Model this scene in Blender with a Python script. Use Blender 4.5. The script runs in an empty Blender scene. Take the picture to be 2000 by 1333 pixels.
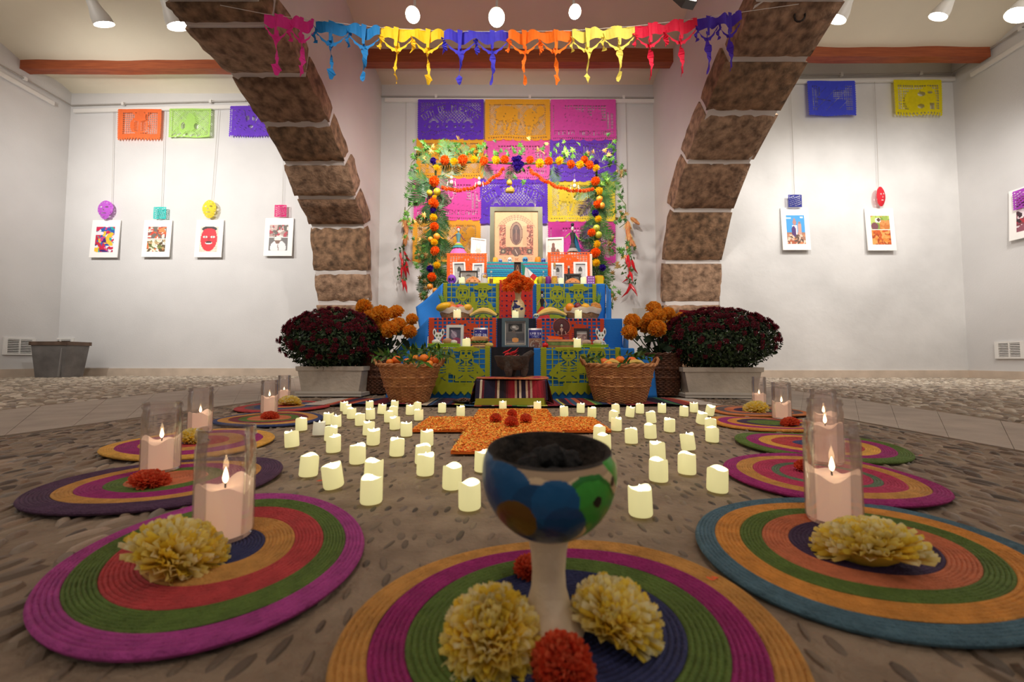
import bpy, math, random
import numpy as np
from mathutils import Vector, Matrix, Euler
S = bpy.context.scene
COL = S.collection
R = random.Random(7)
PI = math.pi

# ------------------------------------------------------------------ camera, light, exposure
FP, CH = 780.0, 0.243
PITCH = math.atan(37.5/FP)
cd = bpy.data.cameras.new('camera'); cam = bpy.data.objects.new('camera', cd); COL.objects.link(cam)
cam.location = (0, 0, CH); cam.rotation_euler = (PI/2+PITCH, 0, 0)
cd.sensor_width = 36; cd.lens = FP/2000*36; cd.clip_start = .02; cd.clip_end = 60
cd.dof.use_dof = True; cd.dof.focus_distance = 2.1; cd.dof.aperture_fstop = 5.6
S.camera = cam
vs = S.view_settings
S.display_settings.display_device = 'sRGB'
vs.view_transform = 'Standard'; vs.look = 'None'; vs.gamma = 1; vs.use_curve_mapping = False
vs.exposure = 0.0
w = bpy.data.worlds.new('world'); S.world = w; w.use_nodes = True
bg = w.node_tree.nodes['Background']; bg.inputs[0].default_value = (1.0, .945, .90, 1); bg.inputs[1].default_value = .34
S.cycles.use_denoising = True
S.cycles.max_bounces = 7; S.cycles.diffuse_bounces = 4; S.cycles.glossy_bounces = 3
S.cycles.transparent_max_bounces = 16; S.cycles.transmission_bounces = 8
S.cycles.sample_clamp_indirect = 4; S.cycles.caustics_reflective = False; S.cycles.caustics_refractive = False

def spot(loc, aim, power, ang=70, blend=.6, col=(1, .93, .84), r=.05):
    l = bpy.data.lights.new('spot_light', 'SPOT'); l.energy = power; l.spot_size = math.radians(ang)
    l.spot_blend = blend; l.color = col; l.shadow_soft_size = r
    o = bpy.data.objects.new('spot_light', l); COL.objects.link(o); o.location = loc
    o.rotation_euler = (Vector(aim)-Vector(loc)).to_track_quat('-Z', 'Y').to_euler(); return o
def area(loc, aim, power, size, col=(1, .9, .78)):
    l = bpy.data.lights.new('fill_light', 'AREA'); l.energy = power; l.size = size; l.color = col
    o = bpy.data.objects.new('fill_light', l); COL.objects.link(o); o.location = loc
    o.rotation_euler = (Vector(aim)-Vector(loc)).to_track_quat('-Z', 'Y').to_euler(); return o
W1 = (1, .965, .93); W2 = (1, .93, .86)
spot((-5.7, 3.4, 3.25), (-5.2, 6.1, 2.7), 320, 120, 1, W1)
spot((-3.72, 3.6, 3.05), (-4.1, 6.1, 1.8), 150, 120, 1, W1)
spot((3.12, 3.9, 3.3), (4.2, 5.5, 1.3), 90, 130, 1, W1)
spot((4.1, 3.9, 3.3), (4.8, 5.5, 1.3), 90, 130, 1, W1)
spot((5.3, 3.7, 3.3), (5.6, 5.5, 1.3), 100, 130, 1, W1)
spot((-1.1, 1.9, 3.3), (-.15, 4.6, 1.3), 170, 85, .9, W2)
spot((1.1, 1.9, 3.3), (.15, 4.6, 1.3), 170, 85, .9, W2)
spot((-.80, 3.35, 2.92), (-.55, 5.8, 1.6), 150, 150, 1, W2, .03)
spot((.50, 3.35, 2.95), (.45, 5.8, 1.6), 150, 150, 1, W2, .03)
spot((0, 1.0, 3.4), (0, 1.95, 0), 175, 58, 1, W2, .08)  # unseen spot added to brighten the floor before the altar
area((0, -1.2, 3.4), (0, 2.0, 0), 20, 1.2, (1, .86, .72))  # added fill from behind the camera, no fixture modelled
area((-4.6, 1.0, 3.9), (-4.6, 3.5, 0), 38, 1.5, (1, .94, .87))  # added unseen fill over the bin bay
area((4.6, 1.0, 3.9), (4.6, 3.5, 0), 60, 1.5, (1, .94, .87))  # added unseen fill over the plaster bay

# ------------------------------------------------------------------ photo geometry: pixel -> point in the room
def ray(px, py):
    u = (px-1000)/FP; v = -(py-666.5)/FP
    return Vector((u, math.cos(PITCH)-math.sin(PITCH)*v, math.sin(PITCH)+math.cos(PITCH)*v))
CO = Vector((0, 0, CH))
def PY(px, py, Y): r = ray(px, py); return CO+r*(Y/r.y)
def PX(px, py, X): r = ray(px, py); return CO+r*(X/r.x)
def PZ(px, py, z=0.0): r = ray(px, py); return CO+r*((z-CH)/r.z)

# ------------------------------------------------------------------ helpers
def lin(h):
    if not isinstance(h, str): return tuple(h)
    c = [int(h[i:i+2], 16)/255 for i in (0, 2, 4)]
    return tuple(x/12.92 if x <= .04045 else ((x+.055)/1.055)**2.4 for x in c)
MC = {}
def M(h, rough=.7, nz=None, bump=None, metal=0, spec=.5, em=0, trans=0, alpha=1, sss=0, sheen=0, two=None, emc=None, stretch=None):
    key = (h, rough, nz, bump, metal, spec, em, trans, alpha, sss, sheen, two, emc, stretch)
    if key in MC: return MC[key]
    m = bpy.data.materials.new('mat_'+str(h)); m.use_nodes = True; MC[key] = m
    N = m.node_tree.nodes; L = m.node_tree.links; b = N['Principled BSDF']
    c = lin(h) if h else (.8, .8, .8)
    b.inputs['Base Color'].default_value = (*c, 1); b.inputs['Roughness'].default_value = rough
    b.inputs['Metallic'].default_value = metal; b.inputs['Specular IOR Level'].default_value = spec
    b.inputs['Transmission Weight'].default_value = trans; b.inputs['Alpha'].default_value = alpha
    if trans: b.inputs['IOR'].default_value = 1.45
    if sss: b.inputs['Subsurface Weight'].default_value = sss; b.inputs['Subsurface Radius'].default_value = (.01, .006, .003)
    if em: b.inputs['Emission Color'].default_value = (*lin(emc or h), 1); b.inputs['Emission Strength'].default_value = em
    tc = N.new('ShaderNodeTexCoord'); src = tc.outputs['Object']
    if stretch:
        mp = N.new('ShaderNodeMapping'); mp.inputs['Scale'].default_value = stretch; L.new(src, mp.inputs[0]); src = mp.outputs[0]
    if nz or two:
        sc, am = nz or (20, .3)
        t = N.new('ShaderNodeTexNoise'); t.inputs['Scale'].default_value = sc; t.inputs['Detail'].default_value = 5
        L.new(src, t.inputs['Vector'])
        rp = N.new('ShaderNodeValToRGB'); rp.color_ramp.elements[0].position = .32; rp.color_ramp.elements[1].position = .68
        c2 = lin(two) if two else tuple(min(1, x*(1+am)+am*.02) for x in c)
        c1 = c if two else tuple(x*(1-am) for x in c)
        rp.color_ramp.elements[0].color = (*c1, 1); rp.color_ramp.elements[1].color = (*c2, 1)
        L.new(t.outputs[0], rp.inputs[0]); L.new(rp.outputs[0], b.inputs['Base Color'])
    if bump:
        t2 = N.new('ShaderNodeTexNoise'); t2.inputs['Scale'].default_value = bump[0]; t2.inputs['Detail'].default_value = 6
        L.new(src, t2.inputs['Vector']); bp = N.new('ShaderNodeBump'); bp.inputs['Strength'].default_value = bump[1]
        bp.inputs['Distance'].default_value = .01; L.new(t2.outputs[0], bp.inputs['Height']); L.new(bp.outputs[0], b.inputs['Normal'])
    return m
def attr_mat(name, rough=.8, bump=None, rnd=None, sc=None):
    """colour per face from the mesh attribute 'Col'; rnd = two colours mixed by object"""
    if name in MC: return MC[name]
    m = bpy.data.materials.new(name); m.use_nodes = True; MC[name] = m
    N = m.node_tree.nodes; L = m.node_tree.links; b = N['Principled BSDF']; b.inputs['Roughness'].default_value = rough
    if rnd:
        oi = N.new('ShaderNodeObjectInfo'); rp = N.new('ShaderNodeValToRGB'); rp.color_ramp.elements[0].color = (*lin(rnd[0]), 1)
        rp.color_ramp.elements[1].color = (*lin(rnd[-1]), 1)
        for i, c in enumerate(rnd[1:-1]):
            e = rp.color_ramp.elements.new((i+1)/(len(rnd)-1)); e.color = (*lin(c), 1)
        L.new(oi.outputs['Random'], rp.inputs[0]); L.new(rp.outputs[0], b.inputs['Base Color'])
    else:
        a = N.new('ShaderNodeAttribute'); a.attribute_name = 'Col'; L.new(a.outputs['Color'], b.inputs['Base Color'])
    if bump:
        tc = N.new('ShaderNodeTexCoord'); t2 = N.new('ShaderNodeTexNoise'); t2.inputs['Scale'].default_value = bump[0]; L.new(tc.outputs['Object'], t2.inputs['Vector'])
        bp = N.new('ShaderNodeBump'); bp.inputs['Strength'].default_value = bump[1]; bp.inputs['Distance'].default_value = .01
        L.new(t2.outputs[0], bp.inputs['Height']); L.new(bp.outputs[0], b.inputs['Normal'])
    return m

class MB:
    def __init__(s): s.v = []; s.f = []; s.m = []; s.c = None
    def add(s, vs_, fs, mi=0, T=None):
        o = len(s.v)
        s.v += [tuple(T @ Vector(v)) for v in vs_] if T is not None else [tuple(v) for v in vs_]
        s.f += [tuple(i+o for i in f) for f in fs]; s.m += [mi]*len(fs); return s
    def box(s, c, d, mi=0, rot=None, taper=1.0):
        x, y, z = d[0]/2, d[1]/2, d[2]/2; t = taper
        V = [(-x, -y, -z), (x, -y, -z), (x, y, -z), (-x, y, -z), (-x*t, -y*t, z), (x*t, -y*t, z), (x*t, y*t, z), (-x*t, y*t, z)]
        T = Matrix.Translation(c) @ (Euler(rot).to_matrix().to_4x4() if rot else Matrix.Identity(4))
        return s.add(V, [(3, 2, 1, 0), (4, 5, 6, 7), (0, 1, 5, 4), (1, 2, 6, 5), (2, 3, 7, 6), (3, 0, 4, 7)], mi, T)
    def lathe(s, prof, n=24, mi=0, T=None, sx=1, sy=1, cap=True):
        V = []; F = []
        for r, z in prof:
            for i in range(n): a = 2*PI*i/n; V.append((r*math.cos(a)*sx, r*math.sin(a)*sy, z))
        for j in range(len(prof)-1):
            for i in range(n): k = (i+1) % n; F.append((j*n+i, j*n+k, (j+1)*n+k, (j+1)*n+i))
        if cap:
            if prof[0][0] > 1e-5: F.append(tuple(range(n-1, -1, -1)))
            if prof[-1][0] > 1e-5: F.append(tuple((len(prof)-1)*n+i for i in range(n)))
        return s.add(V, F, mi, T)
    def tube(s, pts, r, n=6, mi=0, cap=True):
        P = [Vector(p) for p in pts]; V = []; F = []; up = Vector((0, 0, 1)); pn = None
        for i, p in enumerate(P):
            t = (P[min(i+1, len(P)-1)]-P[max(i-1, 0)]).normalized()
            a = (pn - t*pn.dot(t)) if pn is not None else t.cross(up)
            if a.length < 1e-4: a = t.cross(Vector((1, 0, 0)))
            a.normalize(); pn = a; b = t.cross(a); rr = r[i] if hasattr(r, '__len__') else r
            for k in range(n): q = 2*PI*k/n; V.append(p+a*math.cos(q)*rr+b*math.sin(q)*rr)
        for j in range(len(P)-1):
            for i in range(n): k = (i+1) % n; F.append((j*n+i, j*n+k, (j+1)*n+k, (j+1)*n+i))
        if cap: F.append(tuple(range(n-1, -1, -1))); F.append(tuple((len(P)-1)*n+i for i in range(n)))
        return s.add(V, F, mi)
    def ball(s, c, r, nu=12, nv=8, mi=0, rot=None, jit=0):
        rx, ry, rz = (r, r, r) if not hasattr(r, '__len__') else r
        T = Matrix.Translation(c) @ (Euler(rot).to_matrix().to_4x4() if rot else Matrix.Identity(4))
        V = [(0, 0, -rz)]; F = []
        for j in range(1, nv):
            a = PI*j/nv-PI/2
            for i in range(nu):
                b = 2*PI*i/nu; q = 1+R.uniform(-jit, jit) if jit else 1
                V.append((rx*math.cos(a)*math.cos(b)*q, ry*math.cos(a)*math.sin(b)*q, rz*math.sin(a)*q))
        V.append((0, 0, rz)); e = len(V)-1
        for i in range(nu): F.append((0, 1+(i+1) % nu, 1+i)); F.append((e, e-nu+i, e-nu+(i+1) % nu))
        for j in range(nv-2):
            for i in range(nu): k = (i+1) % nu; F.append((1+j*nu+i, 1+j*nu+k, 1+(j+1)*nu+k, 1+(j+1)*nu+i))
        return s.add(V, F, mi, T)
    def grid(s, fn, nu, nv, mi=0):
        V = [fn(i/nu, j/nv) for j in range(nv+1) for i in range(nu+1)]
        F = [(j*(nu+1)+i, j*(nu+1)+i+1, (j+1)*(nu+1)+i+1, (j+1)*(nu+1)+i) for j in range(nv) for i in range(nu)]
        return s.add(V, F, mi)
    def mesh(s, name, mats, smooth=True):
        me = bpy.data.meshes.new(name); me.from_pydata(s.v, [], s.f)
        mats = mats if isinstance(mats, (list, tuple)) else [mats]
        for m in mats: me.materials.append(m)
        if any(s.m): me.polygons.foreach_set('material_index', s.m)
        if smooth: me.polygons.foreach_set('use_smooth', [True]*len(s.f))
        if s.c is not None:
            a = me.color_attributes.new('Col', 'FLOAT_COLOR', 'CORNER')
            cc = []
            for f, c in zip(s.f, s.c): cc += [c[0], c[1], c[2], 1]*len(f)
            a.data.foreach_set('color', cc)
        if smooth and hasattr(me, 'set_sharp_from_angle'): me.set_sharp_from_angle(angle=math.radians(38))
        me.update(); return me
    def build(s, name, mats, parent=None, smooth=True, loc=None, rot=None):
        return ob(name, s.mesh(name, mats, smooth), parent, loc, rot)
def ob(name, me, parent=None, loc=None, rot=None, scale=None):
    o = bpy.data.objects.new(name, me); COL.objects.link(o)
    if parent: o.parent = parent
    if loc is not None: o.location = loc
    if rot is not None: o.rotation_euler = rot
    if scale is not None: o.scale = scale if hasattr(scale, '__len__') else (scale,)*3
    return o
def tag(o, label=None, cat=None, group=None, kind=None):
    if label: o['label'] = label
    if cat: o['category'] = cat
    if group: o['group'] = group
    if kind: o['kind'] = kind
    return o
def thing(name, label, cat, loc=(0, 0, 0), rz=0, group=None, rot=None):
    o = bpy.data.objects.new(name, None); COL.objects.link(o); o.location = loc; o.empty_display_size = .05
    o.rotation_euler = rot or (0, 0, rz); return tag(o, label, cat, group)
KIDS = {}
def dup(root, loc, rz=0, label=None, group=None, rot=None, scale=None):
    r = root.copy(); COL.objects.link(r); r.location = loc; r.rotation_euler = rot or (0, 0, rz)
    if scale: r.scale = (scale,)*3 if not hasattr(scale, '__len__') else scale
    tag(r, label, None, group)
    if root.name not in KIDS: KIDS[root.name] = [(c, list(c.children)) for c in root.children]
    for ch, gs in KIDS[root.name]:
        c = ch.copy(); COL.objects.link(c); c.parent = r
        for g in gs: d = g.copy(); COL.objects.link(d); d.parent = c
    return r
def struct(o): o['kind'] = 'structure'; return o

# ------------------------------------------------------------------ room
YL, YC, YR = 6.1, 5.85, 5.5          # back walls of the three bays
XL, XR = -6.94, 6.27                  # side walls
AL0, AL1, AR0, AR1 = -2.66, -1.97, 2.13, 2.88   # arch walls (x ranges)
PLAS = M('d4d2d0', .85, (1.3, .05), (60, .15))
PLAS2 = M('d8d6d3', .85, (1.3, .10), (4, 1.0))
CEIL = M('ece3cc', .9, (.8, .05), (40, .1))
CEILC = M('e8d2bc', .9, (.8, .05), (40, .1))  # altar bay ceiling, warm bounce from the papers tinted into its colour
ZT = 4.75
def wall(name, a, b, z0, z1, mat, th=.2, n=(0, 1, 0)):
    mb = MB(); a = Vector((*a, 0)); b = Vector((*b, 0)); nn = Vector(n)*th
    V = [a+Vector((0, 0, z0)), b+Vector((0, 0, z0)), b+Vector((0, 0, z1)), a+Vector((0, 0, z1))]
    V += [v+nn for v in V]
    mb.add(V, [(0, 1, 2, 3), (7, 6, 5, 4), (0, 4, 5, 1), (1, 5, 6, 2), (2, 6, 7, 3), (3, 7, 4, 0)])
    return struct(mb.build(name, mat, smooth=False))
wall('wall_back_bin_bay', (XL, YL), (AL0, YL), 0, ZT, PLAS)
wall('wall_back_altar', (AL1, YC), (AR0, YC), 0, ZT, PLAS)
wall('wall_back_plaster_bay', (AR1, YR), (XR, YR), 0, ZT, PLAS2)
wall('wall_left', (XL, -1.5), (XL, YL+.2), 0, ZT, PLAS, n=(-1, 0, 0))
wall('wall_right', (XR, -1.5), (XR, YR+.2), 0, ZT, PLAS, n=(1, 0, 0))

# vaulted ceilings: small vaults between beams
def ceiling(name, x0, x1, yb, zw, ybeam, zb, mat, zbt):
    mb = MB(); pts = []
    n = 10
    for i in range(n+1):
        t = i/n; pts.append((yb+(ybeam-yb)*t, zw+(zb-zw)*t+.09*math.sin(PI*t)))
    y = ybeam-.1; step = 1.5
    while y > -1.6:
        for i in range(n+1):
            t = i/n; pts.append((y-step*t, zbt+.17*math.sin(PI*t)))
        y -= step+.1
    V = []; F = []
    for y, z in pts: V += [(x0, y, z), (x1, y, z)]
    for i in range(len(pts)-1): F.append((2*i, 2*i+2, 2*i+3, 2*i+1))
    mb.add(V, F); return struct(mb.build(name, mat))
WOOD = M('8a3f20', .55, (6, .35), (30, .2), two='a8552c', stretch=(.6, 6, 14))
def beam(name, x0, x1, y, z0, h, w_=.12):
    mb = MB(); n = 24
    for k in range(n):
        a = x0+(x1-x0)*k/n; b = x0+(x1-x0)*(k+1)/n
    def sec(x): j = .006*math.sin(x*3.1)+.004*math.sin(x*7.7); return [(x, y-w_/2+j, z0+j), (x, y+w_/2, z0-j*.5), (x, y+w_/2, z0+h), (x, y-w_/2+j, z0+h+j)]
    V = []; F = []
    for k in range(n+1): V += sec(x0+(x1-x0)*k/n)
    for k in range(n):
        for i in range(4): F.append((4*k+i, 4*k+(i+1) % 4, 4*k+4+(i+1) % 4, 4*k+4+i))
    F += [(3, 2, 1, 0), (4*n, 4*n+1, 4*n+2, 4*n+3)]
    mb.add(V, F); return struct(mb.build(name, WOOD, smooth=False))
ceiling('ceiling_bin_bay', XL-.1, AL0+.1, YL+.05, PY(300, 185, YL).z, 5.56, 4.40, CEIL, 4.47)
beam('ceiling_beam_bin_bay', XL-.1, AL0+.02, 5.5, 4.355, .2)
ceiling('ceiling_altar', AL1-.1, AR0+.1, YC+.05, PY(1000, 167, YC).z, 5.2, 4.30, CEILC, 4.36)
beam('ceiling_beam_altar', AL1-.02, AR0+.02, 5.15, 4.18, .24)
ceiling('ceiling_plaster_bay', AR1-.1, XR+.1, YR+.05, PY(1700, 112, YR).z, 5.12, 4.28, CEIL, 4.33)
beam('ceiling_beam_plaster_bay', AR1-.02, XR-.03, 5.08, 4.20, .17)

# arches with stone voussoirs
def stone_mat(i, dark):
    a, b = (('54402f', 'a07c5e'), ('5c4434', 'a88468'), ('664e3c', 'b08e72'))[i % 3] if dark else ('7a6350', 'a8907a')
    return M(a, .95, (13, .3), (42, 1.0), two=b)
def arch(name, X0, X1, Xa, arris, ztop, pierback, crownY):
    C = [PX(px, py, Xa) for px, py in arris]
    C = [(c.y, c.z) for c in C]                      # from the springing up to the crown side
    C = [(C[0][0], 0.0)]+C
    last = C[-1]
    ext = []
    y = last[0]; sl = (C[-1][1]-C[-2][1])/(C[-1][0]-C[-2][0])
    span = last[0]-crownY
    n = 3
    for i in range(1, n+1):
        t = i/n; ext.append((last[0]-span*t, last[1]-sl*span*(t-t*t/2)))
    H = C+ext
    mir = [(2*crownY-y, z) for y, z in reversed(H[:-1])]
    full = H+mir
    wallm = MB(); off = .028
    nrm = []
    for i, p in enumerate(full):
        a = full[max(i-1, 0)]; b = full[min(i+1, len(full)-1)]
        t = Vector((b[0]-a[0], b[1]-a[1])).normalized(); nrm.append(Vector((t.y, -t.x)))   # pointing away from the opening
    for i, nn in enumerate(nrm):
        if nn.dot(Vector((full[i][0]-crownY, full[i][1]-1.5))) < 0: nrm[i] = -nn
    offp = [(p[0]+nn.x*off, p[1]+(nn.y*off if i not in (0, len(full)-1) else 0)) for i, (p, nn) in enumerate(zip(full, nrm))]
    # fine resampling for the plaster
    poly = [(pierback, 0.0), *offp, (full[-1][0]-.6, 0.0)]
    top = [(pierback, ztop)]+[(p[0], ztop) for p in offp]+[(full[-1][0]-.6, ztop)]
    n = len(poly); V = [(X0, y, z) for y, z in poly]+[(X0, y, z) for y, z in top]+[(X1, y, z) for y, z in poly]+[(X1, y, z) for y, z in top]
    F = []
    for i in range(n-1):
        F += [(i, i+1, n+i+1, n+i), (2*n+i, 3*n+i, 3*n+i+1, 2*n+i+1), (i, 2*n+i, 2*n+i+1, i+1)]
    F += [(0, n, 3*n, 2*n)]
    wallm.add(V, F)
    wo = struct(wallm.build(name, M('d3cbc6', .88, (1.1, .05), (30, .2)), smooth=False))
    # stones
    rr = random.Random(hash(len(name)) % 99+3)
    for i in range(len(full)-1):
        a, b = Vector(full[i]), Vector(full[i+1]); na, nb = nrm[i], nrm[i+1]
        if b.x < -.2: break
        seg = (b-a).length
        if i == 0:      # pier: split in courses
            k = max(1, int(round(seg/.46)))
        else: k = max(1, int(round(seg/.75)))
        for q in range(k):
            t0, t1 = q/k, (q+1)/k; gap = .026/seg
            p0 = a.lerp(b, t0+gap); p1 = a.lerp(b, t1-gap); m0 = na.lerp(nb, t0); m1 = na.lerp(nb, t1)
            dep = rr.uniform(.20, .34) if i > 3 else rr.uniform(.12, .2); pr = rr.uniform(.0, .012); sx = rr.uniform(.012, .035)
            NU, NV, NW = 10, 7, 4
            def pt(u, v, w_):   # u across x, v along curve, w outward
                # rounded corners
                p = p0.lerp(p1, v); m = m0.lerp(m1, v).normalized()
                eu = 1-abs(2*u-1); ev = 1-abs(2*v-1)
                e = min(eu*(X1-X0), ev*seg/k)
                rnd = max(0, .05-e)*.55 if w_ < .01 else 0
                x = X0-sx+(X1-X0+2*sx)*u
                if w_ > .01: x += (-1 if u > .5 else 1)*max(0, .05-ev*seg/k)*.3 if (u < .01 or u > .99) else 0
                nse = .010*(math.sin(x*31+i*3.7+q)+math.sin(p.x*37+p.y*29+i))*.5+rr.uniform(-.006, .006)
                d = -pr+w_*dep+rnd+(nse if w_ < .01 else 0)
                xo = nse*.8 if (u < .01 or u > .99) else 0
                return (x+xo, p.x+m.x*d, p.y+m.y*d)
            mb = MB(); G = {}
            def vid(key):
                if key not in G: G[key] = len(mb.v); mb.v.append(pt(key[0]/NU, key[1]/NV, key[2]/NW))
                return G[key]
            def quad(k4): mb.f.append(tuple(vid(k_) for k_ in k4)); mb.m.append(0)
            for u in range(NU):
                for v in range(NV): quad([(u, v, 0), (u+1, v, 0), (u+1, v+1, 0), (u, v+1, 0)])
            for w_ in range(NW):
                for v in range(NV):
                    quad([(0, v, w_), (0, v+1, w_), (0, v+1, w_+1), (0, v, w_+1)]); quad([(NU, v, w_), (NU, v, w_+1), (NU, v+1, w_+1), (NU, v+1, w_)])
                for u in range(NU):
                    quad([(u, 0, w_), (u, 0, w_+1), (u+1, 0, w_+1), (u+1, 0, w_)]); quad([(u, NV, w_), (u+1, NV, w_), (u+1, NV, w_+1), (u, NV, w_+1)])
            mb.build('stone', stone_mat(i+q, i > 2 or True), wo)
    return wo, full
arL = [(720, 620), (719, 593), (714, 532), (709, 442), (690, 388), (671, 321), (641, 246), (594, 150), (528, 55), (500, 0)]
arR = [(1301, 640), (1301, 592), (1301, 512), (1318, 412), (1345, 318), (1383, 223), (1427, 118), (1482, 0)]
archL, curL = arch('wall_arch_bin_side', AL0, AL1, AL1, arL, ZT, YL+.1, 2.55)
archR, curR = arch('wall_arch_plaster_side', AR0, AR1, AR0, arR, ZT, YC+.1, 2.4)

# ------------------------------------------------------------------ floor
MORT = M('7c6a58', .9, (16, .25), (55, 1.0), two='97846f')
fl = MB(); fl.add([(XL-.2, -1.6, 0), (XR+.2, -1.6, 0), (XR+.2, YL+.3, 0), (XL-.2, YL+.3, 0)], [(0, 1, 2, 3)])
floor = struct(fl.build('floor', MORT, smooth=False))
def band(name, p0, p1, p2, p3):
    mb = MB(); n = 16; h = .004
    P = [PZ(*p) for p in (p0, p1, p2, p3)]; P[0] = P[1]+(P[0]-P[1])*1.45; P[3] = P[2]+(P[3]-P[2])*1.45   # two edge lines: p0->p1 outer, p3->p2 inner
    for k in range(n):
        a, b = k/n, (k+1)/n; g = .004/n
        q = [P[0].lerp(P[1], a+g), P[0].lerp(P[1], b-g), P[3].lerp(P[2], b-g), P[3].lerp(P[2], a+g)]
        V = [(v.x, v.y, .0005) for v in q]+[(v.x, v.y, h) for v in q]
        m2 = MB(); m2.add(V, [(4, 5, 6, 7), (0, 1, 5, 4), (1, 2, 6, 5), (2, 3, 7, 6), (3, 0, 4, 7)])
        m2.build('paving_slab', M('a89a8c', .8, (7, .12), (90, .25)), floor, smooth=False)
    return P
BL = band('strip', (-420, 850), (595, 738), (612, 770), (-420, 912))
BR = band('strip', (2420, 893), (1452, 750), (1425, 778), (2420, 962))
def side(P, x, y):   # signed side of the line P0-P1 at y
    t = (y-P[0].y)/(P[1].y-P[0].y); return P[0].x+(P[1].x-P[0].x)*t
rng = np.random.RandomState(4)
# pebble field: long pebbles on edge, laid lengthwise
def pebble_verts():
    base = []; mid = []
    for i in range(8):
        a = 2*PI*i/8; base.append((math.cos(a), math.sin(a), -.15)); mid.append((math.cos(a)*.68, math.sin(a)*.68, .72))
    V = base+mid+[(0, 0, 1.0)]
    F = [(i, (i+1) % 8, 8+(i+1) % 8, 8+i) for i in range(8)]+[(8+i, 8+(i+1) % 8, 16) for i in range(8)]
    return np.array(V), F
PV, PF = pebble_verts()
spots = []
def field(x0, x1, y0, y1, dx, dy, keep, kind):
    ny = int((y1-y0)/dy); nx = int((x1-x0)/dx)
    for j in range(ny):
        for i in range(nx):
            x = x0+(i+rng.uniform(.15, .85)+(.5 if j % 2 else 0))*dx; y = y0+(j+rng.uniform(.1, .9))*dy
            if keep(x, y): spots.append((x, y, kind))
def inview(x, y): return y > .2 and abs(x) < 1.33*y+.55
def cen(x, y):
    return inview(x, y) and (x > max(side((BL[3], BL[2]), 0, y), -9)+.02) and x < side((BR[3], BR[2]), 0, y)-.02 and y < 4.6
def mid(x, y): return abs(x) < .22+.42*y and y < 2.3
field(-3, 3, .22, 2.6, .027, .050, lambda x, y: cen(x, y) and not mid(x, y), 0)
field(-2, 2, .22, 2.3, .026, .048, lambda x, y: cen(x, y) and mid(x, y), 2)
field(-3, 3, 2.6, 4.6, .042, .075, cen, 0)
field(-6.9, -1.6, 1.2, 6.1, .048, .085, lambda x, y: inview(x, y) and x < side((BL[0], BL[1]), 0, y)-.02, 1)
field(1.6, 6.25, 1.0, 5.5, .048, .085, lambda x, y: inview(x, y) and x > side((BR[0], BR[1]), 0, y)+.02, 1)
spots.sort(key=lambda s: (abs(s[0]) > 1.3*s[1], s[1]+.25*abs(s[0])))
PCOL = ['8a7a6a', '7a6858', '8c7a68', '6c5c4e', '94826e', '86705c', '7d7266', 'a08c78', '5c5046']
PCOL1 = ['c2b4a2', 'a89884', 'd0c4b2', '9a8c7a', 'b5a794', '8e8274']
pl = np.array([lin(c) for c in PCOL]); pl1 = np.array([lin(c) for c in PCOL1]); pl2 = np.array([lin(c) for c in ('6a5a4a', '5c4e42', '54483c', '7c6b5a', '86745f', '4a3f36', '74655a')])
me = MB(); me.v = [tuple(v) for v in PV]; me.f = PF; me.m = [0]*len(PF)
pme = me.mesh('pebble', attr_mat('pebble_stone', .55, (300, .2), ['7a6a5a', '6a5a4a', '8a7864', '5c4e42', '7c6b5a', '54483c']))
def psize(kind):
    if kind == 2: return rng.uniform(.008, .020), rng.uniform(.003, .0065), rng.uniform(.0012, .003), rng.normal(0, .22)
    if kind == 0: return rng.uniform(.015, .033), rng.uniform(.005, .0095), rng.uniform(.003, .008), rng.normal(0, .25)
    return rng.uniform(.024, .038), rng.uniform(.012, .020), rng.uniform(.006, .011), rng.normal(0, .4)
for x, y, k in spots[:300]:
    l, w_, h, a = psize(k); ob('pebble', pme, floor, (x, y, 0), (0, 0, PI/2+a), (l, w_, h))
rest = spots[300:]
n = len(rest); VV = np.zeros((n, 17, 3)); CC = np.zeros((n, 3))
for i, (x, y, k) in enumerate(rest):
    l, w_, h, a = psize(k); a += PI/2; ca, sa = math.cos(a), math.sin(a)
    p = PV*np.array([l, w_, h]); VV[i, :, 0] = x+p[:, 0]*ca-p[:, 1]*sa; VV[i, :, 1] = y+p[:, 0]*sa+p[:, 1]*ca; VV[i, :, 2] = p[:, 2]
    P_ = (pl, pl1, pl2)[k]; CC[i] = P_[rng.randint(len(P_))]*rng.uniform(.8, 1.15)
m = bpy.data.meshes.new('pebbles')
faces = [tuple(i*17+q for q in f) for i in range(n) for f in PF]
m.from_pydata(VV.reshape(-1, 3).tolist(), [], faces)
a = m.color_attributes.new('Col', 'FLOAT_COLOR', 'POINT')
a.data.foreach_set('color', np.concatenate([np.repeat(CC, 17, 0), np.ones((n*17, 1))], 1).ravel())
m.polygons.foreach_set('use_smooth', [True]*len(faces)); m.materials.append(attr_mat('pebble_field', .55, (300, .2)))
tag(ob('pebbles', m, floor), kind='stuff')

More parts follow.
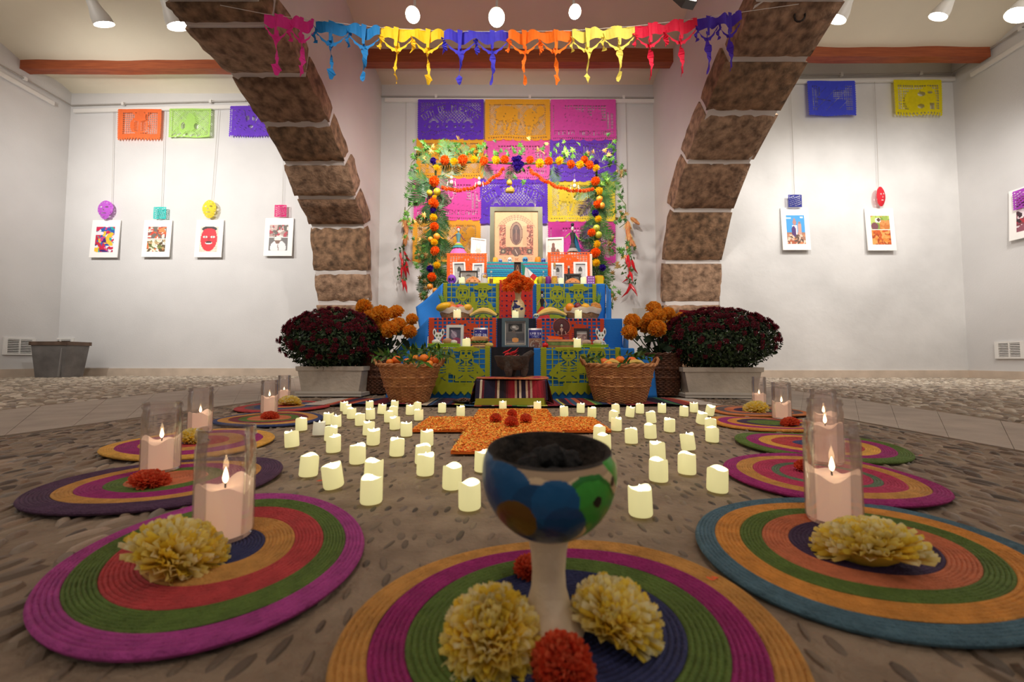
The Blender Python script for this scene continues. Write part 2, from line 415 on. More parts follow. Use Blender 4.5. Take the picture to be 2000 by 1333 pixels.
# skirting
SK = M('cbb9a6', .6, (5, .1), (30, .1))
def skirt(name, a, b, h, th, n):
    mb = MB(); a = Vector((*a, 0)); b = Vector((*b, 0)); k = 8; nn = Vector(n)*th
    o = None
    root = MB(); c = (a+b)/2
    V = [a, b, b+nn, a+nn]; Z = Vector((0, 0, h))
    mb.add(V+[v+Z for v in V], [(0, 1, 5, 4), (1, 2, 6, 5), (2, 3, 7, 6), (3, 0, 4, 7), (4, 5, 6, 7)])
    return struct(mb.build(name, SK, smooth=False))
skirt('baseboard_left', (XL, -1), (XL, YL), .12, .02, (1, 0, 0))
skirt('baseboard_back_bin_bay', (XL, YL), (AL0, YL), .12, .02, (0, -1, 0))
skirt('baseboard_back_plaster_bay', (AR1, YR), (XR, YR), .105, .02, (0, -1, 0))
skirt('baseboard_right', (XR, -1), (XR, YR), .105, .02, (-1, 0, 0))
# ------------------------------------------------------------------ bitmaps: cut paper and flat prints
FONT = {'A': '01110100011000111111100011000110001', 'B': '11110100011000111110100011000111110', 'C': '01111100001000010000100001000001111', 'D': '11110100011000110001100011000111110',
 'E': '11111100001000011110100001000011111', 'F': '11111100001000011110100001000010000', 'G': '01111100001000010011100011000101111', 'H': '10001100011000111111100011000110001',
 'I': '11111001000010000100001000010011111', 'L': '10000100001000010000100001000011111', 'M': '10001110111010110101100011000110001', 'N': '10001110011010110101100111000110001',
 'O': '01110100011000110001100011000101110', 'P': '11110100011000111110100001000010000', 'R': '11110100011000111110101001001010001', 'S': '01111100001000001110000010000111110',
 'T': '11111001000010000100001000010000100', 'U': '10001100011000110001100011000101110', 'X': '10001100010101000100010101000110001', 'W': '10001100011000110101101011101110001', 'K': '10001100101010011000101001001010001', 'V': '10001100011000110001010100101000100', 'Y': '10001100010101000100001000010000100', ' ': '0'*35}
def txt_fn(s):
    n = len(s); A = np.zeros((7, n*6-1), bool)
    for k, ch in enumerate(s):
        g = FONT[ch]
        for i in range(35):
            if g[i] == '1': A[i//5, k*6+i % 5] = True
    return A
class Bmp:
    """unit canvas, x right 0..W, y down 0..H, in cells"""
    def __init__(s, W, H, v=True):
        s.W, s.H = W, H; s.a = np.full((H, W), v); s.y, s.x = np.mgrid[0:H, 0:W]+.5
    def put(s, m, v): s.a[m] = v; return s
    def ell(s, cx, cy, rx, ry, v): return s.put(((s.x-cx)/rx)**2+((s.y-cy)/ry)**2 < 1, v)
    def ring(s, cx, cy, rx, ry, t, v, up=None):
        q = np.hypot((s.x-cx)/rx, (s.y-cy)/ry); m = (q < 1) & (q > 1-t)
        if up is not None: m &= (s.y < cy+up)
        return s.put(m, v)
    def rect(s, x0, y0, x1, y1, v): return s.put((s.x > x0) & (s.x < x1) & (s.y > y0) & (s.y < y1), v)
    def line(s, x0, y0, x1, y1, t, v):
        dx, dy = x1-x0, y1-y0; L = dx*dx+dy*dy+1e-9; u = np.clip(((s.x-x0)*dx+(s.y-y0)*dy)/L, 0, 1)
        return s.put(np.hypot(s.x-x0-u*dx, s.y-y0-u*dy) < t/2, v)
    def text(s, t, x, y, w_, h, v):
        A = txt_fn(t); i = ((s.y-y)/h*7).astype(int); j = ((s.x-x)/w_*A.shape[1]).astype(int)
        m = (s.y >= y) & (s.y < y+h) & (s.x >= x) & (s.x < x+w_); mm = np.zeros_like(m); mm[m] = A[np.clip(i[m], 0, 6), np.clip(j[m], 0, A.shape[1]-1)]
        return s.put(mm, v)
    def arctext(s, t, cx, cy, r0, r1, a0, a1, v, sq=1):
        A = txt_fn(t); th = np.arctan2((s.x-cx), (cy-s.y)*sq); rr = np.hypot(s.x-cx, (s.y-cy)*sq)
        m = (rr > r0) & (rr < r1) & (th > a0) & (th < a1)
        i = ((r1-rr)/(r1-r0)*7).astype(int); j = ((th-a0)/(a1-a0)*A.shape[1]).astype(int)
        mm = np.zeros_like(m); mm[m] = A[np.clip(i[m], 0, 6), np.clip(j[m], 0, A.shape[1]-1)]; return s.put(mm, v)
    def scallop(s, n, dep):
        per = s.W/n; ph = (s.x % per)/per-.5; return s.put(s.y > s.H-dep*(1-np.sqrt(np.maximum(0, 1-(2*ph)**2)))-.5, False)
    def zig(s, n, dep):
        per = s.W/n; ph = np.abs((s.x % per)/per-.5)*2; return s.put(s.y > s.H-dep*ph, False)
    def edges(s, p=4):
        m = ((s.x < 1) | (s.x > s.W-1)) & ((s.y.astype(int)//(p//2)) % 2 == 0); return s.put(m, False)
def grid_holes(b, x0, y0, x1, y1, p, t, region=None, diag=False):
    X, Y = (b.x, b.y) if not diag else (b.x+b.y, b.x-b.y+1000*p)
    m = (b.x > x0) & (b.x < x1) & (b.y > y0) & (b.y < y1) & ((X-x0) % p > t) & ((Y-y0) % p > t)
    if region is not None: m &= region
    b.put(m, False)
def skeleton(b, cx, cy, s, hat=False, arm=1):
    """a skeleton figure left standing in the paper, with slits for its bones"""
    b.ell(cx, cy, 9*s, 11*s, True)
    if hat: b.ell(cx, cy-8*s, 17*s, 4.5*s, True); b.ell(cx, cy-12*s, 8*s, 6*s, True)
    else: b.ell(cx, cy-1*s, 11.5*s, 13*s, True)
    b.rect(cx-13*s, cy+13*s, cx+13*s, cy+42*s, True); b.ell(cx, cy+19*s, 15*s, 9*s, True)
    b.line(cx-arm*12*s, cy+18*s, cx-arm*20*s, cy+26*s, 7*s, True); b.line(cx-arm*20*s, cy+26*s, cx-arm*18*s, cy+2*s, 6*s, True)
    b.line(cx+arm*12*s, cy+18*s, cx+arm*20*s, cy+30*s, 7*s, True); b.line(cx+arm*20*s, cy+30*s, cx+arm*6*s, cy+36*s, 6*s, True)
    for k in (-1, 1): b.ell(cx+k*3.6*s, cy-2*s, 1.9*s, 2.1*s, False); b.line(cx+k*2*s, cy-6*s, cx+k*6*s, cy-6.3*s, 1*s, False)
    b.ell(cx, cy+2*s, 1*s, 1.4*s, False); b.line(cx-3*s, cy+6*s, cx+3*s, cy+6*s, 1.1*s, False)
    for k in (-1, 1):
        b.line(cx+k*8*s, cy-5*s, cx+k*8.5*s, cy+2*s, 1.1*s, False); b.line(cx+k*7*s, cy+7*s, cx+k*3*s, cy+10.5*s, 1.1*s, False)
        for q in range(3): b.line(cx+k*2*s, cy+(18+4*q)*s, cx+k*9*s, cy+(17+4*q)*s, 1.3*s, False)
        b.line(cx+k*3.5*s, cy+12*s, cx+k*7*s, cy+15*s, 2.4*s, False)
        b.line(cx+k*4*s, cy+33*s, cx+k*9*s, cy+37*s, 1.3*s, False)
    for q in range(3): b.ell(cx, cy+(12+2.5*q)*s, 1*s, .9*s, False)
def p_muertos():
    b = Bmp(127, 78)
    m = ((b.x-63.5)/58)**2+((b.y-74)/66)**2
    corner = (np.hypot(b.x-63.5, b.y-102) > 95) & (b.x > 6) & (b.x < 121) & (b.y > 6) & (b.y < 44)
    b.put(corner & (np.sin(b.x*1.3)*np.sin(b.y*1.3) > .12), False)
    grid_holes(b, 6, 20, 121, 52, 6, 1.6, (((b.x-63.5)/57)**2+((b.y-72)/50)**2 < 1), True)
    for c in (31, 63.5, 96):
        b.ell(c, 50, 15, 15, True)
        for k in range(9):
            a = (k-4)*.33; b.line(c+6*math.sin(a), 46-6*math.cos(a), c+10*math.sin(a), 46-10*math.cos(a), 1.5, False)
        for k in (-1, 1):
            b.ell(c+k*8, 52, 2.6, 2.6, False); b.ell(c+k*8, 52, 1.0, 1.0, True)
    b.arctext('DIA DE MUERTOS', 63.5, 102, 79, 92, -.68, .68, False, 1.0)
    for k in range(36): b.ell(8+k*3.2, 61+2*math.sin(k*.8), 1.0, 1.3, False)
    for k in range(26): b.ell(10+k*4.4, 67+1.5*math.sin(k*1.7), 1.2, .9, False)
    b.scallop(9, 3); b.edges(); return b
def p_horse():
    b = Bmp(127, 80)
    grid_holes(b, 9, 9, 118, 68, 4.2, 1.5, None, True)
    b.ell(42, 22, 22, 9, True); b.rect(22, 20, 64, 40, True); b.ell(88, 34, 13, 16, True); b.ell(108, 22, 8, 10, True); b.line(104, 30, 96, 44, 8, True)
    for k in range(6): b.line(24+k*14, 40, 20+k*14+6*math.sin(k*2), 64, 4.5, True)
    for k in range(30): b.ell(18+(k*37 % 92), 14+(k*23 % 50), 1.4, .8, False)
    for k in range(12): b.line(14+k*9, 45+3*math.sin(k), 18+k*9, 52, 1, False)
    for k in range(24): b.ell(8+k*4.8, 73, 1.3, 1.1, False)
    b.scallop(7, 5); b.edges(); return b
def p_catrina(word):
    b = Bmp(127, 82)
    grid_holes(b, 26, 10, 108, 44, 5.4, 1.7)
    b.ell(38, 26, 14, 10, True); b.ell(55, 44, 28, 20, True); b.ell(90, 34, 10, 16, True); b.line(70, 20, 60, 50, 6, True); b.rect(20, 44, 112, 58, True)
    for k in range(40): b.line(24+(k*29 % 84), 18+(k*17 % 38), 26+(k*29 % 84), 16+(k*17 % 38), .9, False)
    for k in range(13): b.rect(5, 12+k*3.6, 7.5, 14+k*3.6, False); b.rect(116, 28+k*2.4, 121, 29.4+k*2.4, False)
    for q in range(11): b.rect(109, 26+q*3, 113, 28+q*3, False)
    b.text(word, 7, 61, 113, 9, False)
    for k in range(30): b.ell(6+k*4, 76, 1, .9, False)
    b.scallop(6, 7); b.edges(); return b
def p_green(hat_first=False, bottom=True):
    H = 100 if bottom else 78
    b = Bmp(120, H)
    grid_holes(b, 8, 3, 112, 82 if bottom else 76, 9.5, 1.4)
    skeleton(b, 42, 26 if not hat_first else 22, 1.25, hat_first, -1); skeleton(b, 84, 24, 1.2, not hat_first, 1)
    if bottom: b.rect(34, 76, 96, 84, True); b.zig(11, 7)
    b.edges(4); return b
def p_orange():
    b = Bmp(96, 62); grid_holes(b, 6, 5, 90, 56, 6.5, 1.5)
    b.ell(48, 20, 10, 9, True); b.ell(34, 22, 8, 6, True); b.ell(62, 22, 8, 6, True); b.ell(48, 42, 14, 16, True)
    for k in range(7): b.line(38, 34+k*3.2, 46, 33+k*3.2, 1, False); b.line(50, 33+k*3.2, 58, 34+k*3.2, 1, False)
    for k in (-1, 1): b.ell(48+k*3.5, 19, 1.6, 2, False)
    b.edges(4); return b
def p_bay(k):
    b = Bmp(84, 62)
    if k == 0:
        grid_holes(b, 9, 6, 76, 49, 4.0, 1.2); b.ell(42, 32, 17, 17, True); b.ell(44, 14, 10, 9, True); b.line(30, 8, 40, 14, 4, True); b.line(58, 6, 50, 14, 4, True)
        for q in range(7): b.line(33, 24+q*3, 42, 27+q*3, 1.1, False); b.line(46, 26+q*3, 56, 23+q*3, 1.1, False)
        b.zig(15, 5)
    elif k == 1:
        grid_holes(b, 4, 3, 80, 58, 4.2, 1.9, None, True); b.ell(44, 30, 9, 19, True); b.ell(30, 40, 8, 15, True); b.ell(30, 38, 4, 8, False); b.ell(54, 38, 4, 7, False)
        for q in range(5): b.line(8+q*12, 59, 14+q*12, 55, 3, False)
    elif k == 2:
        for q in range(60): b.line(8+(q*31 % 68), 8+(q*17 % 42), 11+(q*31 % 68), 9+(q*17 % 42), 1.3, False)
        b.ell(40, 28, 18, 15, True); b.ell(36, 24, 3, 5, False); b.ell(47, 24, 3, 5, False); b.ell(41, 40, 5, 3, False); b.line(30, 12, 34, 30, 1.5, False); b.line(58, 14, 50, 32, 1.5, False)
        for q in range(14): b.rect(3, 6+q*3.4, 4.6, 7.6+q*3.4, False)
        b.zig(18, 4)
    elif k == 3:
        grid_holes(b, 7, 8, 77, 52, 3.4, 1.3, (b.x < 18) | (b.x > 66) | ((b.y > 16) & (b.y < 30+(b.x-42)*.2) & (b.x > 46))); b.ell(24, 16, 7, 6, True)
        for q in range(50): b.line(12+(q*37 % 60), 12+(q*23 % 40), 14+(q*37 % 60), 10+(q*23 % 40), 1.0, False)
        b.line(20, 12, 20, 26, 1.6, False); b.line(16, 32, 40, 34, 1.5, False); b.scallop(18, 2.5)
    else:
        grid_holes(b, 6, 8, 78, 51, 4.2, 1.1); b.ell(36, 34, 16, 18, True); b.ell(58, 30, 14, 19, True); b.rect(26, 34, 72, 50, True)
        b.ell(48, 24, 6, 4, False); b.ell(62, 22, 4, 2.5, False); b.rect(60, 40, 68, 51, False); b.ell(46, 45, 5, 4, False)
        for q in range(30): b.ell(26+(q*13 % 44), 22+(q*19 % 28), .9, .6, False)
        for q in range(14): b.ell(6+q*5.6, 57, 1.6, 1.6, False)
        b.zig(14, 4)
    b.edges(4); return b
def sheet(name, b, w_, h, mat, wave=.006, wn=2.0, parent=None, label=None, cat=None, group=None, loc=None, rot=None, maxrun=8, fn=None, ph=0.0):
    """paper with cut-outs hanging from its top edge; local x right, z up, y away; fn(u, v)-> local point overrides"""
    V = []; F = []; ids = {}
    W, H = b.W, b.H
    def vid(i, j):
        if (i, j) not in ids:
            ids[(i, j)] = len(V); u, v = i/W, j/H
            V.append(fn(u, v) if fn else ((u-.5)*w_, wave*math.sin(u*wn*2*PI+ph+v*1.5)*(.25+v), -v*h))
        return ids[(i, j)]
    for j in range(H):
        i = 0; row = b.a[j]
        while i < W:
            if row[i]:
                e = i
                while e < W and row[e] and e-i < maxrun: e += 1
                F.append((vid(i, j), vid(i, j+1), vid(e, j+1), vid(e, j))); i = e
            else: i += 1
    me = bpy.data.meshes.new(name); me.from_pydata(V, [], F); me.materials.append(mat)
    o = ob(name, me, parent, loc, rot); return tag(o, label, cat, group)
def PAPER(h, em=0): return paper(h)
def paper(h):
    k = 'paper'+h
    if k in MC: return MC[k]
    m = M(h, .75, (30, .06)).copy(); MC[k] = m
    N = m.node_tree.nodes; L = m.node_tree.links; b = N['Principled BSDF']; out = [n for n in N if n.type == 'OUTPUT_MATERIAL'][0]
    t = N.new('ShaderNodeBsdfTranslucent'); t.inputs[0].default_value = (*lin(h), 1); mx = N.new('ShaderNodeMixShader'); mx.inputs[0].default_value = .3
    L.new(b.outputs[0], mx.inputs[1]); L.new(t.outputs[0], mx.inputs[2]); L.new(mx.outputs[0], out.inputs[0]); return m
PRINT = attr_mat('printed_picture', .55)
def picture(name, img, w_, h, parent=None, y=0.0, x=0.0, z=0.0, gloss=None):
    """img: (H, W, 3) sRGB array on a flat card, bottom centre at (x, y, z), facing -y"""
    img = getattr(img, 'a', img); H, W = img.shape[:2]; mb = MB(); mb.c = []
    V = [(x+(i/W-.5)*w_, y, z+h-j/H*h) for j in range(H+1) for i in range(W+1)]
    for j in range(H):
        for i in range(W):
            a = j*(W+1)+i; mb.f.append((a, a+W+1, a+W+2, a+1)); mb.c.append([q/12.92 if q <= .04 else ((q+.055)/1.055)**2.4 for q in img[j, i]])
    mb.v = V; mb.m = [0]*len(mb.f); return mb.build(name, gloss or PRINT, parent, smooth=False)
class Img(Bmp):
    def __init__(s, W, H, c): s.W, s.H = W, H; s.a = np.zeros((H, W, 3)); s.a[:] = s.k(c); s.y, s.x = np.mgrid[0:H, 0:W]+.5
    def k(s, c): return [int(c[i:i+2], 16)/255 for i in (0, 2, 4)]
    def put(s, m, v): s.a[m] = s.k(v) if isinstance(v, str) else v; return s
    def noise(s, am, seed=0): s.a = np.clip(s.a*(1+np.random.RandomState(seed).uniform(-am, am, s.a.shape[:2]+(1,))), 0, 1); return s
    def blobs(s, cols, n, r, seed=0, box=None):
        g = random.Random(seed); x0, y0, x1, y1 = box or (0, 0, s.W, s.H)
        for _ in range(n):
            a = g.uniform(0, PI); x, y = g.uniform(x0, x1), g.uniform(y0, y1); l = g.uniform(.5, 1.5)*r
            d = np.hypot((s.x-x)*math.cos(a)+(s.y-y)*math.sin(a), 2.0*(-(s.x-x)*math.sin(a)+(s.y-y)*math.cos(a)))
            s.put((d < l) & (s.x > x0) & (s.x < x1) & (s.y > y0) & (s.y < y1), g.choice(cols))
        return s

# ------------------------------------------------------------------ picture rails, pipes, vents, rings
WHITE = M('e6e3de', .5); PIPE = M('a9a49e', .45); STEEL = M('8f8b86', .4, metal=.4)
def rail(p0, p1, what, n, cat='rail'):
    a, b = Vector(p0), Vector(p1); d = (b-a).normalized()
    t = thing('picture_rail', 'white picture rail '+what, 'rail', a)
    mb = MB(); L = (b-a).length; ang = math.atan2(d.y, d.x)
    mb.box((L/2*d.x, L/2*d.y, 0), (L, .03, .055), 0, (0, -math.asin(d.z), ang)); mb.build('rail_profile', WHITE, t, smooth=False)
def conduit(pts, what, every=1.1):
    t = thing('conduit_pipe', 'thin grey conduit pipe '+what, 'pipe', pts[0])
    o = Vector(pts[0]); mb = MB(); mb.tube([Vector(p)-o for p in pts], .011, 8); mb.build('pipe', PIPE, t)
    for a, b in zip(pts, pts[1:]):
        a, b = Vector(a), Vector(b); n = int((b-a).length/every)
        for k in range(n):
            p = a.lerp(b, (k+.6)/n)-o; c = MB(); c.box(p, (.035, .035, .05)); c.build('clamp', WHITE, t, smooth=False)
g = .025
def on(px, py, Y): return PY(px, py, Y)
rail(on(145, 213, YL-g), on(486, 204, YL-g), 'along the back wall of the bin bay', 2)
rail(on(752, 197, YC-g), on(1280, 199, YC-g), 'above the cut paper sheets of the altar', 2)
rail(on(1545, 157, YR-g), on(1882, 151, YR-g), 'on the cracked plaster wall', 2)
a = PX(105, 203, XL+g); b = Vector((a.x, 4.6, a.z)); rail(a, b, 'on the side wall by the grey bin', 2)
a = PX(1897, 147, XR-g); b = Vector((a.x, 4.2, a.z)); rail(a, b, 'on the far side wall beyond the cracked plaster', 2)
cl = on(129, 206, YL-.03); conduit([(XL+.03, 4.6, cl.z), (XL+.03, YL-.03, cl.z), on(480, 197, YL-.03)], 'running above the rail of the bin bay')
conduit([on(742, 188, YC-.03), on(1291, 191, YC-.03)], 'running above the cut paper sheets of the altar')
cr = on(1886, 143, YR-.03); conduit([on(1550, 147, YR-.03), (XR-.03, YR-.03, cr.z), (XR-.03, 4.2, cr.z)], 'running above the rail of the cracked plaster wall')

def vent(loc, rz, w_, h, label):
    t = thing('ventilation_grille', label, 'vent', loc, rz)
    mb = MB()
    mb.box((0, 0, h/2-.012), (w_, .02, .024)); mb.box((0, 0, -h/2+.012), (w_, .02, .024)); mb.box((-w_/2+.02, 0, 0), (.04, .02, h-.048)); mb.box((w_/2-.02, 0, 0), (.04, .02, h-.048)); mb.box((0, 0, 0), (.012, .02, h-.048)); mb.build('frame', WHITE, t, smooth=False)
    c = MB(); c.box((0, .009, 0), (w_-.05, .004, h-.03)); c.build('backing', M('2a2624', .9), t, smooth=False)
    for k in range(8):
        s = MB(); s.box((0, -.002, -h/2+.036+k*(h-.072)/7), (w_-.06, .014, .007), 0, (.6, 0, 0)); s.build('slat', WHITE, t, smooth=False)
p = PX(38, 677, XL+.012); vent(p, PI/2, .36, .24, 'white slatted vent on the side wall by the grey bin')
p = on(118, 676, YL-.012); vent(p, 0, .40, .24, 'white slatted vent half hidden by the grey bin')
p = PX(1972, 684, XR-.012); vent(p, -PI/2, .30, .22, 'white slatted vent low on the wall of the far side')

# grey bin
t = thing('waste_bin', 'grey tapered bin with a brown rim standing by the vents', 'bin', (-6.35, 5.62, 0))
mb = MB(); W_, D_ = .50, .30
V = []
for z, s in ((0, .80), (.48, 1.0)):
    for x, y in ((-1, -1), (1, -1), (1, 1), (-1, 1)): V.append((x*W_/2*s, y*D_/2*s, z))
for z, s in ((.48, .94), (.03, .74)):
    for x, y in ((-1, -1), (1, -1), (1, 1), (-1, 1)): V.append((x*W_/2*s, y*D_/2*s, z))
F = [(3, 2, 1, 0)]
for o_ in (0, 4, 8):
    for i in range(4): F.append((o_+i, o_+(i+1) % 4, o_+4+(i+1) % 4, o_+4+i))
F.append((12, 13, 14, 15)); mb.add(V, F); mb.build('body', M('6f6b68', .5, (5, .25), (40, .2)), t, smooth=False)
mb = MB()
for x, y, a_, b_ in ((0, -D_/2, W_+.03, .02), (0, D_/2, W_+.03, .02), (-W_/2, 0, .02, D_+.03), (W_/2, 0, .02, D_+.03)): mb.box((x, y, .475), (a_, b_, .05))
mb.build('rim', M('5f4a3c', .6, (8, .3)), t, smooth=False)
mb = MB(); mb.box((W_*.33, -D_/2*.9-.006, .24), (.012, .02, .44), 0, (-.03, .05, 0)); mb.build('ridge', M('8a8683', .5), t, smooth=False)

# iron rings in the arches
IRON = M('2b211c', .6, (40, .3), metal=.6)
def iron(loc, label, rx, rz, long=False):
    t = thing('iron_ring', label, 'ring', loc)
    mb = MB(); pts = [(rx*math.cos(2*PI*k/16), .01*math.sin(4*PI*k/16), -rz-.03+rz*math.sin(2*PI*k/16)) for k in range(17)]; mb.tube(pts, .009, 6, cap=False); mb.build('ring', IRON, t)
    mb = MB(); mb.tube([(0, 0, .05), (0, 0, 0), (0, .012, -.03), (0, 0, -.045)], .008, 6); mb.build('hook', IRON, t)
iron(PX(432, 18, -2.4), 'narrow iron link hanging under the arch on the bin side', .02, .05)
iron(PX(1561, 4, 2.55), 'dark iron ring hanging under the arch beside the blue papers', .045, .075)

# spotlights
SHW = M('ddd9d2', .45); SHD = M('9c978f', .5, metal=.2); GLOW = M('ffffff', .3, em=30, emc='fff6e6')
def lamp(loc, d, r, ln, label, dark=False):
    t = thing('spotlight', label, 'lamp', loc)
    q = Vector(d).to_track_quat('-Z', 'Y').to_euler()
    s = MB(); s.lathe([(r, 0), (r*1.0, .01), (r*.93, ln*.22), (r*.62, ln*.5), (r*.5, ln*.75), (r*.48, ln), (0, ln)], 28, cap=False); s.lathe([(r*.97, .004), (r*.9, ln*.2), (r*.6, ln*.4), (0, ln*.42)], 28, cap=False)
    s.build('shade', SHD if dark else SHW, t, rot=q)
    f = MB(); f.lathe([(0, .003), (r*.5, .0), (r*.93, .012)], 28, cap=False); f.build('bulb_face', GLOW, t, rot=q)
    k = Vector(d).normalized()*-ln; hh = 4.45-loc[2]
    h_ = MB(); h_.tube([k*.8, k*.8+Vector((0, 0, .1)), (k.x*.8, k.y*.8, hh)], .012, 6); h_.build('stem', SHW, t)
    b = MB(); b.box(k*.82, (.03, .03, .06)); b.build('pivot', M('3a3634', .5), t, smooth=False)
def LP(px, py, Y): return PY(px, py, Y)
lamp(LP(204, 48, 3.5), (.25, .55, -1), .078, .26, 'narrow white ceiling spotlight over the bay of the grey bin')
lamp(LP(350, 52, 3.5), (.3, .45, -1), .094, .30, 'white ceiling spotlight beside the stones of the arch on the bin side')
lamp(LP(806, 29, 3.3), (.12, -.9, -.75), .062, .22, 'ceiling spotlight shining above the yellow banner section')
lamp(LP(970, 34, 3.3), (.03, -.95, -.6), .072, .24, 'ceiling spotlight shining above the blue and orange banner sections', True)
lamp(LP(1123, 23, 3.3), (-.08, -1, -.7), .054, .22, 'small ceiling spotlight above the pale yellow banner section')
lamp(LP(1632, 38, 3.8), (-.45, .5, -1), .096, .30, 'large white ceiling spotlight beside the arch stones over the blue paper')
lamp(LP(1832, 33, 3.8), (-.45, .5, -1), .078, .26, 'white ceiling spotlight above the yellow hanging paper')
lamp(LP(1988, 30, 3.6), (-.6, .35, -1), .10, .30, 'ceiling spotlight cut by the frame edge near the side wall rail')
p = LP(1338, 2, 3.2); t = thing('floodlight', 'square floodlight with glowing front above the red banner section', 'lamp', p, rot=(-.5, -.3, .5))
mb = MB(); mb.box((0, 0, 0), (.15, .06, .12)); mb.build('housing', M('4a4644', .5), t, smooth=False)
mb = MB(); mb.box((0, -.033, 0), (.13, .006, .10)); mb.build('glowing_panel', GLOW, t, smooth=False)
mb = MB(); mb.tube([(0, 0, .06), (0, 0, .9)], .012, 6); mb.build('stem', SHW, t)

# ------------------------------------------------------------------ bay papers, wires, prints, small paper shapes
WIRE = M('bdb7b0', .5)
def wire(px0, py0, px1, py1, Y, label):
    a, b = PY(px0, py0, Y), PY(px1, py1, Y); mb = MB(); mb.tube([Vector((0, 0, 0)), (b-a)*.5+Vector((.004, 0, 0)), b-a], .0028, 5)
    tag(mb.build('hanging_wire', WIRE, loc=a), label, 'wire', 'hanging wires')
def bay_sheet(k, x0, x1, y0, y1, Y, col, label):
    a, b = PY(x0, y0, Y), PY(x1, y1, Y); ww = b.x-a.x; hh = a.z-b.z
    sheet('cut_paper_sheet', p_bay(k), ww, hh, paper(col), .012, 1.3, label=label, cat='paper', group='cut paper sheets on the bay walls', loc=(a.x+ww/2, Y, a.z), ph=k)
bay_sheet(0, 230, 313, 213, 274, YL-.05, 'ff7c40', 'orange cut paper sheet with a bird figure and zigzag hem')
bay_sheet(1, 330, 411, 212, 268, YL-.05, 'b9e878', 'pale green lattice cut paper sheet, crumpled at its hem')
bay_sheet(2, 449, 531, 207, 268, YL-.05, '7844d8', 'violet cut paper sheet partly hidden by the stone arch')
bay_sheet(3, 1576, 1673, 158, 227, YR-.05, '4854e8', 'blue cut paper sheet with a creased lower hem')
bay_sheet(4, 1744, 1843, 156, 227, YR-.05, 'f0e000', 'lemon yellow cut paper sheet hanging from the rail')
for q in [(222, 212, 218, 400, YL-.03, 'thin wire holding the pale purple paper face'), (322, 210, 315, 405, YL-.03, 'thin wire holding the turquoise paper square'), (427, 208, 413, 395, YL-.03, 'thin wire holding the yellow paper face'),
          (556, 205, 551, 405, YL-.03, 'thin wire holding the pink paper square'), (1543, 158, 1552, 385, YR-.03, 'thin wire holding the dark blue paper square'), (1708, 155, 1716, 368, YR-.03, 'thin wire holding the red paper oval'),
          (793, 200, 792, 500, YC-.03, 'thin wire down the wall on the bin side of the altar'), (1222, 200, 1226, 460, YC-.03, 'thin wire down the wall on the plaster side of the altar')]: wire(*q)
MATB = M('f4f1ec', .6)
def framed_print(cx, cy, w_, h, Y, img, label, tilt=.05, rz=0, loc=None, px=None):
    a = PY(cx-w_/2, cy-h/2, Y); b = PY(cx+w_/2, cy+h/2, Y); ww = b.x-a.x; hh = a.z-b.z
    t = thing('mounted_print', label, 'picture', loc or ((a.x+b.x)/2, Y-.012, b.z), rot=(-tilt, 0, rz), group='white mounted prints on the bay walls')
    m_ = MB(); m_.box((0, .005, hh/2), (ww, .012, hh)); m_.build('mount_board', MATB, t, smooth=False)
    picture('print', img, ww*.66, hh*.68, t, -.0025, 0, hh*.14); return ww, hh
i1 = Img(24, 40, '20305c').blobs(['c01838', '1c58a8', '20a0a0', 'd83878', 'e8e0e8', 'f0c030', '3a2070', 'c81848'], 190, 4.5, 1)
i2 = Img(26, 40, 'c8b8a0').blobs(['e86030', 'd04030', 'f0d8d0', '706860', 'e88850', '9c4038'], 90, 3.5, 2, (0, 0, 26, 19)).blobs(['5a4a30', 'e8dcc0', 'b89868', 'd07040', 'f4ecdc', '6c7838'], 130, 3, 3, (0, 21, 26, 40)); i2.rect(0, 18.5, 26, 20.5, 'f4f1ec')
i3 = Img(26, 40, 'd8ccb8').noise(.1); i3.ell(13, 20, 12, 19, 'd41c2c').ell(13, 4, 11, 4.5, '2c2022').ell(13, 7, 9, 4, 'd41c2c').ell(7.5, 16.5, 3.2, 1.7, 'f8e8d8').ell(18.5, 16.5, 3.2, 1.7, 'f8e8d8').ell(7.5, 16.5, 1, 1.2, '201010').ell(18.5, 16.5, 1, 1.2, '201010').ell(13, 19, 2.2, 3, 'b01020').ell(13, 25.5, 5, 2.6, 'f8f0e8').ell(13, 24.6, 4.6, 1.6, '401010')
for k in range(9): i3.line(2+.3*k*(k > 4), 9+k*3, 5, 9+k*3, 1, '701018'); i3.line(21, 9+k*3, 24, 9+k*3, 1, '701018')
i4 = Img(26, 38, '8f8480').blobs(['b03040', 'e8d8d0', '60584e', 'a89088', 'c8a8a0'], 90, 3, 5, (0, 0, 26, 18)); i4.rect(0, 18, 26, 19.2, 'f0ece8').rect(0, 19.2, 26, 38, '6a6462').ell(13, 34, 11, 11, 'e8e4e4').ell(12, 24, 3.6, 4.5, '7a5848').ell(12, 21, 5, 2.4, 'e8e0d8').line(12, 29, 14, 38, 1, '8a7068')
i5 = Img(26, 40, '3c98d8'); i5.put(i5.y > 24, 'a87860'); i5.rect(16, 12, 21, 36, 'c89888').rect(16.5, 9, 20.5, 12, 'a87868').ell(11.5, 10, 2.2, 6, 'b08078').rect(8, 14, 15, 34, 'e8dce4').ell(10, 24, 3.4, 9, '4a2868').rect(7, 30, 16, 36, 'd8b0a0').rect(0, 35, 26, 40, 'b05838').blobs(['d88858', '60483c', 'e8c8b0'], 50, 2, 8, (0, 27, 26, 40)); i5.ell(3, 4, 4, 1.4, 'c8e4f4').ell(22, 3, 2, 1, 'f4f8fc')
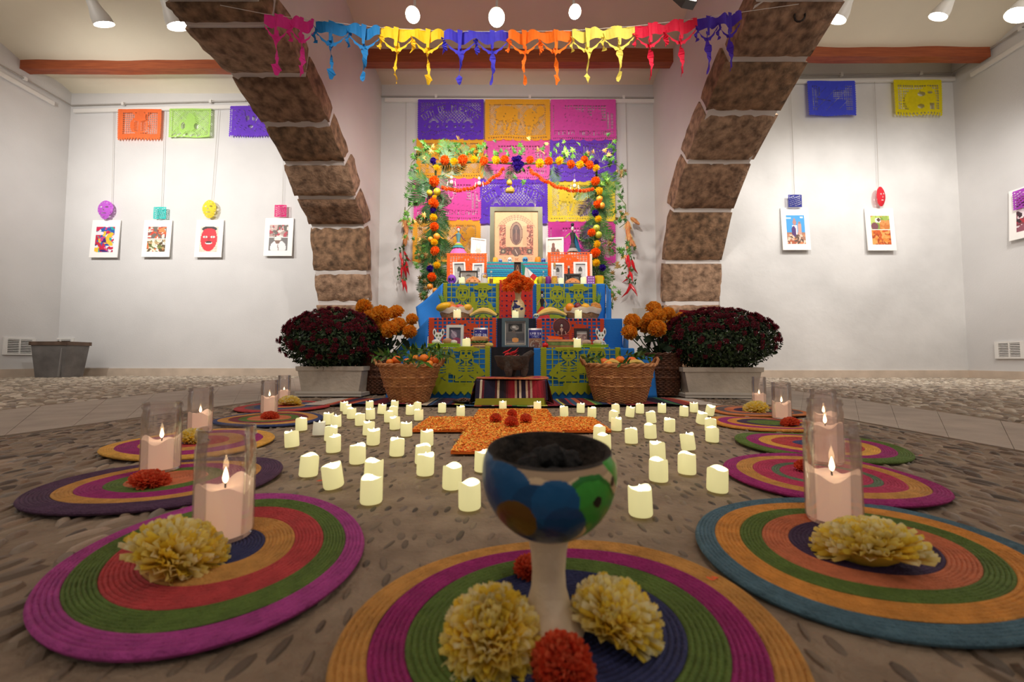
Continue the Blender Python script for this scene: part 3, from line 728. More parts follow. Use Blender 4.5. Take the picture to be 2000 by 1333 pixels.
i6 = Img(26, 38, 'e07838').blobs(['e88838', 'c85820', 'f0a058', 'a84818'], 150, 3, 9, (0, 19, 26, 38)).blobs(['98b050', 'b8c868', '7c9840'], 60, 4, 10, (0, 0, 26, 18)).blobs(['e09050', 'c87838'], 40, 4, 11, (12, 6, 26, 18)); i6.ell(10, 6, 4, 3.4, 'e8dcd8').ell(11, 5.5, 2.6, 2.2, '5a4038').ell(5, 14, 5, 5, '7a4850'); i6.rect(0, 18, 26, 19, 'f4ece0')
i7 = Img(26, 40, '7a3840').blobs(['b02838', 'e8d8dc', '382028', '905060'], 120, 4, 12)
framed_print(204.5, 466.5, 51, 74, YL-.04, i1, 'mounted print of tangled blue and red ribbons below the pale purple face')
framed_print(306, 466, 51, 73, YL-.04, i2, 'mounted print with two food photographs below the turquoise square')
framed_print(408, 466, 50, 74, YL-.04, i3, 'mounted print of a red grinning mask')
framed_print(544, 463, 53, 75, YL-.04, i4, 'mounted print of a person in a white shirt below a market scene')
framed_print(1554.5, 447, 57, 84, YR-.04, i5, 'mounted print of a church tower under a blue sky')
framed_print(1720.5, 448, 59, 84, YR-.04, i6, 'mounted print of orange flower fields and a person in a hat')
p = PX(2003, 425, XR-.05); framed_print(1720, 448, 66, 88, YR-.04, i7, 'mounted print on the side wall, cut by the frame edge', loc=(XR-.05, p.y-.05, 1.73), rz=-PI/2)
def face_bmp(k):
    b = Bmp(40, 48, False)
    if k == 'face': b.ell(20, 21, 18.5, 20, True); b.ell(20, 28, 13, 19, True)
    elif k == 'half': b.ell(20, 22, 17, 21, True); b.ell(21, 28, 14, 19, True)
    elif k == 'oval': b.ell(22, 24, 15, 23.5, True)
    else: b = Bmp(40, 36); b.edges(4)
    if k in ('face', 'half'):
        b.ell(14, 18, 3, 1.8, False).ell(27, 18, 3, 1.8, False).ell(20.5, 25, 1.5, 2.4, False).line(15, 33, 26, 33, 1.2, False)
        for q in range(16): b.ell(20+15*math.cos(q*.39), 24+18*math.sin(q*.39), 1, .8, False)
    elif k == 'oval': b.ell(17, 20, 2, 1.6, False).ell(26, 19, 2, 1.6, False).ell(22, 27, 1.4, 2, False).line(18, 34, 26, 34, 1.4, False)
    else:
        for q in range(70): b.ell(4+(q*17 % 33), 4+(q*23 % 29), 1.1, .8, False)
    return b
def small_paper(k, x0, x1, y0, y1, Y, col, label, X=None):
    a, b = PY(x0, y0, Y), PY(x1, y1, Y); ww = b.x-a.x; hh = a.z-b.z
    bl = .035 if k in ('face', 'half', 'oval') else .006
    def fn(u, v): return ((u-.5)*ww, -bl*max(0, 1-((u-.5)*2)**2-((v-.5)*2)**2)-.01+.004*math.sin(9*u), -v*hh)
    nm = {'face': 'paper_mask', 'half': 'paper_mask', 'oval': 'paper_oval'}.get(k, 'paper_square')
    if X: sheet(nm, face_bmp(k), 0, 0, paper(col), label=label, cat='paper', group='small cut papers on wires', loc=X, rot=(0, 0, -PI/2), maxrun=3, fn=fn)
    else: sheet(nm, face_bmp(k), 0, 0, paper(col), label=label, cat='paper', group='small cut papers on wires', loc=(a.x+ww/2, Y, a.z), maxrun=3, fn=fn)
small_paper('face', 192, 223, 392, 430, YL-.05, 'c860d8', 'pale purple paper face above the ribbons print')
small_paper('sq', 301, 325, 405, 428, YL-.05, '38c8c0', 'turquoise cut paper square above the food print')
small_paper('half', 395, 425, 391, 428, YL-.05, 'f0d838', 'yellow paper face above the red mask print')
small_paper('sq', 537, 560, 401, 424, YL-.05, 'e02878', 'bright pink cut paper square above the print by the arch')
small_paper('sq', 1538, 1566, 381, 405, YR-.05, '28308c', 'dark blue cut paper square above the church tower print')
small_paper('oval', 1704, 1730, 365, 405, YR-.05, 'd82030', 'red cut paper oval above the flower fields print')
small_paper('sq', 1704, 1735, 340, 372, YR-.05, 'b048c0', 'purple cut paper square on the far side wall', X=(XR-.05, PX(2000, 350, XR).y-.03, 2.33))

# ------------------------------------------------------------------ festoon banner across the altar bay
t = thing('paper_banner', 'multicoloured cut paper banner strung between the two stone arches', 'banner', (0, 0, 0))
bx = [516, 615, 743, 867, 993, 1117, 1240, 1360, 1446]
by = [27, 40, 54, 61, 62, 60, 51, 37, 24]; BYD = 3.3
bc = [('e8389c', 'bright pink'), ('1478b8', 'blue'), ('f8c818', 'yellow'), ('4038c8', 'indigo'), ('ff7808', 'orange'), ('f0e060', 'pale yellow'), ('e0143c', 'crimson'), ('4828a8', 'violet')]
BY = [2.95, 3.1, 3.22, 3.3, 3.32, 3.3, 3.25, 3.15, 3.1]
mb = MB(); mb.tube([PY(x, y, Y) for x, y, Y in zip([430]+bx+[1560], [10]+by+[8], [2.9]+BY+[3.0])], .0022, 5); mb.build('string', M('cfc8bf', .6), t)
for i in range(8):
    A = PY(bx[i], by[i], BY[i]); B = PY(bx[i+1], by[i+1], BY[i+1]); d = B-A; Lg = d.length; col, nm = bc[i]
    m_ = MB(); g_ = random.Random(i+50)
    def pt(u, z, dy=0): p = A+d*u; return (p.x, p.y+dy, p.z+z)
    # upper strip with folds
    n = 22
    for k in range(n):
        u0, u1 = k/n, (k+1)/n
        f = lambda u: .014*math.sin(u*17+i); hgt = lambda u: -.075-.03*abs(math.sin(u*2*PI))
        m_.add([pt(u0, .012*math.sin(u0*22), f(u0)), pt(u1, .012*math.sin(u1*22), f(u1)), pt(u1, hgt(u1), f(u1)*1.6), pt(u0, hgt(u0), f(u0)*1.6)], [(0, 1, 2, 3)])
    for c in (.25, .75):   # droops: curved lower lip with eye opening
        for sgn in (-1, 1):
            P = []
            for k in range(9):
                q = k/8; u = c+sgn*.24*(1-q); z0 = -.085-.085*math.sin(q*PI/2); P.append((u, z0, .012+.026*q+.008*math.sin(q*19)))
            for (u0, z0, w0), (u1, z1, w1) in zip(P, P[1:]):
                m_.add([pt(u0, z0, .004), pt(u1, z1, .004), pt(u1, z1-w1, .0), pt(u0, z0-w0, .0)], [(0, 1, 2, 3)])
        # fold rib
        m_.add([pt(c-.04, .01, -.01), pt(c+.04, .0, -.01), pt(c+.02, -.17, -.02), pt(c-.02, -.17, -.02)], [(0, 1, 2, 3)])
    m_.build('swag_strip', paper(col), t, smooth=False)['label'] = nm+' festoon section'
    for c, ln in ((.0, .13), (.25, .36), (.5, .14), (.75, .36)):
        if c == 0 and i == 0: continue
        m2 = MB(); x_ = 0; prev = None; n = 16; z0 = -.12 if ln > .2 else -.06; tw = g_.uniform(0, 6)
        for k in range(n+1):
            q = k/n; wd = (.016+.016*math.sin(q*11+tw)**2)*(1.0-.2*q) if q < .96 else .003
            if ln > .2 and .80 < q < .96: wd = .022*(1.1-q)*6
            if ln > .2 and .68 < q < .78: wd = .006
            an = tw+q*5; cx = .008*math.sin(q*7+tw); dx, dy = wd*math.cos(an)*.9+.003, wd*math.sin(an)
            base = A+d*c; cur = [(base.x+cx-dx, base.y-dy, base.z+z0-q*ln), (base.x+cx+dx, base.y+dy, base.z+z0-q*ln-(.012 if k % 2 else 0))]
            if prev: m2.add([prev[0], prev[1], cur[1], cur[0]], [(0, 1, 2, 3)])
            prev = cur
        m2.build('hanging_tail', paper(col), t, smooth=False)

# ------------------------------------------------------------------ wall of cut paper behind the altar
MG, PU, OR_ = 'f858bc', '5b22b4', 'ffa400'
rows = [
 [(816, 945, 194, 274, 'm', '6a38d0', 'purple DIA DE MUERTOS paper, top row above the orange paper'), (947, 1075, 194, 276, 'h', 'ffb830', 'golden orange horse paper at the middle of the top row'), (1075, 1204, 194, 276, 'c', 'ee58bc', 'magenta paper at the top row above a purple paper')],
 [(813, 945, 270, 350, 'h', 'ffb830', 'golden orange paper below the purple top paper, behind the garland'), (945, 1074, 273, 352, 'c', 'f868bc', 'pink paper below the golden top paper, behind the garland'), (1074, 1204, 273, 356, 'm', '7a48dc', 'purple paper below the magenta top paper')],
 [(808, 940, 348, 432, 'c', 'f858bc', 'bright pink paper beside the middle purple paper'), (937, 1070, 350, 438, 'm', '6a38d4', 'purple DIA DE MUERTOS paper behind the big framed portrait'), (1069, 1202, 352, 434, 'h', 'ffe040', 'bright yellow paper beside the big framed portrait')],
 [(806, 939, 430, 514, 'h', 'ffb634', 'golden orange bottom paper behind the doll with the pink skirt'), None, (1070, 1203, 433, 516, 'c', 'd83ca4', 'magenta bottom paper behind the dark caped doll')]]
for r_, row in enumerate(rows):
    for it in row:
        if not it: continue
        x0, x1, y0, y1, k, col, lab = it; Y = YC-.035-.012*(4-r_)
        a, b = PY(x0, y0, Y), PY(x1, y1, Y); ww = b.x-a.x; hh = a.z-b.z
        bm = p_muertos() if k == 'm' else p_horse() if k == 'h' else p_catrina('FERIA MEXICANA')
        sheet('cut_paper_sheet', bm, ww, hh, paper(col), .010, 1.5, label=lab, cat='paper', group='cut paper sheets behind the altar', loc=(a.x+ww/2, Y, a.z), ph=x0*.1)
# ------------------------------------------------------------------ woven straw mats
def straw(h): return M(h, .8, (55, .16), (240, .6))
SC = {'tan': 'c68e44', 'mag': '9c1c6c', 'grn': '587028', 'nav': '2a2f5c', 'red': 'b83a3c', 'pur': '50304e', 'sal': 'c87048', 'blu': '4c6c7a', 'orn': 'd28c38', 'lil': 'a83a88', 'pnk': 'b83058', 'grg': '5f7558', 'dpr': '3c2648', 'mar': '7a2c34', 'yel': 'dca444', 'dbl': '34406e', 'ora': 'd07c44', 'gry': '6a5a58', 'crm': 'c83c48'}
CN = {'tan': 'straw tan', 'mag': 'magenta', 'grn': 'green', 'nav': 'navy', 'red': 'red', 'pur': 'dull purple', 'sal': 'salmon', 'blu': 'grey blue', 'orn': 'orange tan', 'lil': 'purple pink', 'pnk': 'raspberry', 'grg': 'grey green', 'dpr': 'dark purple', 'mar': 'maroon', 'yel': 'yellow straw', 'dbl': 'dark blue', 'ora': 'orange', 'gry': 'grey brown', 'crm': 'crimson'}
MATS = []
def straw_mat(x, y, a, b, ang, bands, label, lift=0.0):
    t = thing('straw_mat', label, 'mat', (x, y, .0085+lift), math.radians(ang), 'round woven straw mats')
    coil = .0052; n = 72
    for k, (r1, c) in enumerate(bands):
        r0 = bands[k+1][0] if k+1 < len(bands) else 0.0
        m_ = MB(); prof = []; nc = max(1, round((r1-r0)*a/coil)); cw = (r1-r0)/nc
        sq = b/a
        for i in range(nc):
            f = r0+cw*i
            for q, h in ((0, .0), (.2, .0012), (.5, .0018), (.8, .0012)): prof.append((max(f+cw*q, .0001)*a, .003+h))
        prof.append((r1*a, .003))
        if k == 0: prof.append((r1*a+.0012, .0005)); prof.append((r1*a-.001, -.003))
        V = []; F = []
        for j, (r, z) in enumerate(prof):
            for i in range(n):
                th = 2*PI*i/n; w_ = .0016*math.sin(th*3+k)*r/a+.0022*math.sin(th*2+x*9)*(r/a)**2
                V.append((r*math.cos(th), r*math.sin(th)*sq, z+w_))
        for j in range(len(prof)-1):
            for i in range(n): q = (i+1) % n; F.append((j*n+i, j*n+q, (j+1)*n+q, (j+1)*n+i))
        m_.add(V, F); o = m_.build('woven_band', straw(SC[c]), t); o['label'] = CN[c]+' woven band'
    MATS.append(t); return t
straw_mat(.046, .362, .191, .165, 9, [(1, 'tan'), (.86, 'mag'), (.71, 'grn'), (.54, 'nav')], 'straw mat ringed tan, magenta, green and navy under the painted incense burner')
straw_mat(-.359, .509, .206, .156, -48, [(1, 'lil'), (.865, 'grn'), (.70, 'red'), (.49, 'tan'), (.28, 'nav')], 'straw mat with purple pink rim and navy centre under a tall lit jar')
straw_mat(-.672, .791, .198, .175, 7, [(1, 'pur'), (.8, 'tan'), (.66, 'mag'), (.47, 'grn'), (.33, 'sal')], 'straw mat with dull purple rim and salmon centre')
straw_mat(-.905, 1.15, .225, .19, -34, [(1, 'yel'), (.85, 'mag'), (.62, 'tan'), (.42, 'red'), (.18, 'dbl')], 'straw mat with yellow rim and magenta ring')
straw_mat(-.97, 1.61, .225, .18, -31, [(1, 'dbl'), (.9, 'tan'), (.72, 'mar'), (.55, 'grn'), (.4, 'sal')], 'straw mat with dark blue rim and maroon ring')
straw_mat(-1.15, 2.03, .235, .21, -50, [(1, 'red'), (.8, 'gry'), (.62, 'dbl'), (.45, 'tan'), (.25, 'red')], 'straw mat with red rim beside the stone planter of the bin side', )
straw_mat(.438, .512, .213, .164, 22, [(1, 'blu'), (.878, 'orn'), (.72, 'grn'), (.583, 'sal'), (.42, 'dpr')], 'straw mat with grey blue rim and dark purple centre')
straw_mat(.632, .821, .187, .175, 20, [(1, 'mag'), (.86, 'tan'), (.69, 'pnk'), (.5, 'grg'), (.42, 'pnk')], 'straw mat with magenta rim and raspberry centre')
straw_mat(.837, 1.114, .195, .189, -13, [(1, 'grn'), (.85, 'mag'), (.69, 'yel'), (.53, 'red'), (.27, 'dbl')], 'straw mat with green rim and blue centre')
straw_mat(.95, 1.49, .20, .168, -10, [(1, 'orn'), (.85, 'mag'), (.69, 'orn'), (.53, 'dpr'), (.36, 'grn')], 'straw mat with orange tan rim and green centre')
straw_mat(1.13, 1.85, .199, .181, 0, [(1, 'ora'), (.88, 'gry'), (.7, 'sal'), (.5, 'dpr'), (.3, 'grn')], 'straw mat with orange rim and grey ring beside the stone planter')

# ------------------------------------------------------------------ glass jar candles
def thin_glass(name, tint, gl=.12, rough=.03, haze=0):
    if name in MC: return MC[name]
    m = bpy.data.materials.new(name); m.use_nodes = True; MC[name] = m; N = m.node_tree.nodes; L = m.node_tree.links
    N.remove(N['Principled BSDF']); out = [n for n in N if n.type == 'OUTPUT_MATERIAL'][0]
    tr = N.new('ShaderNodeBsdfTransparent'); tr.inputs[0].default_value = (*tint, 1); g = N.new('ShaderNodeBsdfGlossy'); g.inputs['Roughness'].default_value = rough
    lw = N.new('ShaderNodeLayerWeight'); lw.inputs[0].default_value = .35
    mt = N.new('ShaderNodeMath'); mt.operation = 'MULTIPLY_ADD'; mt.inputs[1].default_value = .55; mt.inputs[2].default_value = gl*.3
    mx = N.new('ShaderNodeMixShader'); L.new(lw.outputs['Fresnel'], mt.inputs[0]); L.new(mt.outputs[0], mx.inputs[0]); L.new(tr.outputs[0], mx.inputs[1]); L.new(g.outputs[0], mx.inputs[2]); 
    if haze:
        df = N.new('ShaderNodeBsdfTranslucent'); df.inputs[0].default_value = (.95, .86, .84, 1); m2 = N.new('ShaderNodeMixShader'); m2.inputs[0].default_value = haze; L.new(mx.outputs[0], m2.inputs[1]); L.new(df.outputs[0], m2.inputs[2]); mx = m2
    L.new(mx.outputs[0], out.inputs[0]); return m
GLASS = thin_glass('jar_glass', (.975, .955, .95), haze=.045); CLEAR = thin_glass('clear_glass', (.96, .96, .95))
WAX = M('f6e0d0', .5, em=.42, emc='ffc8a4'); FLAME = M('ffd890', .5, em=9, emc='ffd8a0'); WICK = M('20140e', .9)  # WAX emission stands in for flame light scattered inside the wax
def jar(px, py, wpx, wax, label):
    d = PZ(px, py, .012); Y = d.y; r = .0335; X = (px-1000)/FP*Y
    t = thing('jar_candle', label, 'candle', (X, Y, .0135), R.uniform(0, 6), 'tall glass jar candles on the straw mats')
    g_ = MB(); H = .142
    g_.lathe([(.001, .001), (r*.9, .001), (r, .006), (r, H-.026), (r*.97, H-.022), (r*.93, H-.018), (r*.93, H-.014), (r, H-.011), (r, H-.007), (r*.96, H-.004), (r*.97, H), (r*.92, H), (r*.91, H-.016), (r*.95, H-.026), (r*.95, .007), (.001, .005)], 40, cap=False)
    g_.build('glass', GLASS, t)
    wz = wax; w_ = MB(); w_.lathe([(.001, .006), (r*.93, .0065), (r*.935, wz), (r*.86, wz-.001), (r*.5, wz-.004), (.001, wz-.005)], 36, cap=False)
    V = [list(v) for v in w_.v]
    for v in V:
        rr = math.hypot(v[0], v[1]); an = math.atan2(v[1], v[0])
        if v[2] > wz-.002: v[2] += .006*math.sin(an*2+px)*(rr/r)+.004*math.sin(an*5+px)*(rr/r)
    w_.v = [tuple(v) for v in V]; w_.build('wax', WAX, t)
    k = MB(); k.tube([(0, 0, wz-.006), (.001, 0, wz+.005)], .0011, 6); k.build('wick', WICK, t)
    f = MB(); f.lathe([(.0004, wz+.001), (.0028, wz+.004), (.0036, wz+.008), (.0026, wz+.014), (.0008, wz+.020), (.0001, wz+.022)], 12, cap=False); f.build('flame', FLAME, t)
    l = bpy.data.lights.new('candle_light', 'POINT'); l.energy = .22; l.color = (1, .78, .52); l.shadow_soft_size = .003
    o = bpy.data.objects.new('candle_light', l); COL.objects.link(o); o.parent = t; o.location = (0, 0, wz+.008)
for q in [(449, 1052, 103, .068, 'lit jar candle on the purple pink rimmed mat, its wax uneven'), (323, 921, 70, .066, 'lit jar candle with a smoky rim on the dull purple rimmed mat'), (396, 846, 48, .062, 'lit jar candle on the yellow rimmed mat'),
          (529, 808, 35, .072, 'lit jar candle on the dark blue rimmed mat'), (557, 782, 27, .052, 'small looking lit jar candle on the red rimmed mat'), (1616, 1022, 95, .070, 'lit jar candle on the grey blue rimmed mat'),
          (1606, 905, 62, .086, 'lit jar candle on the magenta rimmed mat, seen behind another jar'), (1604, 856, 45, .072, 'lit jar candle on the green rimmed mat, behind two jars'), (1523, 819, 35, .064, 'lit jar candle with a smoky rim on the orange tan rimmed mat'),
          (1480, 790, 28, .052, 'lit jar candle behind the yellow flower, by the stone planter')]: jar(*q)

# ------------------------------------------------------------------ flowers
FLW = attr_mat('flower_petals', .6)
_n = FLW.node_tree; _b = _n.nodes['Principled BSDF']; _t = _n.nodes.new('ShaderNodeBsdfTranslucent'); _x = _n.nodes.new('ShaderNodeMixShader'); _x.inputs[0].default_value = .5
_a = [q for q in _n.nodes if q.type == 'ATTRIBUTE'][0]; _o = [q for q in _n.nodes if q.type == 'OUTPUT_MATERIAL'][0]
_n.links.new(_a.outputs['Color'], _t.inputs[0]); _n.links.new(_b.outputs[0], _x.inputs[1]); _n.links.new(_t.outputs[0], _x.inputs[2]); _n.links.new(_x.outputs[0], _o.inputs[0])
def flower_mesh(name, r, n, cols, flat=.75, plen=.5, pw=.30, cup=.5, seed=0, nu=2, nv=3, core=None, tips=None):
    g_ = random.Random(seed); mb = MB(); mb.c = []
    C = [lin(c) for c in cols]; CT = [lin(c) for c in (tips or cols)]
    mb.ball((0, 0, r*.35), (r*.62, r*.62, r*.5*flat), 12, 8); mb.c += [lin(core or cols[0])]*len(mb.f)
    for k in range(n):
        # fibonacci over the upper dome and a bit below
        q = (k+.5)/n; ph = k*2.39996; el = math.asin(max(-.6, 1-1.5*q))
        d = Vector((math.cos(el)*math.cos(ph), math.cos(el)*math.sin(ph), math.sin(el)))
        base = Vector((d.x*r*.5, d.y*r*.5, r*.35+d.z*r*.5*flat)); out = Vector((d.x, d.y, d.z*flat+.05)).normalized()
        out = (out+Vector([g_.uniform(-.18, .18) for _ in range(3)])).normalized()
        L = r*plen*g_.uniform(.85, 1.15)*(.8+.35*q); W_ = r*pw*g_.uniform(.8, 1.2)
        sd = out.cross(Vector((0, 0, 1))); sd = sd.normalized() if sd.length > .05 else Vector((1, 0, 0)); nrm = sd.cross(out).normalized()
        a = g_.uniform(-.6, .6); sd2 = sd*math.cos(a)+nrm*math.sin(a); nr2 = nrm*math.cos(a)-sd*math.sin(a)
        V = []
        for j in range(nv+1):
            v = j/nv; wd = W_*1.2*max(0, math.sin(PI*min(.97, v**.75)))**.6*.5 if nv > 4 else W_*(math.sin(PI*min(.93, .18+v*.76)))*.5
            for i in range(nu+1):
                u = i/nu*2-1; V.append(base+out*(L*v)+sd2*(wd*u)+nr2*(cup*W_*(u*u*.5)+cup*L*.25*v*v))
        F = [(j*(nu+1)+i, j*(nu+1)+i+1, (j+1)*(nu+1)+i+1, (j+1)*(nu+1)+i) for j in range(nv) for i in range(nu)]
        mb.add(V, F); c = g_.choice(C); ct = g_.choice(CT); s_ = g_.uniform(.85, 1.1)
        for j in range(nv):
            t_ = j/(nv-1) if nv > 1 else 0
            for i in range(nu): mb.c.append([(c[z]*(1-t_)+ct[z]*t_)*s_ for z in range(3)])
    return mb.mesh(name, FLW)
YCOL = ['ffe248', 'ffd832', 'ffea70', 'ffdc40']; YT = ['fff2a8', 'ffee8c', 'fff8cc', 'ffe65c']
fy = [flower_mesh('chrysanthemum_flower', 1, 360, YCOL, .85, .44, .25, .7, s, 2, 6, 'ffe458', YT) for s in (1, 2)]
OCOL = ['e65a34', 'ee6838', 'd84c2c', 'f07848']
fo = [flower_mesh('marigold_flower', 1, 260, OCOL, .95, .40, .26, .9, s, 2, 3, 'c83c1c', ['f47c54', 'e8603c']) for s in (3, 4)]
def bloom(kind, px, py, wpx, label, tilt=(0, 0, 0), Y=None, z=.0125, grp='loose flower heads on the straw mats', yadd=0, sc=(1, 1, 1)):
    """px, py: centre of the bloom in the photo; z: what it lies on"""
    me_ = (fy if kind == 'y' else fo)[int(px) % 2]
    r = .03
    for _ in range(6):
        p = PZ(px, py, z+r*.45*sc[2]); r = wpx/2/FP*p.y/1.02
    o = ob('chrysanthemum_flower' if kind == 'y' else 'marigold_flower', me_, None, (p.x, p.y+yadd, z+r*.04), tilt, (r*sc[0], r*sc[1], r*sc[2]))
    tag(o, label, 'flower', grp); return o
bloom('y', 962, 1222, 190, 'pale yellow bloom leaning on the burner foot, on its blue flower side', (.35, -.25, .4))
bloom('y', 1192, 1205, 184, 'pale yellow bloom leaning on the burner foot, on its green leaf side', (.35, .3, 1.4))
bloom('o', 1099, 1290, 130, 'red orange marigold in front of the incense burner', (.4, 0, 0))
bloom('o', 1030, 1108, 62, 'red orange marigold behind the stem of the incense burner', (.2, 0, 1))
bloom('y', 325, 1080, 196, 'creamy yellow bloom leaning on the jar of the purple pink rimmed mat', (.3, .7, 1.0), sc=(1, .8, .85))
bloom('o', 291, 938, 70, 'red orange marigold on the dull purple rimmed mat', (.2, .2, 1), sc=(1, 1, .7))
bloom('y', 374, 855, 50, 'yellow bloom on the yellow rimmed mat', (.3, 0, 2))
bloom('o', 527, 813, 34, 'red orange marigold in front of the jar on the dark blue rimmed mat', (.2, 0, 1), sc=(1, 1, .7))
bloom('y', 566, 785, 41, 'small yellow bloom on the red rimmed mat', (.2, 0, 3), sc=(1, 1, .8))
bloom('y', 1701, 1072, 205, 'large yellow bloom beside the jar on the grey blue rimmed mat', (.25, .4, 2), sc=(1, .75, .72))
bloom('o', 1570, 912, 38, 'red orange marigold half behind the jar on the magenta rimmed mat', (.2, 0, 1))
bloom('o', 1544, 826, 36, 'red orange marigold on the orange tan rimmed mat', (.2, 0, 4), sc=(1, 1, .8))
bloom('y', 1477, 797, 47, 'yellow bloom in front of the jar by the stone planter', (.25, 0, 5), sc=(1, 1, .75))

# ------------------------------------------------------------------ painted incense burner
bp_ = PZ(1072, 1225, .014)
t = thing('incense_burner', 'painted clay incense burner goblet with blue flower and green leaf, charcoal inside', 'burner', (bp_.x, bp_.y, .0135))
prof = [(.001, 0), (.030, 0), (.031, .004), (.026, .010), (.019, .020), (.0150, .034), (.0142, .048), (.0155, .064), (.0178, .078), (.0185, .084)]
mb = MB(); mb.lathe(prof, 48, cap=False); mb.build('stem', M('e2ceb0', .55, (25, .1), (60, .3)), t)
BOWL = []
bprof = [(.012, .080), (.022, .083), (.034, .089), (.0445, .099), (.0520, .111), (.0560, .123), (.0572, .134), (.0562, .145), (.0535, .1525), (.0525, .1545)]
def spline(P, n):
    out = []
    for i in range(len(P)-1):
        p0, p1, p2, p3 = P[max(i-1, 0)], P[i], P[i+1], P[min(i+2, len(P)-1)]
        for k in range(n):
            u = k/n; out.append(tuple(.5*((2*p1[c])+(-p0[c]+p2[c])*u+(2*p0[c]-5*p1[c]+4*p2[c]-p3[c])*u*u+(-p0[c]+3*p1[c]-3*p2[c]+p3[c])*u**3) for c in (0, 1)))
    return out+[P[-1]]
bp2 = spline(bprof, 13); mb = MB(); NB = 240; mb.lathe(bp2, NB, cap=False); mb.c = []
BIRD = [(1086, 940), (1112, 925), (1146, 926), (1168, 945), (1180, 970), (1196, 980), (1184, 992), (1178, 1012), (1160, 1036), (1138, 1050), (1122, 1046), (1128, 1018), (1118, 988), (1102, 962)]
LEAF2 = [(1150, 902), (1172, 908), (1190, 930), (1196, 960), (1186, 962), (1176, 938), (1160, 920)]
def inpoly(x, y, P):
    c = False
    for (x0, y0), (x1, y1) in zip(P, P[1:]+P[:1]):
        if (y0 > y) != (y1 > y) and x < (x1-x0)*(y-y0)/(y1-y0)+x0: c = not c
    return c
def paint(x, z):   # x -1..1 across the bowl, z height; returns colour name
    px, py = 1072+x*127, 0
    py = 1064-(z-.080)/.0745*150      # height mapped to photo rows of the front face
    d = lambda a, b, rx, ry=None: ((px-a)/rx)**2+((py-b)/(ry or rx))**2
    if d(1008, 1000, 34, 36) < 1: return '6a4a18'
    if d(1144, 968, 8, 9) < 1 or d(1176, 948, 5, 8) < 1 or d(1135, 1045, 8) < 1: return '14140e'
    lobes = [(990, 948, 46, 34), (1040, 985, 44, 50), (1072, 965, 40, 38), (1088, 1002, 36, 36), (962, 990, 22, 45), (1050, 1030, 46, 26), (958, 940, 16, 30)]
    cc_ = None
    for l in lobes:
        q = d(*l)
        if q < 1: cc_ = ['0c5080', '0a4470', '0d5688', '0a4674', '0b4a78', '09375c', '0c5080'][lobes.index(l)]
    if cc_: return cc_
    if inpoly(px, py, BIRD): return '3c9c38' if inpoly((px-1146)/.86+1146, (py-985)/.86+985, BIRD) else '24782a'
    if inpoly(px, py, LEAF2): return '3aa02c'
    if py > 1046-.12*abs(px-1072) and px < 1060: return '34444c'
    if py > 1038 and px >= 1060: return '6c9024' if px > 1120 else '8a9c58'
    if px < 960: return '88a048'
    if z > .1532: return '33291f'
    if z > .147+.002*math.sin(px*.09+2): return 'b09474'
    return 'd8bc94'
for f in mb.f:
    c = sum((Vector(mb.v[i]) for i in f), Vector())/4; rr = math.hypot(c.x, c.y); x = c.x/max(rr, .001)*rr/.0572
    if c.y > 0: x = -x
    mb.c.append(lin(paint(x, c.z)))
bw_ = mb.build('bowl', attr_mat('glazed_paint', .28, (90, .12)), t); PV_ = Matrix.Translation((0, 0, .080)) @ Matrix.Rotation(.09, 4, 'X') @ Matrix.Translation((0, 0, -.080)); bw_.matrix_basis = PV_
mb = MB(); mb.lathe([(.0525, .1545), (.050, .1545), (.0485, .150), (.048, .142), (.044, .128), (.030, .118), (.001, .115)], 48, cap=False); mb.build('sooty_lining', M('17130f', .9, (60, .5), (80, .8), two='3a3028'), t).matrix_basis = PV_
for k, (x, y, z, s) in enumerate([(-.014, .004, .134, .017), (.016, .010, .135, .016), (.006, -.016, .130, .014), (-.028, -.014, .130, .011), (.030, -.010, .131, .010), (-.004, .024, .136, .013), (.002, .0, .146, .013)]):
    m_ = MB(); m_.ball((x, y, z), (s, s*.9, s*.8), 12, 8, jit=.12, rot=(k, k*2, 0)); m_.build('charcoal_lump', M('0e0c0b', .85, (200, .5), (120, 1)) if k != 4 else M('4a433c', .95, (200, .5), (120, 1)), t).matrix_basis = PV_

# ------------------------------------------------------------------ battery candles
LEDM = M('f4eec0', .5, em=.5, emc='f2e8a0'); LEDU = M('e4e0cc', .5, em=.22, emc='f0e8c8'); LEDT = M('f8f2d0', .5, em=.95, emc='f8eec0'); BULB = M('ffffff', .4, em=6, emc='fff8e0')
def led_mesh(seed, off=False):
    g_ = random.Random(seed); r, h = .018, .041; n = 28; a, b_, c = g_.uniform(0, 6), g_.uniform(0, 6), .0022
    def top(th): return h+c*math.sin(2*th+a)+.0014*math.sin(3*th+b_)
    V = []; F = []; M_ = []
    rings = [(r*.93, lambda th: .0), (r, lambda th: .0025), (r*1.0, lambda th: .02), (r*.985, lambda th: top(th)-.002), (r*.95, lambda th: top(th)), (r*.82, lambda th: top(th)-.002), (r*.7, lambda th: h-.006), (r*.2, lambda th: h-.008)]
    for rr, f in rings:
        for i in range(n): th = 2*PI*i/n; V.append((rr*math.cos(th), rr*math.sin(th), f(th)))
    for j in range(len(rings)-1):
        for i in range(n): k = (i+1) % n; F.append((j*n+i, j*n+k, (j+1)*n+k, (j+1)*n+i)); M_.append(1 if j >= 4 else 0)
    F.append(tuple(range(n-1, -1, -1))); M_.append(0); F.append(tuple((len(rings)-1)*n+i for i in range(n))); M_.append(1)
    mb = MB(); mb.v = V; mb.f = F; mb.m = M_
    return mb.mesh('shell', [LEDU if off else LEDM, LEDU if off else LEDT])
lm = [led_mesh(s) for s in range(4)]; lu = led_mesh(9, True)
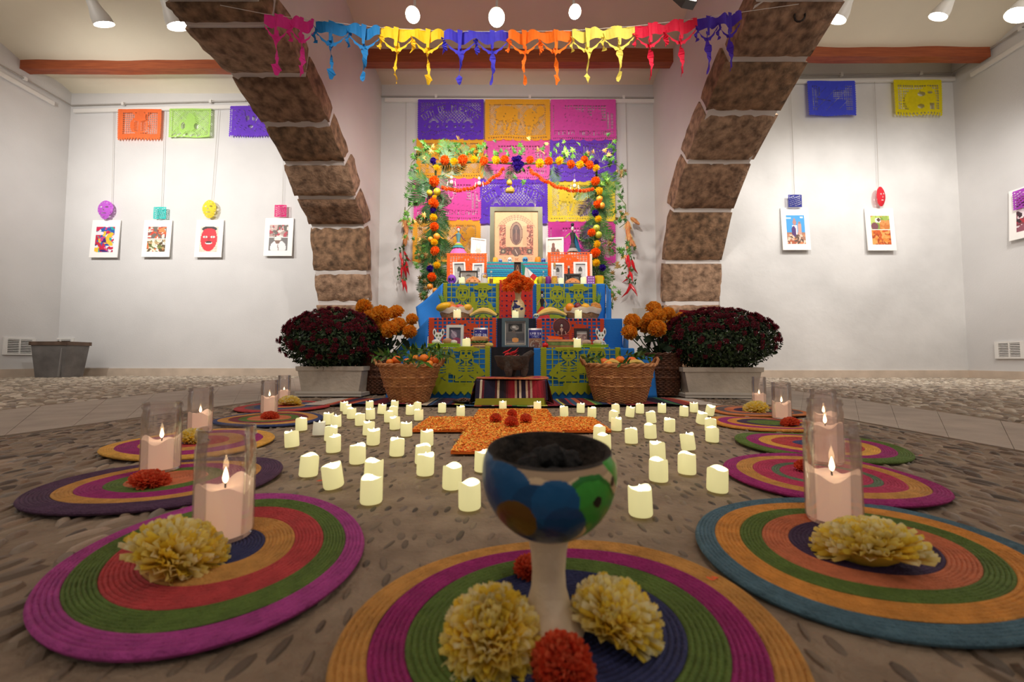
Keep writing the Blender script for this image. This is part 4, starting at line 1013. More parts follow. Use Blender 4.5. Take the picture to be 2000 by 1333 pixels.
fb = MB(); fb.lathe([(.0028, .031), (.0036, .035), (.0028, .040), (.0008, .045), (.0001, .046)], 10, cap=False); fbm = fb.mesh('flame_bulb', BULB)
def led(X, Y, z, label, k=0, off=False, tilt=(0, 0), group='battery tea lights scattered on the cobbles', scale=1):
    t = thing('tea_light', label, 'candle', (X, Y, z), rot=(tilt[0], tilt[1], R.uniform(0, 6)), group=group); t.scale = (scale,)*3
    ob('shell', lu if off else lm[k % 4], t); ob('flame_bulb', fbm, t); return t
LZ = [(190, 365), (105, 512), (235, 765), (455, 870), (775, 1000), (798, 815), (460, 550), (438, 452), (488, 337), (423, 310), (562, 194), (587, 220), (623, 258), (780, 184), (787, 265), (880, 222), (994, 180), (985, 242), (945, 290), (697, 317), (995, 352), (765, 402), (803, 487), (1092, 412), (1266, 495), (1005, 582), (665, 648), (1228, 652), (1248, 752), (1478, 870), (1632, 1052), (1745, 720), (1125, 225), (1190, 198), (1200, 275), (1400, 208), (1560, 237), (1922, 185)]
RZ = [(72, 228), (178, 275), (400, 240), (382, 315), (410, 397), (532, 272), (628, 235), (835, 230), (1042, 262), (1137, 222), (1280, 258), (1203, 338), (742, 328), (910, 408), (735, 472), (555, 520), (1298, 405), (1315, 505), (1098, 590), (1087, 815), (808, 680), (820, 885), (1380, 985), (658, 1218), (250, 490), (300, 588)]
L0 = [(540+a/4.348, 760+b/4.348) for a, b in LZ]+[(1050, 804), (1103, 815)]+[(1120+a/4.762, 760+b/4.762) for a, b in RZ]
TL = {(455, 870): (.0, -.16), (105, 512): (0, .10), (803, 487): (0, -.10), (1280, 258): (0, .30), (1203, 338): (0, .26), (532, 272): (0, -.14), (1098, 590): (0, -.12), (235, 765): (0, .06), (488, 337): (0, -.08), (910, 408): (0, -.07), (742, 328): (0, -.1), (880, 222): (0, .12)}
TT = {540+a/4.348 if (a, b) in LZ else 1120+a/4.762: v for (a, b), v in TL.items()}
LS = {0: 'lit tea light off the end of the dark blue rimmed mat', 4: 'large lit tea light closest to the magenta green mat edge on the bin side', 30: 'lit tea light in front of the burner bowl on its blue side', 40: None}
g_ = random.Random(2); used = set()
def near_words(px, py, i):
    side = 'bin side' if px < 1000 else 'plaster side'
    if py < 812: row = 'row along the striped blanket'
    elif py < 840: row = 'row beside the petal cross' if 760 < px < 1250 else 'row by the outer mats'
    elif py < 890: row = 'middle rows'
    elif py < 960: row = 'rows near the burner'
    else: row = 'row closest to the burner'
    return side, row
rows_ = {}
for i, (px, py) in enumerate(L0): rows_.setdefault(near_words(px, py, i), []).append((abs(px-1072), i, px))
ORD = ['first', 'second', 'third', 'fourth', 'fifth', 'sixth', 'seventh', 'eighth', 'ninth', 'tenth', 'eleventh', 'twelfth', 'thirteenth', 'fourteenth', 'fifteenth']
lab = {}
for (sd, row), its in rows_.items():
    for k, (_, i, px) in enumerate(sorted(its)): lab[i] = '%s lit tea light out from the centre, %s, %s' % (ORD[k], row, sd)
lab[L0.index((540+105/4.348, 760+512/4.348))] = 'lit tea light leaning beside the end of the yellow rimmed mat'
lab[L0.index((540+455/4.348, 760+870/4.348))] = 'lit tea light tilting over a pebble above the purple pink rimmed mat'
lab[L0.index((540+775/4.348, 760+1000/4.348))] = 'lit tea light standing just in front of a taller looking one'
lab[L0.index((540+1632/4.348, 760+1052/4.348))] = 'lit tea light next to the burner bowl on its blue flower side'
lab[L0.index((1120+658/4.762, 760+1218/4.762))] = 'lit tea light alone on the cobbles beyond the burner bowl leaf side'
lab[L0.index((1120+1380/4.762, 760+985/4.762))] = 'lit tea light beside the magenta rimmed mat tip'
lab[L0.index((1120+1280/4.762, 760+258/4.762))] = 'strongly tilted lit tea light before the orange rimmed mat'
for i, (px, py) in enumerate(L0):
    p = PZ(px, py, .003); tl = TT.get(px, (0, g_.uniform(-.04, .04)))
    led(p.x, p.y+.016, .0045+abs(tl[1])*.016, lab[i], i, tilt=(g_.uniform(-.04, .04), tl[1]))
p = PZ(540+335/4.348, 760+408/4.348, .003); led(p.x, p.y+.016, .006, 'unlit grey tea light among the lit ones near the yellow rimmed mat', 0, True, (0, .1))

# ------------------------------------------------------------------ marigold petal cross
t = thing('petal_cross', 'cross of orange marigold petals laid on flat boards before the altar', 'decoration', (.0, 1.02, .006))
XA, XB, YA, YB = -.155, .165, 0.0, .88; HA, HB, H0, H1 = -.335, .325, .30, .62
BRD = M('e8701c', .8)
panels = [(XA, XB, YA, H0-.004), (XA, XB, H0, H1), (XA, XB, H1+.004, YB), (HA, XA-.004, H0+.01, H1), (XB+.004, HB, H0, H1-.01)]
for x0, x1, y0, y1 in panels:
    m_ = MB(); m_.box(((x0+x1)/2, (y0+y1)/2, .003), (x1-x0, y1-y0, .006)); m_.build('board', BRD, t, smooth=False)
rg = np.random.RandomState(8); V = []; F = []; C_ = []
pc = [lin(c) for c in ('ff9828', 'ffac34', 'ff7c18', 'ffcc54', 'ffa02c', 'ff7018', 'ffe068')]
for x0, x1, y0, y1 in panels:
    n = int((x1-x0)*(y1-y0)*52000)
    for _ in range(n):
        x, y = rg.uniform(x0, x1), rg.uniform(y0, y1); a = rg.uniform(0, 6.3); l = rg.uniform(.004, .008); w_ = .0024; z = rg.uniform(.0062, .0085); ca, sa = math.cos(a), math.sin(a); o_ = len(V); tz = rg.uniform(-.001, .002)
        V += [(x-ca*l, y-sa*l, z), (x+sa*w_, y-ca*w_, z+.001), (x+ca*l, y+sa*l, z+tz+.001), (x-sa*w_, y+ca*w_, z+.0015)]; F.append((o_, o_+1, o_+2, o_+3)); C_.append(pc[rg.randint(7)] if (x < .03 or rg.rand() < .7) else pc[rg.randint(3)*2])
mb = MB(); mb.v = V; mb.f = F; mb.m = [0]*len(F); mb.c = C_; o = mb.build('petals', attr_mat('loose_petals', .6), t, smooth=False); tag(o, kind='stuff')
for px, py, w_, l in ((968, 817, 25, 'red orange marigold on the petal cross, bin side one'), (999, 824, 30, 'red orange marigold at the middle of the petal cross'), (1027, 818, 26, 'red orange marigold on the petal cross, plaster side one'), (1000, 808, 22, 'red orange marigold at the back of the petal cross')):
    bloom('o', px, py, w_, l, (.1, 0, px), z=.018, grp='marigolds on the petal cross')
for px, py, s, c, l in ((1390, 1131, .008, 'e85a28', 'small orange petal on the rim of the burner mat'), (626, 932, .009, 'd0401c', 'red petal on the cobbles beside the tilted tea light'), (1798, 884, .006, 'b8301c', 'tiny red petal on the cobbles by the green rimmed mat'), (889, 855, .006, 'f0a020', 'tiny yellow petal beside the petal cross')):
    p = PZ(px, py, .015); m_ = MB(); m_.add([(-s, 0, 0), (0, -s*.5, .001), (s, 0, .002), (s*.2, s*.5, .001), (-s*.5, s*.4, .001)], [(0, 1, 2, 3, 4)]); m_.add([(-s, 0, -.001), (s, 0, 0), (0, s*.3, -.001)], [(0, 2, 1)])
    tag(m_.build('petal', M(c, .6), loc=(p.x, p.y, .0145 if 1300 < px < 1500 else .007)), l, 'petal', 'loose petals')
# ------------------------------------------------------------------ altar steps
TY = [2.42, 2.85, 3.40, 3.90]; TZ = [PY(1000, 680, TY[0]).z, PY(1000, 622, TY[1]).z, PY(1000, 554, TY[2]).z, PY(1000, 513, TY[3]).z]
ZS = PY(1000, 497, 3.95).z
BLUE = M('0a72c8', .75, (4, .08), (90, .15)); 
def xat(px, Y): return (px-1000)/FP*Y
t = thing('altar', 'tiered altar of four steps covered in bright blue cloth', 'altar', (0, TY[0], 0))
CRM = M('f2dcc8', .8, (4, .08), (90, .15))
def step(x0, x1, y0, y1, z0, z1, name='step', par=t, mt=BLUE):
    mb = MB(); mb.box(((x0+x1)/2, (y0+y1)/2-TY[0], (z0+z1)/2), (x1-x0, y1-y0, z1-z0)); o = mb.build(name, mt, par, smooth=False)
    m = o.modifiers.new('b', 'BEVEL'); m.width = .008; m.segments = 2; return o
step(xat(800, TY[0]), xat(1240, TY[0]), TY[0], TY[1]+.02, 0, TZ[0]-.001)
step(xat(836, TY[1]), xat(1217, TY[1]), TY[1], TY[2]+.02, 0, TZ[1]-.001)
step(xat(864, TY[2]), xat(1184, TY[2]), TY[2], TY[3]+.02, 0, TZ[2]-.001)
step(xat(953, TY[3]), xat(1068, TY[3]), TY[3], 4.4, 0, TZ[3]-.001)
step(xat(874, TY[3]), xat(951, TY[3]), TY[3]+.03, 4.4, 0, ZS-.001, mt=CRM)
step(xat(1070, TY[3]), xat(1160, TY[3]), TY[3]+.03, 4.4, 0, ZS-.001, mt=CRM)
def drape(name, C, label, nu=12, nv=12, wr=.012, mat=None, group='blue cloth drapes of the altar'):
    P = [PY(*c) for c in C]; o0 = P[0]
    def fn(u, v):
        p = (P[0]*(1-u)+P[1]*u)*(1-v)+(P[3]*(1-u)+P[2]*u)*v; s_ = math.sin(u*7+v*3)*wr*math.sin(PI*min(1, v*1.2+.05)); return tuple(p-o0+Vector((0, -s_, -.03*math.sin(PI*u)*(1-v)*.4)))
    mb = MB(); mb.grid(fn, nu, nv); o = mb.build(name, mat or BLUE, loc=o0); m = o.modifiers.new('s', 'SOLIDIFY'); m.thickness = .004; return tag(o, label, 'cloth', group)
e = .012
drape('blue_cloth', [(865, 553, 3.4), (812, 600, 3.55), (824, 668, 3.2), (862, 632, 3.3)], 'blue cloth pulled out in a point beside the upper green papers, bin side')
drape('blue_cloth', [(838, 621, 2.86), (757, 697, 3.05), (760, 742, 2.9), (832, 700, 2.8)], 'long blue cloth wing behind the fruit basket, bin side')
drape('blue_cloth', [(805, 678, 2.43), (768, 704, 2.62), (752, 780, 2.55), (797, 781, 2.42)], 'blue cloth side flap low behind the wicker basket, bin side')
drape('blue_cloth', [(1184, 556, 3.4), (1192, 566, 3.6), (1194, 640, 3.3), (1183, 630, 3.3)], 'narrow blue cloth flap beside the upper green papers, plaster side')
drape('blue_cloth', [(1217, 624, 2.86), (1225, 634, 3.1), (1227, 700, 2.9), (1216, 690, 2.8)], 'narrow blue cloth flap beside the middle orange papers, plaster side')
drape('blue_cloth', [(1212, 679, 2.44), (1273, 698, 2.55), (1283, 778, 2.5), (1246, 778, 2.42)], 'blue cloth corner hanging to the floor behind the wicker basket, plaster side')
def altar_paper(bm, x0, x1, y0, y1, Y, col, label, fold=0.0, top=None):
    a, b = PY(x0, y0, Y), PY(x1, y1, Y); ww = b.x-a.x; hh = a.z-b.z
    fn = None
    if fold:
        tot = hh+fold
        def fn(u, v):
            s_ = v*tot
            if s_ < fold: return ((u-.5)*ww, fold-s_, .003)
            return ((u-.5)*ww, -.003-.006*abs(math.sin(u*9+v*4))*((s_-fold)/hh), -(s_-fold))
    return sheet('cut_paper_sheet', bm, ww, hh, paper(col), .004, 2, label=label, cat='paper', group='cut papers draped over the altar steps', loc=(a.x+ww/2, Y-.012, a.z), fn=fn)
GRN = 'aeb41c'; ORG = 'f04c18'
altar_paper(p_green(False, False), 866, 976, 554, 632, TY[2], GRN, 'yellow green skeleton couple paper on the upper step, bin side', .03)
altar_paper(p_green(False, False), 1047, 1165, 556, 634, TY[2], GRN, 'yellow green skeleton couple paper on the upper step, plaster side', .03)
altar_paper(p_orange(), 838, 970, 622, 684, TY[1], 'f0501c', 'orange grid paper on the middle step behind the dog cutout and white frame', .03)
altar_paper(p_orange(), 1047, 1180, 624, 684, TY[1], 'e84a1c', 'orange grid paper on the middle step behind the round hatted doll', .03)
altar_paper(p_green(False, True), 801, 958, 678, 772, TY[0], GRN, 'large yellow green skeleton couple paper on the lowest step, bin side', .03)
altar_paper(p_green(True, True), 1055, 1212, 680, 772, TY[0], GRN, 'large yellow green skeleton couple paper on the lowest step, plaster side', .03)
altar_paper(p_orange(), 873, 951, 496, 550, TY[3]+.03, 'ff6a10', 'bright orange grid paper behind the two small white frames', .03)
altar_paper(p_orange(), 1069, 1152, 494, 550, TY[3]+.03, 'ff6410', 'bright orange grid paper behind the portrait photographs, plaster side', .03)
b = Bmp(40, 50)
for i in range(7):
    for j in range(9): b.ell(3.5+i*5.5, 4+j*5.4, .9, .9, False)
b.edges(3)
altar_paper(b, 975, 1041, 548, 632, TY[2]-.01, 'e0301a', 'red orange dotted paper runner behind the flower vase', .02)
# woven textiles, dark runner
def stripes_cloth(name, fn, nu, nv, cols, label, cat='cloth', group=None, loc=(0, 0, 0), along='u', parent=None, mat=None):
    mb = MB(); mb.grid(fn, nu, nv); mb.c = []
    for j in range(nv):
        for i in range(nu):
            c = cols[i % len(cols)] if along == 'u' else cols[j % len(cols)]; k = 1+.1*math.sin(i*3.7+j*1.3); mb.c.append([q*k for q in lin(c)])
    o = mb.build(name, mat or attr_mat('woven_cloth', .9, (300, .4)), parent, loc=loc, smooth=False)
    return tag(o, label, cat, group) if label else o
tc_ = ['28a8a8', '2098a0', 'b04868', '20a0a8', '3090a0', '2a9cb0', '8c4a78', '2890a8', '38b0b0', '1c6c98', '2c98b0', '1a5888', '30a4b4', '1c6090', '2ca0b4', '1a5c90']
for x0, x1, nm in ((951, 1004, 'bin side'), (1017, 1070, 'plaster side')):
    a, b_ = PY(x0, 512, TY[3]-.02), PY(x1, 541, TY[3]-.02); ww, hh = b_.x-a.x, a.z-b_.z
    stripes_cloth('woven_textile', lambda u, v: ((u-.5)*ww, -.006*math.sin(u*5)-.004, -v*hh), 20, 16, tc_, 'turquoise striped woven textile under the big frame, '+nm, loc=((a.x+b_.x)/2, TY[3]-.012, a.z), along='v', group='turquoise textiles')
a, b_ = PY(952, 541, TY[3]-.03), PY(1066, 556, TY[3]-.03); ww, hh = b_.x-a.x, a.z-b_.z
stripes_cloth('yellow_cloth', lambda u, v: ((u-.5)*ww, -.02*v, -v*hh), 14, 5, ['f8dc10'], 'plain yellow cloth strip under the turquoise textiles', loc=((a.x+b_.x)/2, TY[3]-.02, a.z))
a, b_ = PY(959, 678, TY[0]-.02), PY(1043, 778, TY[0]-.02); ww, hh = b_.x-a.x, a.z-b_.z
stripes_cloth('dark_runner', lambda u, v: ((u-.5)*ww, -.006*math.sin(u*6), -v*hh), 14, 10, ['14121a', '1a1620', '121018'], 'black cloth runner behind the stone mortar', loc=((a.x+b_.x)/2, TY[0]-.01, a.z))
a, b_ = PY(971, 622, TY[1]-.02), PY(1047, 684, TY[1]-.02); ww, hh = b_.x-a.x, a.z-b_.z
stripes_cloth('dark_runner', lambda u, v: ((u-.5)*ww, -.006*math.sin(u*6), -v*hh), 14, 10, ['16182a', '101422', '141a30'], 'black cloth runner behind the ultrasound picture frame', loc=((a.x+b_.x)/2, TY[1]-.01, a.z))

# ------------------------------------------------------------------ flower and leaf arch
def fm(name, cols, core, n=95, **k): return flower_mesh(name, 1, n, cols, 1.0, .5, .42, .8, 5, 2, 2, core)
gm = {'o': fm('marigold', ['ff7410', 'ff8824', 'fc640c', 'ff9834'], 'f86408'), 'y': fm('yellow_daisy', ['ffd814', 'ffe030', 'f8c808'], 'f0a808', 46), 'p': fm('purple_flower', ['3c1490', '4a20a8', '2c0c74', '5c34b8'], '240a60', 60)}
def citrus(name, c, two): mb = MB(); mb.ball((0, 0, 0), 1, 16, 12); mb.ball((0, 0, 1.0), .09, 6, 4, 1); return mb.mesh(name, [M(c, .45, (3, .2), (40, .15), two=two), M('4a6a20', .7)])
gm['l'] = citrus('lime', '9aa830', 'c0b838'); gm['f'] = citrus('yellow_fruit', 'd8b828', 'b8b030'); gm['c'] = citrus('orange_fruit', 'f08818', 'f8a838')
NMF = {'o': 'marigold', 'y': 'yellow_daisy', 'p': 'purple_flower', 'l': 'lime', 'f': 'yellow_fruit', 'c': 'orange_fruit'}
GY = 4.25
arch_t = thing('flower_arch', 'arch of marigolds, daisies, citrus, palm and ivy framing the altar top', 'arch', (0, GY, 0))
GL = [(870, 314, 19, 'o'), (887, 318, 16, 'y'), (906, 314, 21, 'o'), (926, 313, 16, 'y'), (947, 317, 18, 'o'), (967, 315, 18, 'y'), (986, 313, 17, 'o'), (1004, 314, 14, 'p'), (1014, 312, 15, 'p'), (1017, 323, 15, 'p'), (1006, 324, 15, 'p'), (1011, 330, 13, 'p'), (1036, 314, 16, 'o'), (1054, 320, 19, 'y'), (1072, 317, 17, 'o'), (1093, 315, 17, 'y'), (1113, 322, 17, 'o'), (1133, 323, 17, 'y'), (1149, 324, 18, 'o'), (1164, 330, 15, 'y'), (848, 315, 14, 'p'), (852, 329, 13, 'y'), (1163, 319, 12, 'p'),
      (850, 355, 21, 'o'), (839, 377, 12, 'f'), (854, 375, 15, 'f'), (850, 387, 11, 'y'), (846, 399, 21, 'o'), (847, 412, 13, 'p'), (846, 426, 16, 'y'), (849, 444, 18, 'o'), (853, 462, 13, 'c'), (841, 468, 11, 'c'), (848, 474, 15, 'y'), (852, 492, 19, 'o'), (853, 518, 15, 'y'), (841, 525, 14, 'p'), (845, 541, 18, 'o'), (840, 560, 12, 'c'), (850, 568, 11, 'c'),
      (1164, 355, 18, 'o'), (1168, 375, 17, 'y'), (1171, 389, 13, 'c'), (1164, 401, 16, 'o'), (1175, 402, 13, 'c'), (1162, 417, 14, 'p'), (1168, 429, 15, 'y'), (1165, 446, 14, 'l'), (1156, 455, 16, 'o'), (1169, 459, 14, 'l'), (1164, 477, 16, 'y'), (1164, 495, 20, 'o'), (1164, 514, 16, 'y'), (1176, 524, 14, 'p'), (1172, 545, 14, 'o'), (1140, 313, 15, 'o')]
for px, py, w_, k in GL:
    p = PY(px, py, GY-.07); s_ = w_/2/FP*(GY-.07)*(1.0 if k in 'lfc' else .98)
    ob(NMF[k], gm[k], arch_t, (p.x, -.07, p.z), (PI/2+R.uniform(-.3, .3), R.uniform(-.3, .3), R.uniform(-.5, .5)), s_)
# wire frame stems
mb = MB()
for q in ([(848, 580), (849, 480), (850, 400), (851, 330)], [(1168, 575), (1165, 480), (1166, 400), (1165, 330)], [(846, 322), (930, 316), (1010, 320), (1090, 318), (1168, 326)]):
    pp = [PY(x, y, GY) for x, y in q]; pp = [Vector((p.x, 0, p.z)) for p in pp]
    if q[0][1] > 500: pp = [Vector((pp[0].x, 0, 0.0))]+pp
    mb.tube(pp, .012, 6)
mb.build('frame', M('3a4a1e', .8), arch_t)
def frond_mesh(seed, n=24, L=1.0):
    mb = MB(); g_ = random.Random(seed); mb.tube([(0, 0, 0), (0, .02, L*.5), (0, .09, L)], [.012, .009, .003], 5)
    for k in range(n):
        f = .12+.86*k/n; z = f*L; y = .09*f*f
        for s in (-1, 1):
            ln = .42*math.sin(PI*min(.97, .25+.7*f))*g_.uniform(.85, 1.1); a = g_.uniform(.55, .75)
            tip = (s*ln*math.cos(a), y-.05*g_.random(), z+ln*math.sin(a)); mid = (s*ln*.5*math.cos(a), y+.015, z+ln*.5*math.sin(a))
            mb.add([(0, y, z-.010), (mid[0], mid[1], mid[2]-.020), tip, (mid[0], mid[1]+.006, mid[2]+.014), (0, y, z+.010)], [(0, 1, 3, 4), (1, 2, 3)], 1)
    return mb
LG = [M('24581a', .5, (6, .3)), M('1c4c18', .5, (6, .3)), M('3c6c20', .5, (6, .3)), M('3c2a48', .6, (6, .3))]
frm = [frond_mesh(i).mesh('palm_frond', [M('5a7a30', .7), LG[i]]) for i in range(4)]
FR = [(848, 352, 225, 62, 0), (848, 350, 250, 55, 2), (855, 350, 60, 58, 1), (862, 330, 25, 55, 0), (848, 420, 180, 60, 1), (850, 380, 200, 55, 1), (846, 385, 160, 55, 1), (850, 440, 175, 60, 0), (846, 470, 195, 55, 1), (852, 460, 150, 50, 2), (848, 500, 180, 50, 1), (852, 520, 160, 48, 0), (846, 530, 205, 45, 1), (850, 420, 20, 40, 0), (852, 505, 30, 38, 1), (880, 320, -20, 50, 2), (890, 320, 35, 40, 0), (850, 320, -60, 40, 0), (940, 318, 150, 40, 1), (1000, 320, 190, 35, 1), (1080, 320, 170, 38, 0),
      (1160, 340, 120, 55, 2), (1150, 370, 95, 48, 2), (1156, 345, 150, 50, 0), (1170, 350, 200, 50, 1), (1160, 390, 160, 45, 0), (1150, 400, 130, 40, 1), (1170, 400, 200, 45, 2), (1160, 430, 140, 50, 0), (1150, 445, 110, 48, 2), (1170, 440, 215, 48, 3), (1175, 470, 200, 50, 3), (1160, 480, 165, 45, 0), (1148, 505, 120, 45, 2), (1175, 510, 210, 50, 3), (1165, 530, 190, 45, 0), (1155, 520, 150, 45, 0), (1180, 540, 230, 40, 3), (1162, 365, 240, 42, 0), (1172, 420, 20, 40, 1), (1160, 500, 10, 40, 0), (846, 400, -15, 50, 1), (840, 360, -60, 45, 0)]
for k in range(26):
    y_ = 345+k*9; FR += [(848+R.uniform(-4, 4), y_, R.choice((150, 210, 130, 235))+R.uniform(-15, 15), R.uniform(32, 48), R.choice((0, 1, 1, 2)))]
    if k < 22: FR += [(1165+R.uniform(-4, 4), y_+4, R.choice((150, 210, 120, 240))+R.uniform(-15, 15), R.uniform(32, 46), R.choice((0, 1, 2, 3)))]
for px, py, an, ln, m_ in FR:
    p = PY(px, py, GY); s_ = ln*1.12/FP*GY
    ob('palm_frond', frm[m_], arch_t, (p.x, -.015+R.uniform(-.02, .03), p.z), (0, math.radians(an), 0), s_)
def ivy_mesh():
    mb = MB(); V = [(0, 0, -.1)]; lob = [(-.45, -.35), (-.3, -.1), (-.95, .05), (-.35, .28), (-.6, .75), (-.15, .55), (0, 1.15), (.15, .55), (.6, .75), (.35, .28), (.95, .05), (.3, -.1), (.45, -.35)]
    V += [(x, .16*abs(x)+.08*math.sin(z*3), z) for x, z in lob]+[(0, -.05, .25)]
    F = [(len(V)-1, i, i+1) for i in range(len(V)-2)]+[(len(V)-1, len(V)-2, 0)]; mb.add(V, F); return mb
LC = [M(a, .5, (3, .35), two=b) for a, b in (('1e4a10', '3c701c'), ('4c7c1c', '386c18'), ('88b040', '609830'), ('8a4a20', '6a7028'), ('e89830', 'd8c070'))]
ivm = [ivy_mesh().mesh('ivy_leaf', c) for c in LC]
g_ = random.Random(33)
IV = []
def scat(cx, cy, sx, sy, n, ws): 
    for _ in range(n): IV.append((g_.gauss(cx, sx), g_.gauss(cy, sy), g_.choice(ws)))
scat(830, 300, 12, 14, 18, [0, 1, 1, 4]); scat(812, 322, 7, 22, 10, [1, 0]); scat(890, 292, 22, 8, 15, [0, 0, 1, 3]); scat(935, 298, 18, 10, 16, [0, 1, 0, 3]); scat(975, 305, 20, 10, 12, [0, 1]); scat(1012, 296, 10, 8, 7, [0, 1]); scat(1010, 338, 12, 8, 10, [0, 1]); scat(1060, 290, 14, 8, 9, [0, 4]); scat(1105, 300, 16, 10, 14, [2, 1, 2]); scat(1150, 305, 10, 8, 8, [0, 3, 1]); scat(1190, 312, 8, 18, 16, [1, 0, 4]); scat(1212, 335, 6, 8, 10, [0, 3])
scat(1185, 350, 8, 12, 8, [1, 2]); scat(1213, 400, 5, 12, 8, [0, 0]); scat(1208, 432, 10, 9, 14, [1, 1, 3, 0]); scat(1190, 480, 7, 10, 8, [0, 3]); scat(1212, 492, 8, 8, 10, [0, 1]); scat(1205, 520, 6, 10, 5, [4, 3, 0]); scat(1197, 575, 5, 9, 9, [1, 0, 3]); scat(1190, 600, 5, 8, 6, [0])
scat(800, 380, 6, 12, 8, [0, 1]); scat(795, 425, 8, 10, 10, [1, 2, 0]); scat(818, 430, 9, 12, 12, [0, 1, 3, 4]); scat(822, 460, 8, 14, 7, [4, 3, 0]); scat(825, 510, 9, 14, 12, [0, 0, 3, 1]); scat(836, 548, 8, 12, 14, [0, 0, 3]); scat(825, 582, 7, 6, 7, [0, 3]); scat(860, 545, 5, 12, 6, [0]); scat(850, 585, 5, 6, 4, [0])
for px, py, m_ in IV[:296]:
    yy = GY+g_.uniform(-.05, .05); p = PY(px, py, yy); s_ = g_.uniform(6.0, 9.5)/FP*GY
    ob('ivy_leaf', ivm[m_], arch_t, (p.x, yy-GY-.02, p.z), (g_.uniform(-.6, .6), g_.uniform(0, 6.3), g_.uniform(-.7, .7)), s_)
for q in ([(850, 330), (815, 305), (803, 320), (800, 350)], [(848, 380), (815, 390), (797, 410), (795, 435)], [(1170, 330), (1200, 320), (1216, 330), (1219, 345)], [(1170, 390), (1205, 380), (1222, 400), (1223, 435), (1210, 445)], [(1172, 470), (1195, 480), (1212, 492), (1228, 486)], [(1172, 540), (1190, 560), (1198, 580), (1192, 605)], [(848, 520), (830, 560), (826, 585)], [(1168, 520), (1190, 510), (1206, 522)]):
    mb = MB(); pp = [PY(x, y, GY) for x, y in q]; mb.tube([Vector((p.x, .0, p.z)) for p in pp], .004, 5); mb.build('ivy_stem', M('5a6a2c', .8), arch_t)
# swags, pendants
ruf = flower_mesh('paper_ruffle', 1, 34, ['ff7c20', 'ff6c18', 'ff9038'], .9, .5, .5, .8, 3, 2, 2, 'e85008')
for nm, pts in (('bin side', [(862, 366), (880, 371), (900, 372), (925, 367), (950, 357), (970, 344), (984, 330)]), ('plaster side', [(1034, 332), (1050, 345), (1072, 358), (1098, 369), (1128, 374), (1158, 370)])):
    t = thing('marigold_swag', 'orange paper swag strung under the arch, '+nm, 'garland', (0, GY-.12, 0), 0, 'orange swags')
    pp = [PY(x, y, GY-.12) for x, y in pts]; n = 30; seg = []
    for k in range(n):
        f = k/(n-1)*(len(pp)-1); i = min(int(f), len(pp)-2); seg.append(pp[i].lerp(pp[i+1], f-i))
    mb = MB(); mb.tube([Vector((p.x, 0, p.z)) for p in seg], .004, 5); mb.build('string', M('c85818', .8), t)
    for k, p in enumerate(seg): ob('paper_ruffle', ruf, t, (p.x, 0, p.z), (0, PI/2+R.uniform(-.3, .3), k), (.022, .022, .020))
BEAD = M('cfc0a8', .6); 
def pendant(px, y0, y1, label, thin=False):
    p = PY(px, y0, GY-.16); q = PY(px, y1, GY-.16); L = p.z-q.z
    t = thing('beaded_pendant', label, 'ornament', p, group='white beaded pendants under the arch')
    if not thin:
        mb = MB(); mb.ball((0, 0, -.05), (.015, .014, .020), 12, 8); mb.ball((0, 0, -.10), (.020, .014, .024), 12, 8); mb.tube([(-.035, 0, -.09), (-.045, -.01, -.14)], .004, 5); mb.tube([(.035, 0, -.09), (.045, -.01, -.14)], .004, 5); mb.build('figurine', BEAD, t)
    mb = MB(); w_ = .042 if not thin else .012; n = 22
    for k in range(n+1):
        a = PI*k/n; mb.ball((w_*math.cos(a)*-1, -.01, -.08-(L-.09)*math.sin(a)), .004, 6, 4)
    mb.build('beads', BEAD, t)
    mb = MB(); mb.tube([(0, 0, .03), (0, 0, -.05)], .002, 5); mb.build('cord', M('6a5a40', .8), t)
pendant(882, 338, 392, 'white beaded pendant figure over the pink paper nearest the arch post'); pendant(936, 340, 396, 'white beaded pendant figure at the edge of the purple paper'); pendant(1122, 345, 392, 'white beaded pendant figure over the yellow paper'); pendant(1045, 348, 406, 'thin white bead string ending on the big frame', True)
t = thing('gourd_string', 'two small ochre gourds hanging under the purple flower cluster', 'ornament', PY(996, 335, GY-.14))
GOU = M('c8922c', .5, (8, .3), (30, .2), two='8a7a28'); mb = MB(); mb.tube([(0, 0, .05), (0, 0, -.22)], .003, 5); mb.build('cord', M('5a4a2c', .8), t)
for i, (x, z, s) in enumerate(((-.006, -.12, .032), (.012, -.20, .036), (-.022, -.205, .028))): mb = MB(); mb.lathe([(.001, -s), (s*.8, -s*.7), (s, -.1*s), (s*.8, s*.5), (s*.3, s*.9), (s*.15, s*1.2), (.001, s*1.25)], 16, T=Matrix.Translation((x, 0, z)), cap=False); mb.build('gourd', GOU, t)
# corn and chili strings by the wall
CH_ = M('cc1824', .3, (8, .2)); LF = M('3a5a24', .6, (8, .3)); CORN = M('e0a060', .7, (14, .25), (120, .5), two='c87848')
chm = []
for s in range(3):
    mb = MB(); mb.tube([(0, 0, 0), (.006, 0, -.03), (.018, 0, -.07), (.04+.012*s, 0, -.115)], [.007, .0125, .0095, .001], 8); mb.tube([(0, 0, .016), (0, 0, -.002)], .004, 5, 1); chm.append(mb.mesh('chili', [CH_, M('3c5a20', .6)]))
mb = MB(); mb.lathe([(.002, -.09), (.016, -.08), (.027, -.03), (.029, .03), (.022, .075), (.006, .095)], 12, cap=False)
crm = mb.mesh('corn_cob', CORN); mb = MB()
for k in range(6):
    a = k*1.05; mb.add([(0, 0, .09), (.03*math.cos(a), .03*math.sin(a), .06), (.05*math.cos(a), .05*math.sin(a), -.02+.02*(k % 2)), (.022*math.cos(a+.5), .022*math.sin(a+.5), .03)], [(0, 1, 2, 3)])
hkm = mb.mesh('husk', M('d8c088', .8, (10, .2)), smooth=False)
